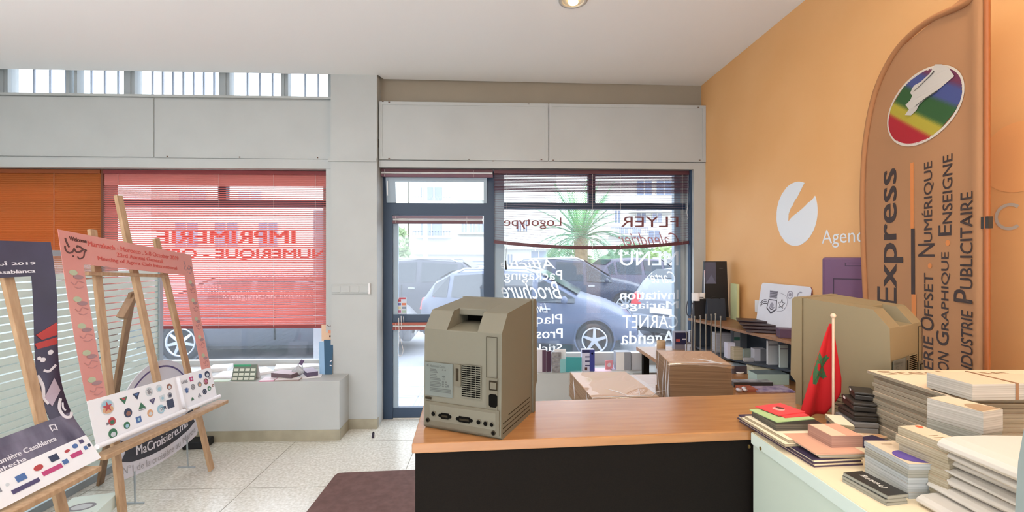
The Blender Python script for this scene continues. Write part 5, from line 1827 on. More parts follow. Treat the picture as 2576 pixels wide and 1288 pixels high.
# ------------------------------------------------------------------ on the right window ledge, seen over the counter
def upright(name, label, cat, x0, x1, ya, yb, Y, depth, m, group=None, yaw=0.0, deco=None, z0=None):
    """standing slab seen between px x0..x1 and py ya (top) .. yb"""
    p, q = PY(x0, yb, Y), PY(x1, yb, Y)
    zt_ = PY(x0, ya, Y).z
    zb_ = z0 if z0 is not None else ZLEDGE
    w_ = q.x - p.x
    b = MB().box(-w_ / 2, w_ / 2, 0, depth, 0, zt_ - zb_, m)
    if deco:
        fr_ = Frame((-w_ / 2, 0, 0), (1, 0, 0), (0, 0, 1), N=(0, -1, 0))
        deco(fr_, b, w_, zt_ - zb_)
    o = b.build(name, None, ((p.x + q.x) / 2, Y, zb_ + .0005), yaw, bevel=.0015)
    return tag(o, label, cat, group)
YR = 4.06
def d_dark(fr_, b_, w, h):
    fr_.rect(b_, w * .55, 0.005, w * .98, h * .98, mat('plum_cover', '#54384c', .5))
def d_lines(fr_, b_, w, h):
    for k in range(5):
        fr_.rect(b_, w * .1, h * (.2 + .13 * k), w * .8, h * (.23 + .13 * k), LC['grey'])
upright('brochure', 'white and plum brochure standing beside the beige computer', 'brochure', 1352, 1374, 880, 946, YR - .02, .02, mat('brochure_white', '#cfcbd0', .5), deco=d_dark)
upright('brochure', 'plum brochure standing second from the beige computer', 'brochure', 1375, 1388, 884, 947, YR + .005, .02, mat('plum_cover', '#54384c', .5), yaw=.3)
upright('brochure', 'grey patterned brochure standing left of the teal card', 'brochure', 1389, 1412, 886, 948, YR - .03, .02, mat('brochure_grey', '#a5a3a4', .5, var=.5, scale=30, col2='#6d6a6c'), deco=d_lines)
o = upright('brochure', 'pale cover brochure standing behind the grey patterned one', 'brochure', 1395, 1424, 879, 940, YR + .03, .015, M_PAPER)
t_ = upright('folded_card', 'teal folded card standing on the right window ledge', 'card', 1424, 1463, 899, 946, YR - .03, .004, mat('teal_card', '#3f9a9e', .5), yaw=-.08)
upright('folded_card', 'pale teal card wing standing left of the teal folded card', 'card', 1409, 1424, 904, 948, YR - .035, .004, mat('pale_teal_card', '#8cc8cc', .5), yaw=.25)
def d_box(fr_, b_, w, h):
    fr_.rect(b_, w * .60, 0.0, w, h, mat('royal_blue', '#3a4494', .5))
    fr_.rect(b_, 0, h * .86, w * .6, h, mat('navy_band', '#2a2c5a', .5))
    for k in range(3):
        fr_.rect(b_, w * .25, h * (.25 + .2 * k), w * .6, h * (.30 + .2 * k), mat('navy_band', '#2a2c5a', .5))
    fr_.rect(b_, w * .22, h * .06, w * .42, h * .2, M_BRN)
    fr_.disc(b_, w * .8, h * .82, w * .07, M_WINK, n=12)
upright('product_box', 'white and royal blue box standing on the right window ledge', 'box', 1464, 1496, 880, 941, YR - .01, .06, mat('box_lilac', '#cfd0e4', .5), deco=d_box)
upright('folded_card', 'small pink folded card on the right window ledge', 'card', 1522, 1543, 907, 930, 4.12, .01, mat('pink_card', '#e79aa4', .5), yaw=.3, deco=lambda f_, b_, w, h: f_.disc(b_, w * .5, h * .5, w * .25, M_WINK))
ledge('paper_sheet', 'pale pink sheet lying before the small pink folded card', 'sheet', (1495, 935), (1540, 935), (1500, 926), 0, .004, mat('pale_pink_sheet', '#ecc9d4', .6), mat('pale_pink_sheet', '#ecc9d4', .6), zl=ZLEDGE)
upright('carton', 'grey sided white carton standing on the right window ledge', 'carton', 1550, 1587, 886, 930, 4.08, .09, mat('carton_grey', '#9a9ea8', .5), deco=lambda f_, b_, w, h: f_.rect(b_, 0, 0, w * .55, h * .99, M_PAPER))
upright('carton', 'plain white carton standing by the grey sided one', 'carton', 1588, 1617, 888, 925, 4.10, .07, mat('carton_white', '#d4d6dc', .5))
ledge('photo_card', 'violet patterned card lying before the grey sided carton', 'card', (1540, 930), (1562, 930), (1545, 918), 0, .006, mat('violet_patterned', '#a598c8', .5, var=.5, scale=50, col2='#e2ddea'), mat('violet_patterned', '#a598c8'), zl=ZLEDGE)

# ------------------------------------------------------------------ wrapped board stacks on the work table
M_FILM = glass_mat('cling_film', .06, (1, 1, 1, 1), .10, (.9, .92, .95, 1))
def reams(label, A, B, C, z1, cuts, seed):
    ctr_, yaw_, sx_, sy_ = rectfrom(A, B, C, z1)
    sy_ = abs(sy_)
    t = thing('wrapped_board_stack', label, 'board stack', (ctr_.x, ctr_.y, ZT), yaw_)
    z = 0; H_ = z1 - ZT
    for k, f in enumerate(cuts):
        zz_ = H_ * f
        b = MB().box(-sx_ / 2 + jit(.004), sx_ / 2 + jit(.004), -sy_ / 2 + jit(.004), sy_ / 2, z, zz_ - .001, M_KRAFT)
        b.box(-sx_ / 2 + .003, sx_ / 2 - .003, -sy_ / 2 + .003, sy_ / 2 - .003, zz_ - .001, zz_ - .0004, mat('kraft_top', '#c7a283', .5))
        b.build('board_bundle', t)
        z = zz_
    rnd = random.Random(seed)
    def film(u, v):
        # shell draped over top and sides: v 0..1 goes round the section, u along x
        e = .006
        x = (-sx_ / 2 - e) + (sx_ + 2 * e) * u
        per = [(-sy_ / 2 - e, .0), (-sy_ / 2 - e, H_ + e), (sy_ / 2 + e, H_ + e), (sy_ / 2 + e, 0)]
        L_ = [H_ + e, sy_ + 2 * e, H_ + e]
        tot = sum(L_); d = v * tot
        for i in range(3):
            if d <= L_[i] + 1e-6:
                f = d / L_[i]
                y = per[i][0] + (per[i + 1][0] - per[i][0]) * f; z = per[i][1] + (per[i + 1][1] - per[i][1]) * f
                break
            d -= L_[i]
        w = .0025 * math.sin(x * 21 + z * 17 + seed) + .0015 * math.sin(y * 27 - x * 19)
        return Vector((x + w, y + (w if i != 1 else 0) - (.002 if i == 0 else 0), z + (w + .002 if i == 1 else 0)))
    MB().grid(film, 30, 40, M_FILM, smooth=True).build('plastic_film', t)
    sb = MB()
    M_CREASE = mat('film_crease', '#f4f4f8', .15, trans=.3)
    def fold(p0, p1, w_):
        p0, p1 = Vector(p0), Vector(p1); md = (p0 + p1) / 2 + Vector((rnd.uniform(-.01, .01), rnd.uniform(-.01, .01), .002))
        sb.tube([tuple(p0), tuple(md), tuple(p1)], [.0006, w_, .0005], 5, M_CREASE)
    for k in range(3):
        x = -sx_ / 2 + sx_ * rnd.uniform(.1, .9)
        fold((x, -sy_ / 2 - .007, H_ + .006), (x + rnd.uniform(-.12, .12), -sy_ / 2 + sy_ * rnd.uniform(.15, .45), H_ + .007), .0025)
    for k in range(3):
        y = -sy_ / 2 + sy_ * rnd.uniform(.0, .7)
        fold((-sx_ / 2 - .006, y, H_ * .2), (-sx_ / 2 - .004, y + rnd.uniform(-.05, .05), H_ + .004), .0025)
    fold((-sx_ / 2, -sy_ / 2, H_ + .006), (sx_ / 2, -sy_ / 2 + .01, H_ + .006), .003)
    fold((-sx_ / 2, -sy_ / 2 - .003, .0), (-sx_ / 2, -sy_ / 2 - .003, H_ + .005), .004)
    sb.build('film_crease', t)
    return t
reams('low stack of tan boards wrapped in clear film behind the counter', (1490, 1003), (1660, 998), (1472, 936), .855, [.5, 1], 2)
reams('tall stack of tan boards wrapped in clear film beside the low one', (1684, 914), (1843, 918), (1622, 880), .99, [.28, .62, 1], 5)

# ------------------------------------------------------------------ shelf unit along the orange wall
ZSH = 1.02
fa, fb_ = PZ(1731, 800, ZSH), PZ(1985, 858, ZSH)
M_UNIT = mat('dark_unit_panel', '#3c4450', .5)
M_SHELF = wood_mat('shelf_wood', '#9c7350', '#8a6242', 5, (1, 10, 10), .4)
t = thing('wall_shelf_unit', 'low shelf unit with a brown board along the orange wall', 'shelf unit', ((fa.x + XR) / 2, (fa.y + fb_.y) / 2, 0))
L = t.location.copy()
pts = [(fb_.x - L.x + .03, fb_.y - L.y - .35), (fb_.x - L.x, fb_.y - L.y), (fa.x - L.x, fa.y - L.y), (XR - .01 - L.x, fa.y - L.y + .02), (XR - .01 - L.x, fb_.y - L.y - .35)]
MB().prism(pts, 'z', ZSH - .018, ZSH, M_SHELF).build('shelf_board', t, bevel=.001)
MB().box(XR - .03 - L.x, XR - .01 - L.x, fb_.y - .35 - L.y, fa.y - L.y, ZT + .001, ZSH - .018, M_UNIT).build('back_panel', t)
MB().box(fa.x + .03 - L.x, XR - .03 - L.x, fa.y - .03 - L.y, fa.y - .008 - L.y, ZT + .001, ZSH - .018, M_UNIT).build('end_panel', t)
ZL2 = .80
fa2, fb2_ = PZ(1796, 894, ZL2), PZ(1992, 932, ZL2)
MB().prism([(fb2_.x - L.x, fb2_.y - L.y), (fa2.x - L.x, fa2.y - L.y), (fa2.x - L.x + .02, fa.y - .035 - L.y), (XR - .032 - L.x, fa.y - .035 - L.y), (XR - .032 - L.x, fb2_.y - L.y)], 'z', ZL2 - .014, ZL2, M_UNIT).build('lower_shelf', t)
def onshelf(name, label, cat, x0, x1, ya, yb, dep, m, zb=ZSH, deco=None, yaw=0, top=None):
    """box whose front foot edge is seen from (x0,yb) to (x1,yb); ya is its top edge"""
    p, q = PZ(x0, yb, zb), PZ(x1, yb, zb)
    c = (p + q) / 2
    dist = F * (CAMH - zb) / (yb - 644)
    h = (yb - ya) / F * dist
    w_ = (q - p).length
    b = MB().box(-w_ / 2, w_ / 2, 0, dep, 0, h, m)
    if top:
        b.box(-w_ / 2 + .0005, w_ / 2 - .0005, .0005, dep - .0005, h, h + .0004, top)
    if deco:
        fr_ = Frame((-w_ / 2, 0, 0), (1, 0, 0), (0, 0, 1), N=(0, -1, 0)); deco(fr_, b, w_, h)
    o = b.build(name, None, (c.x, c.y, zb + .0005), -YAW + yaw, bevel=.001)
    return tag(o, label, cat)
M_BAGK = mat('black_paper_bag', '#1c1a1c', .5)
M_BAGB = mat('slate_paper_bag', '#2d3540', .45)
M_BAGF = mat('bag_fold', '#54566a', .45)
def paperbag(label, x0, x1, ya, yb, dep, m, zb=ZSH, fold=True, off=0.0):
    p, q = PZ(x0, yb, zb), PZ(x1, yb, zb)
    c = (p + q) / 2
    dist = F * (CAMH - zb) / (yb - 644)
    h = (yb - ya) / F * dist; w_ = (q - p).length
    t = thing('paper_bag', label, 'bag', (c.x, c.y + off, zb + .0005), -YAW)
    n_ = .004
    b = MB()
    b.hexa([(-w_ / 2, 0, 0), (w_ / 2, 0, 0), (w_ / 2, dep, 0), (-w_ / 2, dep, 0), (-w_ / 2 + n_, dep * .3, h), (w_ / 2 - n_, dep * .3, h), (w_ / 2 - n_, dep * .62, h), (-w_ / 2 + n_, dep * .62, h)], m)
    b.build('bag_body', t, bevel=.002)
    if fold:
        fb3 = MB()
        fr_ = Frame(fn=lambda a, bb: Vector((-w_ / 2 + a, dep * .3 * bb / h - .001, bb)), N=(0, -1, 0))
        fr_.rect(fb3, w_ * .04, h * .60, w_ * .50, h * .985, M_BAGF, 1)
        fr_.poly(fb3, [(w_ * .04, h * .60), (w_ * .3, h * .76), (w_ * .50, h * .60)], mat('bag_fold_light', '#6a6c84', .45), 1.6)
        fr_.disc(fb3, w_ * .72, h * .87, w_ * .09, mat('bag_print', '#4a4648', .5), h * .008, lay=1)
        fb3.build('folded_flap', t)
    else:
        MB().tube(smoothpts([(-w_ * .25, dep * .3, h - .002), (-w_ * .2, dep * .25, h + .012), (w_ * .1, dep * .25, h + .012), (w_ * .2, dep * .3, h - .002)], 5), .0025, 6, M_BAGK).build('handle', t)
    return t
paperbag('tall black paper bag with a folded flap on the shelf', 1789, 1850, 658, 803, .09, M_BAGK, off=.10)
paperbag('small black paper bag beside the window end of the shelf', 1747, 1786, 753, 803, .06, M_BAGK, fold=False, off=.0)
paperbag('slate paper bag before the tall black paper bag', 1779, 1827, 752, 806, .06, M_BAGB, fold=False, off=-.005)
o = onshelf('upright_board', 'pale yellow edged board standing against the tall black bag', 'board', 1853, 1860, 715, 806, .10, mat('lime_board', '#cfd4a0', .5))
def d_mag(fr_, b_, w, h):
    for k, c in enumerate(('#d8c060', '#c88850', '#6a4a90', '#8a9ad0', '#d8d0d0', '#b84a40')):
        fr_.rect(b_, 0, h * k / 6, w, h * (k + 1) / 6, mat('mag_%d' % k, c, .5))
o = upright('magazine', 'colourful magazine standing behind the tall black bag by the window', 'magazine', 1772, 1783, 680, 800, 3.675, .010, M_PAPER, deco=d_mag, z0=ZSH)
q = PZ(1757, 757, 1.165)
for (px, lab) in ((1750, 'white paper roll on the small black bag'), (1764, 'second white paper roll just behind the first')):
    dq = P(px, 757, 3.62 if px == 1750 else 3.69)
    o = MB().lathe([(.030, 0), (.030, .062), (.012, .062), (.012, .01)], 24, M_PAPER).build('paper_roll', None, (dq.x, dq.y, dq.z + .002))
    tag(o, lab, 'paper roll')
# badge placard leaning on the wall
t = thing('badge_placard', 'white rounded placard with a striped badge drawing leaning on the orange wall', 'placard', (0, 0, 0))
pl0, pl1 = PZ(1903, 813, ZSH), PZ(2030, 816, ZSH)
p0 = P(1900, 819, 3.25); p1 = P(2024, 850, 2.78)
q0 = P(1925, 714, 3.25); q1 = P(2037, 716, 2.78)
t.location = (p0 + p1) / 2; t.location.z = ZSH + .001
q0.x = min(q0.x, XR - .02); q1.x = min(q1.x, XR - .02)
L = Vector(t.location)
Vv = ((q0 - p0) + (q1 - p1)) / 2; Hh = Vv.length; Vv.normalize()
Uu = (p1 - p0); Uu.z = 0; Ww = Uu.length; Uu.normalize()
Nn = Uu.cross(Vv).normalized()
if Nn.y > 0:
    Nn = -Nn
O0 = -Uu * Ww / 2
r = .025
pts = [(0, 0), (Ww, 0)]
for (cx_, cy_, s0) in ((Ww - r, Hh - r, 0), (r, Hh - r, 90)):
    for k in range(7):
        a = math.radians(s0 + 15 * k)
        pts.append((cx_ + r * math.cos(a), cy_ + r * math.sin(a)))
fp = [O0 + Uu * a + Vv * c for a, c in pts]
n = len(pts)
M_BURG = mat('burgundy_edge', '#7a3040', .5)
b = MB()
b.add([p + Nn * .0005 for p in fp], [tuple(range(n))], mat('placard_paper', '#e2e2ea', .5, var=.08, scale=6))
b.add(fp + [p - Nn * .012 for p in fp], [(i, (i + 1) % n, n + (i + 1) % n, n + i) for i in range(n)] + [tuple(range(2 * n - 1, n - 1, -1))], M_BURG)
fr = Frame(O0 + Nn * .001, Uu, Vv, N=Nn)
pb = b
M_DRAW = mat('drawn_ink', '#4a4650', .6); M_DRAW2 = mat('drawn_grey', '#9a96a4', .6)
bx0, by0, s = Ww * .30, Hh * .55, Hh * .30
fr.poly(pb, [(bx0 - s * .45, by0 + s * .35), (bx0 - s * .55, by0 - s * .35), (bx0, by0 - s * .7), (bx0 + s * .55, by0 - s * .35), (bx0 + s * .45, by0 + s * .35)], M_DRAW, 1)
fr.poly(pb, [(bx0 - s * .38, by0 + s * .28), (bx0 - s * .46, by0 - s * .3), (bx0, by0 - s * .58), (bx0 + s * .46, by0 - s * .3), (bx0 + s * .38, by0 + s * .28)], mat('placard_light', '#d6d4de', .5), 1.6)
fr.disc(pb, bx0, by0 - s * .08, s * .2, M_DRAW2, lay=2.2); fr.arc(pb, bx0, by0 - s * .08, s * .28, math.radians(200), math.radians(340), s * .06, M_DRAW, 2.2)
fr.poly(pb, [(bx0 - s * .36, by0 + s * .42), (bx0 + s * .36, by0 + s * .42), (bx0 + s * .45, by0 + s * 1.0), (bx0 - s * .45, by0 + s * 1.0)], M_DRAW2, 1)
for k in range(4):
    fr.rect(pb, bx0 - s * .4, by0 + s * (.52 + .12 * k), bx0 + s * .4, by0 + s * (.56 + .12 * k), M_DRAW, 1.6)
for k in range(3):
    fr.stroke(pb, smoothpts([(bx0 - s * 1.3, by0 - s * (.3 - .14 * k)), (bx0 - s * .95, by0 - s * (.05 - .14 * k)), (bx0 - s * .55, by0 - s * (.0 - .12 * k))], 4), s * .06, M_DRAW, 1)
st_ = []
for k in range(11):
    a = PI / 2 + PI * k / 5
    q_ = s * (.36 if k % 2 == 0 else .15)
    st_.append((bx0 + s * .95 + q_ * math.cos(a), by0 + s * .1 + q_ * math.sin(a)))
fr.stroke(pb, st_, s * .05, M_DRAW, 1)
fr.stroke(pb, smoothpts([(bx0 + s * .6, by0 + s * .9), (bx0 + s * 1.3, by0 + s * .7), (bx0 + s * 1.5, by0 + s * .2), (bx0 + s * 1.2, by0 - s * .3), (bx0 + s * .6, by0 - s * .45)], 5), s * .03, M_DRAW2, 1)
for k in (0, 1):
    cx_ = Ww * (.63 + .19 * k)
    fr.arc(pb, cx_, Hh * .80, Hh * .075, math.radians(60 * k), math.radians(360 - 60 * k), Hh * .022, M_DRAW2, 1)
    if k == 0:
        fr.disc(pb, cx_, Hh * .80, Hh * .04, M_DRAW2, lay=1)
b.build('placard_board', t)
# leather folders on the shelf edge
M_LEATH = mat('dark_leather', '#3a2a30', .4)
for k in range(4):
    z0_, z1_ = ZSH + .001 + .013 * k, ZSH + .0125 + .013 * k
    A, B, C = PZ(1878 - 8 * k, 832 - 9 * k, z1_), PZ(1988 - 4 * k, 838 - 9 * k, z1_), PZ(1852 + 3 * k, 818 - 7 * k, z1_)
    u_ = (B - A); w_ = u_.length; u_.normalize(); v_ = Vector((-u_.y, u_.x, 0)); d_ = .13
    lab = ['lowest dark leather folder on the brown shelf', 'second dark leather folder up on the brown shelf', 'third dark leather folder up on the brown shelf', 'topmost dark leather folder on the brown shelf'][k]
    block('leather_folder', lab, 'folder', A + u_ * w_ / 2 + v_ * d_ / 2, math.atan2(u_.y, u_.x) + jit(.06), w_, d_, z0_, z1_, M_LEATH, M_LEATH, bevel=.004)
q = PZ(1968, 850, ZSH)
o = MB().box(-.05, .05, -.04, .04, 0, .055, mat('purple_box', '#5c4258', .5)).build('purple_box', None, (q.x + .035, q.y + .01, ZSH + .0005), -.3, bevel=.003)
tag(o, 'purple box at the near end of the brown shelf beside the folders', 'box')
# purple plastic case by the banner
q0, q1 = P(2069, 748, 2.50), P(2215, 748, 2.36)
t = thing('plastic_case', 'purple plastic case standing by the orange wall behind the banner', 'case', ((q0.x + q1.x) / 2, (q0.y + q1.y) / 2, ZSH + .001), math.atan2((q1 - q0).y, (q1 - q0).x))
zt_ = P(2069, 648, 2.50).z - ZSH
w_ = (q1 - q0).length / 2
M_PUR = mat('purple_plastic', '#6c4a6e', .5); M_PURD = mat('purple_groove', '#43304a', .6)
MB().box(-w_, w_, 0, .05, 0, zt_, M_PUR).build('case_body', t, bevel=.012)
gb = MB()
gb.box(-w_ * .2, w_ * .9, -.002, .0, zt_ - .045, zt_ - .028, M_PURD).box(-w_ * .17, w_ * .9, -.003, -.001, zt_ - .0425, zt_ - .0305, M_PUR)
gb.box(-w_ * .62, w_ * .9, -.002, 0, zt_ - .118, zt_ - .112, M_PURD).box(-w_ * .62, -w_ * .58, -.002, 0, .02, zt_ - .112, M_PURD)
gb.build('groove', t)

# ------------------------------------------------------------------ small goods on the work table
def ontable(name, label, cat, x0, x1, ya, yb, dep, m, deco=None, yaw=0, top=None):
    return onshelf(name, label, cat, x0, x1, ya, yb, dep, m, zb=ZT, deco=deco, yaw=yaw, top=top)
def onlow(name, label, cat, x0, x1, ya, yb, dep, m, deco=None, yaw=0, top=None):
    return onshelf(name, label, cat, x0, x1, ya, yb, dep, m, zb=ZL2, deco=deco, yaw=yaw, top=top)
M_CW = layered('card_white_edge', '#e8e8ec', '#b4b4ba', 200); M_CC = layered('card_cream_edge', '#e6dcc0', '#b5a888', 200)
def d_navy(fr_, b_, w, h):
    fr_.rect(b_, w * .05, h * .3, w * .95, h * .95, mat('navy_print', '#2e2c4e', .5)); fr_.rect(b_, w * .55, h * .55, w * .9, h * .62, M_WINK, 1.5); fr_.rect(b_, w * .1, h * .45, w * .4, h * .6, M_COR, 1.5)
ontable('printed_box', 'navy printed box at the window end of the work table', 'box', 1697, 1732, 835, 880, .06, mat('box_grey', '#8a8690', .5), d_navy)
ontable('card_stack', 'grey rounded box beside the navy printed box', 'box', 1730, 1748, 862, 882, .04, mat('box_taupe', '#8f8a92', .5))
ontable('paper_stack', 'white paper block standing behind the metal rods', 'papers', 1735, 1760, 832, 876, .03, M_CW)
ontable('paper_stack', 'tilted white papers behind the metal rods', 'papers', 1762, 1785, 840, 880, .05, M_CW, yaw=.3)
q = PZ(1773, 882, ZT)
for k, (px, py) in enumerate(((1765, 880), (1781, 884))):
    q = PZ(px, py, ZT)
    o = MB().lathe([(.026, 0), (.028, .005), (.028, .032), (.025, .036), (.012, .036), (.012, .004)], 22, mat('kraft_tape', '#a5714c', .5)).build('tape_roll', None, (q.x, q.y, ZT + .0005))
    tag(o, ['brown tape roll nearest the window among the metal rods', 'brown tape roll nearer the camera among the metal rods'][k], 'tape roll')
ontable('white_tray', 'white flat tray behind the tall wrapped stack', 'tray', 1735, 1800, 872, 892, .10, M_CW)
onlow('card_stack', 'tall white card stack in front of the dark unit panel', 'card stack', 1802, 1840, 838, 887, .07, M_CW)
def d_gr(fr_, b_, w, h):
    fr_.rect(b_, w * .02, h * .1, w * .48, h * .96, M_PAPER); fr_.rect(b_, w * .04, h * .55, w * .46, h * .72, mat('soft_green_label', '#6aa58e', .5), 1.5)
onlow('product_carton', 'grey carton with a green and white label against the unit panel', 'carton', 1845, 1880, 834, 884, .05, mat('carton_slate', '#8c9096', .5), d_gr)
onlow('card_stack', 'pale lilac card block left of the cream card blocks', 'card stack', 1830, 1850, 863, 902, .05, mat('lilac_block', '#d4d4e6', .6))
onlow('card_stack', 'cream card block beside the lilac card block', 'card stack', 1846, 1868, 875, 906, .05, M_CC)
onlow('card_stack', 'pale green card block behind the cream card block', 'card stack', 1872, 1896, 880, 900, .05, mat('mint_block', '#cfd9c8', .6))
onlow('card_stack', 'white card block with a grey side before the dark panel', 'card stack', 1898, 1928, 878, 909, .05, mat('white_block', '#dcdce6', .6), deco=lambda f_, b_, w, h: f_.rect(b_, w * .5, 0, w, h, mat('block_grey', '#94979c', .6)))
onlow('paper_sheet', 'thin white sheets lying before the card blocks', 'sheet', 1872, 1896, 901, 910, .02, M_CW)
def d_tall(fr_, b_, w, h):
    fr_.rect(b_, w * .04, h * .8, w * .96, h * .86, LC['grey'])
onlow('paper_bag', 'white upright sample bag before the dark panel', 'bag', 1932, 1957, 858, 918, .02, mat('bag_white', '#dfe2e4', .6), d_tall)
onlow('paper_bag', 'second white upright sample bag beside the beige computer', 'bag', 1962, 1983, 868, 925, .015, mat('bag_mint', '#cfdad4', .6), d_tall)
ontable('flat_box', 'slate blue flat box on the work table', 'box', 1842, 1890, 921, 940, .10, mat('slate_box', '#463c44', .5), top=mat('slate_lid', '#7d8a94', .4))
ontable('flat_box', 'cream flat box behind the mint flat box', 'box', 1897, 1966, 926, 949, .10, mat('cream_box', '#c9c4ac', .5), top=mat('cream_lid', '#a9a48e', .4))
ontable('flat_box', 'mint flat box with a dark lid beside the beige computer', 'box', 1904, 1985, 942, 968, .11, mat('mint_box', '#a9bfb6', .5), top=mat('mint_lid', '#5d6c70', .4))
ontable('magazine_pile', 'grey photo magazines before the mint flat box', 'magazines', 1846, 1945, 962, 975, .07, M_BOXK, top=mat('photo_cover', '#b5b5ba', .5, var=.7, scale=14, col2='#5d5d68'))
ontable('magazine', 'violet picture magazine beside the beige computer', 'magazine', 1905, 2000, 984, 988, .12, mat('violet_cover', '#6c5a94', .45, var=.8, scale=18, col2='#d9c9d8'), top=mat('violet_cover', '#6c5a94'))
ontable('magazine', 'brick red edged magazine left of the violet one', 'magazine', 1868, 1906, 980, 986, .14, mat('brick_cover', '#a8604c', .5), top=mat('brick_cover', '#a8604c'))
q = PZ(1864, 985, ZT)
b = MB()
rnd = random.Random(4)
for k in range(7):
    b.sphere((rnd.uniform(-.03, .03), rnd.uniform(-.02, .02), .010 + rnd.uniform(0, .008)), .012, mat('crumpled_foil', '#d5d5de', .3, metal=.4), 8, (1.2, 1, .8))
tag(b.build('crumpled_wrapper', None, (q.x, q.y, ZT)), 'crumpled silvery wrapper beside the tall wrapped stack', 'wrapper')
q = PZ(1858, 938, ZT)
o = MB().lathe([(.002, .004), (.03, .004), (.034, .012), (.036, .012), (.032, 0), (.002, 0)], 24, M_PAPER).build('small_dish', None, (q.x, q.y, ZT + .0005)); tag(o, 'small white dish before the slate blue flat box', 'dish')
# kraft candle and cards by the glass
q = PZ(1661, 882, ZT)
o = MB().lathe([(.001, 0), (.036, 0), (.036, .085), (.032, .09), (.03, .082), (.001, .082)], 24, mat('kraft_cup', '#c9ab86', .6)).build('kraft_cup', None, (q.x, q.y - .02, ZT + .0005)); tag(o, 'tan kraft cup on the work table before the glass', 'cup')
# thin metal rods on round feet
M_ROD = mat('brushed_metal_rod', '#a39c90', .35, metal=.7)
rods = [(1727, 900, 835), (1740, 904, 790), (1748, 907, 795), (1762, 911, 793), (1776, 916, 790), (1789, 922, 790), (1800, 925, 788), (1813, 932, 795)]
rl = ['shortest metal rod at the window end of the work table', 'second metal rod from the window on the work table', 'third metal rod from the window on the work table', 'fourth metal rod from the window on the work table', 'fifth metal rod from the window on the work table', 'third metal rod from the near end of the row', 'second metal rod from the near end of the row', 'nearest metal rod of the row on the work table']
for k, (px, yb, ya) in enumerate(rods):
    q = PZ(px, yb, ZT)
    dist = F * (CAMH - ZT) / (yb - 644)
    h = (yb - ya) / F * dist
    t = thing('display_rod', rl[k], 'rod', (q.x, q.y, ZT), 0, None)
    MB().lathe([(.001, 0), (.022, 0), (.018, .008), (.007, .018), (.004, .026), (.001, .027)], 16, M_ROD).build('foot', t)
    MB().cyl((0, 0, .02), (0, 0, h), .0045, .0042, 10, M_ROD).build('rod', t)
    MB().cyl((0, 0, h - .012), (0, 0, h), .0062, .0062, 10, M_ROD).build('tip', t)
b = MB(); q = P(1739, 790, 3.35)
b.tube(smoothpts([tuple(P(x, y, 3.35)) for x, y in ((1730, 757), (1727, 775), (1729, 792), (1736, 795), (1740, 784), (1740, 770), (1743, 762), (1745, 775), (1744, 800), (1742, 850), (1742, 917))], 5), .003, 6, mat('dark_wire', '#4a4850', .4, metal=.5))
tag(b.build('wire_hook'), 'bent dark wire hook rising beside the small black bag', 'wire hook')
# ------------------------------------------------------------------ the street outside
ZG = -0.22
M_PAVE = mat('pavement', '#cfd2d6', .6, var=.15, scale=4)
M_PAVEJ = mat('pavement_joint', '#9aa2ae', .7)
M_ROAD = mat('asphalt', '#9ea2aa', .8, var=.2, scale=3)
b = MB().box(-16, 14, YOUT, 6.3, -.25, -.02, M_PAVE)
for k in range(-30, 30):
    x = k * .42
    b.box(x, x + .012, YOUT, 6.3, -.021, -.0185, M_PAVEJ); b.box(x + .05, x + .058, YOUT, 6.3, -.021, -.0185, M_PAVEJ)
for k in range(5):
    y = YOUT + .1 + k * .42
    b.box(-16, 14, y, y + .012, -.021, -.0185, M_PAVEJ); b.box(-16, 14, y + .05, y + .058, -.021, -.0185, M_PAVEJ)
b.box(-16, 14, 6.3, 6.45, -.25, -.03, mat('kerb', '#b9bcc0', .7))
o = b.build('pavement'); o['kind'] = 'structure'
o = MB().box(-60, 70, 6.45, 90, ZG - .1, ZG, M_ROAD).build('street'); o['kind'] = 'structure'

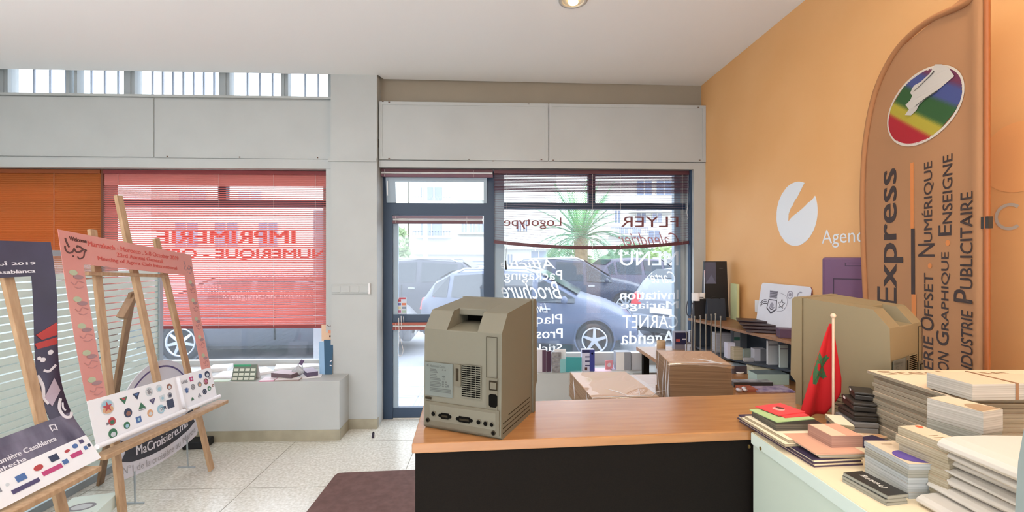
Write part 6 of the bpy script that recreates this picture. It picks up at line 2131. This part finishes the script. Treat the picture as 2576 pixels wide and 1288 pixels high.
M_TYRE = mat('tyre', '#23262c', .8)
M_RIM = mat('alloy_rim', '#c3c9d2', .3, metal=.7)
M_CGLASS = mat('car_glass', '#1f2c38', .1, spec=.4)
M_TAIL = mat('tail_lamp', '#c2363a', .25)
M_LAMPC = mat('clear_lamp', '#d9e2ea', .15)
M_PLASTIC = mat('black_bumper', '#2a2d33', .6)
M_ARCH = mat('arch_black', '#15171b', .8)
VAR = {
 'hatch': dict(L=3.95, W=1.70, st=[(-1.95, .40, .78, .84, .72, .60), (-1.90, .28, .90, .98, .80, .64), (-1.72, .22, .96, 1.26, .84, .62), (-1.38, .20, .95, 1.45, .85, .61), (-.50, .20, .93, 1.50, .85, .62), (.22, .20, .91, 1.45, .85, .60), (.98, .20, .90, 1.03, .85, .68), (1.45, .20, .80, .90, .83, .66), (1.80, .24, .66, .74, .76, .58), (1.97, .34, .52, .58, .64, .48)], wx=(-1.22, 1.27), r=.30, ws=(5, 6), rear=(2, 3), cab=(2, 6)),
 'suv': dict(L=4.4, W=1.82, st=[(-2.18, .45, .85, .92, .78, .66), (-2.12, .32, 1.0, 1.1, .86, .70), (-1.98, .28, 1.06, 1.40, .90, .70), (-1.70, .26, 1.05, 1.60, .91, .69), (-.60, .26, 1.02, 1.67, .91, .70), (.25, .26, 1.0, 1.62, .91, .68), (1.05, .26, .98, 1.12, .91, .74), (1.55, .26, .92, 1.02, .90, .72), (2.02, .30, .80, .88, .84, .66), (2.20, .42, .62, .70, .72, .56)], wx=(-1.36, 1.36), r=.36, ws=(5, 6), rear=(2, 3), cab=(2, 6)),
 'sedan': dict(L=4.6, W=1.80, st=[(-2.28, .42, .70, .78, .74, .60), (-2.22, .30, .86, .94, .84, .68), (-1.75, .24, .90, 1.00, .89, .70), (-1.05, .22, .92, 1.36, .90, .60), (-.30, .22, .91, 1.43, .90, .62), (.40, .22, .89, 1.38, .90, .60), (1.15, .22, .87, .98, .89, .70), (1.70, .22, .80, .90, .87, .70), (2.12, .26, .66, .76, .80, .62), (2.30, .38, .52, .60, .66, .50)], wx=(-1.36, 1.40), r=.325, ws=(5, 6), rear=(2, 3), cab=(3, 6)),
}
def car(label, loc, yaw, kind, paint, rails=False, spokes=5, cat='car', name='car', plate=True, cladding=False):
    V_ = VAR[kind]
    t = thing(name, label, cat, loc, yaw)
    st = V_['st']
    def half(s):
        x, zb, zl, zr, hw, hr = s
        return [(x, hw * .88, zb), (x, hw * .98, zb + .10), (x, hw, zb + (zl - zb) * .55), (x, hw * .97, zl), (x, hr, zr - .05), (x, hr * .82, zr - .008), (x, hr * .4, zr + .012), (x, 0, zr + .015)]
    H8 = [half(s) for s in st]
    n = len(st)
    rows = []
    for h in H8:
        rows.append([(x, -y, z) for x, y, z in h] + [(x, y, z) for x, y, z in reversed(h[:-1])])
    m = len(rows[0])
    b = MB(); vs = [p for r in rows for p in r]; fs = []
    gl = MB()
    c0, c1 = V_['cab']
    def shrink(q, k, off):
        q = [Vector(p) for p in q]; c = sum(q, Vector()) / 4
        nn_ = (q[1] - q[0]).cross(q[3] - q[0]).normalized()
        if nn_.dot(c - Vector((0, 0, .8))) < 0:
            nn_ = -nn_
        return [c + (p - c) * k + nn_ * off for p in q]
    for i in range(n - 1):
        for j in range(m - 1):
            a = i * m + j
            fs.append((a, a + 1, a + m + 1, a + m))
            q = [vs[a], vs[a + 1], vs[a + m + 1], vs[a + m]]
            side = j in (3, m - 5)
            if side and c0 <= i < c1:
                gl.add(shrink(q, .86, .012), [(0, 1, 2, 3)], M_CGLASS)
    b.add(vs, fs, paint, None, True)
    b.add(rows[0], [tuple(range(m))], paint); b.add(rows[-1], [tuple(range(m))[::-1]], paint)
    b.box(st[1][0] + .1, st[-2][0] - .1, -V_['W'] / 2 + .1, V_['W'] / 2 - .1, .18, .35, M_PLASTIC)
    body = b.build('body', t)
    # windscreen and rear window
    for (i, k) in ((V_['ws'][0], .93), (V_['rear'][0], .90)):
        A, B_ = st[i], st[i + 1]
        q = [(A[0], -A[5] * .9, A[3] - .0), (A[0], A[5] * .9, A[3]), (B_[0], B_[5] * .9, B_[3]), (B_[0], -B_[5] * .9, B_[3])]
        gl.add(shrink(q, k, .025), [(0, 1, 2, 3)], M_CGLASS)
    gl.build('window_glass', t, solid=.006)
    W2 = V_['W'] / 2
    for wx_ in V_['wx']:
        for sg in (-1, 1):
            r = V_['r']
            y0 = sg * (W2 - .24); y1 = sg * (W2 + .012)
            MB().cyl((wx_, y0, r + .03), (wx_, sg * (W2 + .004), r + .03), r * 1.17, r * 1.17, 28, paint if not cladding else M_PLASTIC).cyl((wx_, y0, r + .02), (wx_, sg * (W2 + .007), r + .02), r * 1.08, r * 1.08, 28, M_ARCH).build('wheel_arch', t)
            T = Matrix.Translation((wx_, sg * (W2 - .18), r)) @ Matrix.Rotation(-sg * PI / 2, 4, 'X')
            w = MB().lathe([(.05, 0), (r * .97, .0), (r, .03), (r, .16), (r * .95, .20), (r * .74, .205), (r * .70, .17), (.05, .165)], 32, M_TYRE, T)
            wo = w.build('wheel', t)
            rb = MB().lathe([(r * .73, .17), (r * .73, .208), (r * .66, .208), (r * .64, .18)], 32, M_RIM, T)
            for k in range(spokes):
                a = 2 * PI * k / spokes
                Rm = T @ Matrix.Rotation(a, 4, 'Z')
                rb.hexa([(-.035, .02, .175), (.035, .02, .175), (.025, r * .70, .175), (-.025, r * .70, .175), (-.03, .02, .205), (.03, .02, .205), (.018, r * .70, .200), (-.018, r * .70, .200)], M_RIM, Rm)
            rb.cyl((0, 0, .17), (0, 0, .21), .06, .055, 14, M_RIM, T)
            rim = rb.build('rim', wo)
    rear, fr_ = st[1], st[-2]
    for sg in (-1, 1):
        MB().hexa([(rear[0] - .06, sg * .50, .74), (rear[0] - .06, sg * .76, .74), (rear[0] + .22, sg * (W2 - .02), .74), (rear[0] + .2, sg * .5, .74), (rear[0] - .02, sg * .56, rear[3] - .02), (rear[0] - .02, sg * .72, rear[3] - .02), (rear[0] + .26, sg * (W2 - .04), rear[3] + .02), (rear[0] + .2, sg * .5, rear[3])], M_TAIL).build('tail_lamp', t, bevel=.01)
        fx = st[-2][0]
        MB().hexa([(fx - .28, sg * (W2 - .055), .60), (fx + .06, sg * .60, .55), (fx - .1, sg * .4, .55), (fx - .3, sg * .5, .6), (fx - .36, sg * (W2 - .10), .78), (fx - .04, sg * .60, .70), (fx - .1, sg * .4, .70), (fx - .3, sg * .5, .76)], M_LAMPC).build('headlamp', t, bevel=.01)
        ws = st[V_['ws'][1]]
        MB().sphere((ws[0] - .22, sg * (W2 + .08), ws[2] + .08), .10, paint, 12, (.6, .9, .7)).build('wing_mirror', t)
        for hx_ in (-.45, .42):
            MB().box(hx_ - .09, hx_ + .09, min(sg * W2 * .985, sg * (W2 + .022)), max(sg * W2 * .985, sg * (W2 + .022)), st[4][2] - .13, st[4][2] - .10, M_RIM if rails else paint).build('door_handle', t, bevel=.004)
        if rails:
            A, B_ = st[3], st[5]
            MB().tube([(A[0] + .1, sg * A[5] * .92, A[3] - .02), (A[0] + .25, sg * A[5] * .92, A[3] + .05), (B_[0] - .2, sg * A[5] * .92, B_[3] + .06), (B_[0], sg * A[5] * .92, B_[3] - .02)], .022, 8, M_RIM).build('roof_rail', t)
        for sx_ in (.0,):
            MB().box(st[4][0] - .012 + .42, st[4][0] + .012 + .42, min(sg * (W2 - .03), sg * (W2 + .003)), max(sg * (W2 - .03), sg * (W2 + .003)), .34, st[4][2] - .02, M_ARCH).build('door_seam', t)
    MB().box(st[0][0] - .05, st[0][0] + .10, -W2 * .82, W2 * .82, .30, .55, M_PLASTIC if cladding else paint).build('rear_bumper', t, bevel=.03)
    MB().box(st[-1][0] - .14, st[-1][0] + .03, -W2 * .74, W2 * .74, .24, .48, M_PLASTIC if cladding else paint).build('front_bumper', t, bevel=.04)
    MB().box(st[-1][0] - .02, st[-1][0] + .045, -.5, .5, .36, .46, M_ARCH).build('grille', t)
    if plate:
        MB().box(st[0][0] - .065, st[0][0] - .04, -.26, .26, .60, .71, M_PAPER).build('number_plate', t)
        MB().box(st[-1][0] + .03, st[-1][0] + .055, -.26, .26, .30, .40, M_PAPER).build('number_plate', t)
    return t
def paint(n, c, r=.25):
    return mat(n, c, .35, spec=.4, coat=.15)
def ground(px, d):
    p = P(px, 644, d); return (p.x, p.y, ZG)
# hatchback right behind the shop window, nose to the right
car('blue grey hatchback parked nearest behind the shop window, nose to the right', ground(1332, 8.9), math.radians(-14), 'hatch', paint('slate_blue_paint', '#4d5973'), rails=True)
car('dark navy estate parked in the middle row behind the blue grey hatchback', ground(1440, 13.6), math.radians(-3), 'suv', paint('navy_paint', '#1f2b44'), rails=True, spokes=10)
car('charcoal off-roader seen through the upper door pane', ground(1022, 12.8), math.radians(172), 'suv', paint('charcoal_paint', '#2e3444'), rails=True, spokes=6, cladding=True)
car('dark grey saloon parked along the left shop window', ground(728, 8.5), math.radians(2), 'sedan', paint('graphite_paint', '#5e626c'), spokes=7)
car('silver white hatchback parked at the right edge of the shop window', ground(1788, 10.3), math.radians(38), 'hatch', paint('silver_paint', '#868c98'))
car('plum dark estate with red tail lamps behind the silver hatchback', ground(1625, 17.5), math.radians(12), 'suv', paint('plum_paint', '#433f54'))
car('white car at the far right of the car park beyond the hedge gap', ground(1775, 20.0), math.radians(5), 'suv', paint('white_paint', '#d8dae0'))
# white van
t = thing('delivery_van', 'long white van with dark windows before the hedge', 'van', ground(1560, 23.0), math.radians(2))
t.scale = (.8, .8, .69)
MB().box(-3.0, 3.0, -.95, .95, .35, 1.25, M_PLASTIC).box(-3.0, 3.0, -.95, .95, 1.25, 1.95, paint('white_paint', '#d8dae0')).build('body', t, bevel=.08)
for k in range(5):
    MB().box(-2.7 + k * 1.1, -1.8 + k * 1.1, -.97, -.94, .75, 1.2, M_CGLASS).build('side_window', t)
for wx_ in (-1.9, 1.9):
    MB().cyl((wx_, -.98, .36), (wx_, -.7, .36), .36, .36, 20, M_TYRE).cyl((wx_, .7, .36), (wx_, .98, .36), .36, .36, 20, M_TYRE).build('wheel', t)

# ---- buildings
M_WALLB = mat('building_white', '#d4d2ca', .8, var=.06, scale=.4)
M_WALLY = mat('building_cream', '#d8d2ba', .8)
M_SHUT = mat('roller_shutter', '#b0b6c0', .6)
M_BWIN = mat('building_window', '#6f7a90', .3)
M_BCURT = mat('window_curtain', '#9aa0b4', .5)
M_AWN = mat('window_blind_tan', '#b0a898', .7)
M_RAILB = mat('balcony_rail', '#8a93a8', .6)
def building(label, px0, px1, Yb, top, wall, specs, balconies=(), ledges=(), depth=5.0):
    x0, x1 = PY(px0, 600, Yb).x, PY(px1, 600, Yb).x
    t = thing('apartment_building', label, 'building', ((x0 + x1) / 2, Yb, ZG))
    cx = (x0 + x1) / 2
    MB().box(x0 - cx, x1 - cx, 0, depth, 0, top, wall).build('wall', t)
    for (a, c, ya, yb, kind) in specs:
        p, q = PY(a, ya, Yb), PY(c, yb, Yb)
        xa, xb, zb_, zt_ = p.x - cx, q.x - cx, q.z - ZG, p.z - ZG
        m_ = {'w': M_BWIN, 's': M_SHUT, 'a': M_AWN, 'c': M_BCURT}[kind]
        b = MB().box(xa, xb, -.03, .05, zb_, zt_, m_)
        if kind == 's':
            k = zb_
            while k < zt_:
                b.box(xa, xb, -.045, -.03, k, k + .04, M_BWIN); k += .16
        o = b.build({'w': 'window', 's': 'roller_shutter', 'a': 'window_blind', 'c': 'window'}[kind], t)
        if kind in 'wc':
            fb_ = MB()
            for u in (0, .5, 1):
                xx = xa + (xb - xa) * u
                fb_.box(xx - .03, xx + .03, -.06, -.02, zb_, zt_, wall)
            fb_.build('window_frame', o)
    for (a, c, ya, yb) in balconies:
        p, q = PY(a, ya, Yb - .8), PY(c, yb, Yb - .8)
        xa, xb, zb_, zt_ = p.x - cx, q.x - cx, q.z - ZG, p.z - ZG
        MB().box(xa, xb, -.8, 0, zb_ - .12, zb_, wall).build('balcony_slab', t)
        b = MB().box(xa, xb, -.8, -.77, zt_ - .05, zt_, M_RAILB)
        k = xa
        while k < xb:
            b.box(k, k + .03, -.8, -.77, zb_, zt_, M_RAILB); k += .16
        b.build('balcony_railing', t)
    for (a, c, ya, yb, m_) in ledges:
        p, q = PY(a, ya, Yb - .5), PY(c, yb, Yb - .5)
        MB().box(p.x - cx, q.x - cx, -.5, 0, q.z - ZG, p.z - ZG, m_).build('ledge', t)
    return t
M_LEDGE = mat('canopy_grey', '#c2c4c6', .7)
building('white apartment block with balconies and roller shutters seen through the door', 1030, 1262, 27, 10.5, M_WALLB,
         [(1058, 1068, 471, 505, 'w'), (1070, 1114, 471, 505, 'w'), (1156, 1216, 464, 499, 'a'), (1058, 1114, 562, 592, 'c'), (1160, 1176, 562, 584, 'c'), (1180, 1196, 562, 584, 'c'), (1200, 1220, 562, 584, 'c'), (1045, 1130, 659, 700, 's'), (1142, 1222, 659, 700, 's'), (1226, 1256, 659, 700, 's')],
         [(1038, 1134, 494, 506), (1038, 1134, 582, 593)], [(1036, 1260, 622, 640, M_LEDGE), (1150, 1262, 500, 504, M_WALLB), (1150, 1262, 585, 589, M_WALLB)])
building('cream corner house left of the white apartment block', 850, 1026, 27, 9.5, M_WALLY, [(1003, 1010, 620, 700, 'w'), (990, 1000, 560, 600, 'c'), (900, 940, 560, 610, 'w'), (900, 940, 470, 510, 'w')])
building('white shop house with dark openings left of the palm', 1264, 1400, 30, 7.5, M_WALLB, [(1300, 1312, 555, 582, 'w'), (1315, 1327, 555, 582, 'w'), (1276, 1290, 640, 680, 'w'), (1310, 1322, 668, 700, 'w'), (1335, 1375, 632, 664, 'w'), (1322, 1380, 668, 675, 'a')], [], [(1270, 1390, 618, 626, M_LEDGE)])
building('white apartment block with tall windows behind the palm on the right', 1530, 1800, 34, 13, M_WALLB,
         [(1545, 1560, 530, 560, 'w'), (1600, 1625, 528, 560, 'w'), (1640, 1665, 528, 560, 'c'), (1560, 1580, 575, 600, 'c'), (1590, 1612, 575, 600, 'c'), (1630, 1660, 580, 610, 'w'), (1600, 1640, 455, 490, 'w'), (1650, 1690, 455, 490, 'w')],
         [(1536, 1630, 572, 588), (1590, 1700, 520, 530)], [])
building('long pale apartment block seen behind the red blind', 380, 840, 34, 9.0, M_WALLB, [(440, 500, 560, 620, 'w'), (540, 600, 560, 620, 'w'), (650, 700, 560, 620, 'w'), (450, 520, 480, 520, 'c'), (600, 660, 480, 520, 'c')], [], [])

# ---- lamp post, palm, hedge, agave
p = P(1070, 644, 20.5)
t = thing('lamp_post', 'pale slim lamp post before the white apartment block', 'lamp post', (p.x, p.y, ZG))
M_POLE = mat('pale_pole', '#c5cbd8', .5)
MB().cyl((0, 0, 0), (0, 0, 6.4), .11, .07, 14, M_POLE).build('pole', t)
MB().cyl((0, 0, 0), (0, 0, .35), .17, .15, 14, M_POLE).build('base', t)
MB().tube([(0, 0, 6.35), (.25, 0, 6.65), (.9, 0, 6.75)], .05, 8, M_POLE).build('arm', t)
MB().box(.8, 1.4, -.1, .1, 6.68, 6.8, M_POLE).build('lantern', t, bevel=.02)

M_FROND = mat('palm_green', '#7fa884', .6, trans=.35)
M_FROND2 = mat('palm_young_green', '#8fcf8a', .6, trans=.4)
M_TRUNK = mat('palm_trunk', '#a08c66', .8, var=.5, scale=9)
def frond_mesh(L_, droop, m):
    b = MB()
    N = 16
    pts = []
    for i in range(N + 1):
        f = i / N
        pts.append(Vector((L_ * f * (1 - .12 * droop * f), 0, L_ * (.35 * f - droop * .62 * f * f))))
    b.tube([tuple(q) for q in pts], [.03 * (1 - i / N) + .006 for i in range(N + 1)], 5, m)
    for i in range(2, N + 1):
        for k in range(2):
            f = (i - 1 + k * .5) / N
            if f > 1:
                continue
            j = min(int(f * N), N - 1)
            c = pts[j] + (pts[j + 1] - pts[j]) * (f * N - j)
            d = (pts[j + 1] - pts[j]).normalized()
            ll = .55 * math.sin(PI * (.12 + .80 * f)) + .08
            for sg in (-1, 1):
                tip = c + d * ll * .55 + Vector((0, sg * ll * .8, -.10 * ll + .12 * ll))
                w = d * .022
                b.add([c - w, c + w, tip], [(0, 1, 2)], m)
    return b
p = P(1462, 644, 20.0)
t = thing('palm_tree', 'tall green palm behind the navy estate in the shop window', 'palm tree', (p.x, p.y, ZG))
zc_ = P(1462, 606, 20.0).z - ZG
MB().lathe([(.30, 0), (.26, zc_ * .5), (.30, zc_ * .85), (.34, zc_), (.1, zc_ + .3)], 16, M_TRUNK).build('trunk', t)
protos = []
rnd = random.Random(11)
for k in range(44):
    lvl = k / 43
    dr = .10 + 1.05 * lvl
    key = min(int(lvl * 5), 4)
    if len(protos) <= key:
        protos.append(frond_mesh(2.5, .05 + .30 * key, M_FROND2 if key == 0 else M_FROND).build('frond', t))
        o = protos[-1]
    else:
        o = protos[key].copy(); COL.objects.link(o); o.parent = t
    o.location = (0, 0, zc_ + .1)
    pitch = math.radians(74 - 70 * lvl + rnd.uniform(-6, 6))
    o.rotation_euler = (0, -pitch + .33, k * 2.399 + rnd.uniform(-.2, .2))
    s = rnd.uniform(.88, 1.08); o.scale = (s, s, s)
def bush(label, px, d, w, h, dp, col, n, cat='hedge', name='hedge', seed=1, zb=0.0):
    p = P(px, 644, d)
    t = thing(name, label, cat, (p.x, p.y, ZG))
    r = random.Random(seed)
    m1 = mat('leaf_' + col[1:], col, .6, trans=.3, var=.35, scale=2)
    core = MB()
    for k in range(6):
        core.sphere(((k - 2.5) * w / 6, 0, zb + h * .45), min(w / 5, h * .42), m1, 10, (1, dp / max(w / 3, .1), 1))
    core.build('bush_core', t)
    b = MB()
    for k in range(n):
        th = r.uniform(0, 2 * PI); ph = math.acos(r.uniform(-1, 1))
        x = math.sin(ph) * math.cos(th) * w / 2 * r.uniform(.8, 1.04); y = math.sin(ph) * math.sin(th) * dp * r.uniform(.8, 1.05); z = zb + h * .5 + math.cos(ph) * h / 2 * r.uniform(.8, 1.05)
        a = Vector((r.uniform(-1, 1), r.uniform(-1, 1), r.uniform(-1, 1))).normalized() * .16
        c = Vector((r.uniform(-1, 1), r.uniform(-1, 1), r.uniform(-1, 1))).normalized() * .10
        q = Vector((x, y, max(z, .02)))
        b.add([q - a, q + c, q + a, q - c], [(0, 1, 2, 3)], m1)
    b.build('foliage', t)
    MB().cyl((0, 0, 0), (0, 0, zb + h * .4), .09, .06, 8, M_TRUNK).build('stem', t)
    return t
bush('dense green hedge under the palm crown', 1430, 25.2, 2.9, 2.3, .8, '#86a878', 900, seed=1)
bush('dense green bush right of the palm', 1590, 28, 3.6, 2.5, .9, '#7fa67c', 900, 'bush', 'bush', 2)
bush('yellow green bush at the right end of the shop window', 1672, 26, 2.4, 2.3, .9, '#a3c07c', 700, 'bush', 'bush', 3)
bush('small pale bush at the left edge of the door pane', 1005, 22, .9, 2.2, .4, '#a9c08c', 260, 'bush', 'bush', 4, zb=.9)
p = P(1180, 644, 16.5)
t = thing('agave_plant', 'spiky agave behind the cars in the door pane', 'plant', (p.x, p.y, ZG))
b = MB()
for k in range(26):
    a = k * 2.4; el = .4 + .045 * k
    d_ = Vector((math.cos(a) * math.cos(el), math.sin(a) * math.cos(el), math.sin(el)))
    s_ = Vector((-math.sin(a), math.cos(a), 0)) * .05
    b.add([s_ + Vector((0, 0, .75)), -s_ + Vector((0, 0, .75)), d_ * .7 + Vector((0, 0, .75))], [(0, 1, 2)], mat('agave_green', '#8fa8a4', .6))
b.build('leaves', t)
MB().lathe([(.2, 0), (.3, .4), (.28, .75), (.05, .78)], 14, mat('planter', '#b8b8b8', .7)).build('planter', t)
# blue crate standing on the pavement outside the left window
p = P(720, 644, 6.0)
o = MB().box(-.14, .14, -.1, .1, 0, .28, mat('light_blue_crate', '#7fa0d0', .6)).build('crate', None, (PY(716, 880, 5.4).x, 5.4, -.019), 0, bevel=.01)
tag(o, 'light blue crate on the pavement outside the left shop window', 'crate')
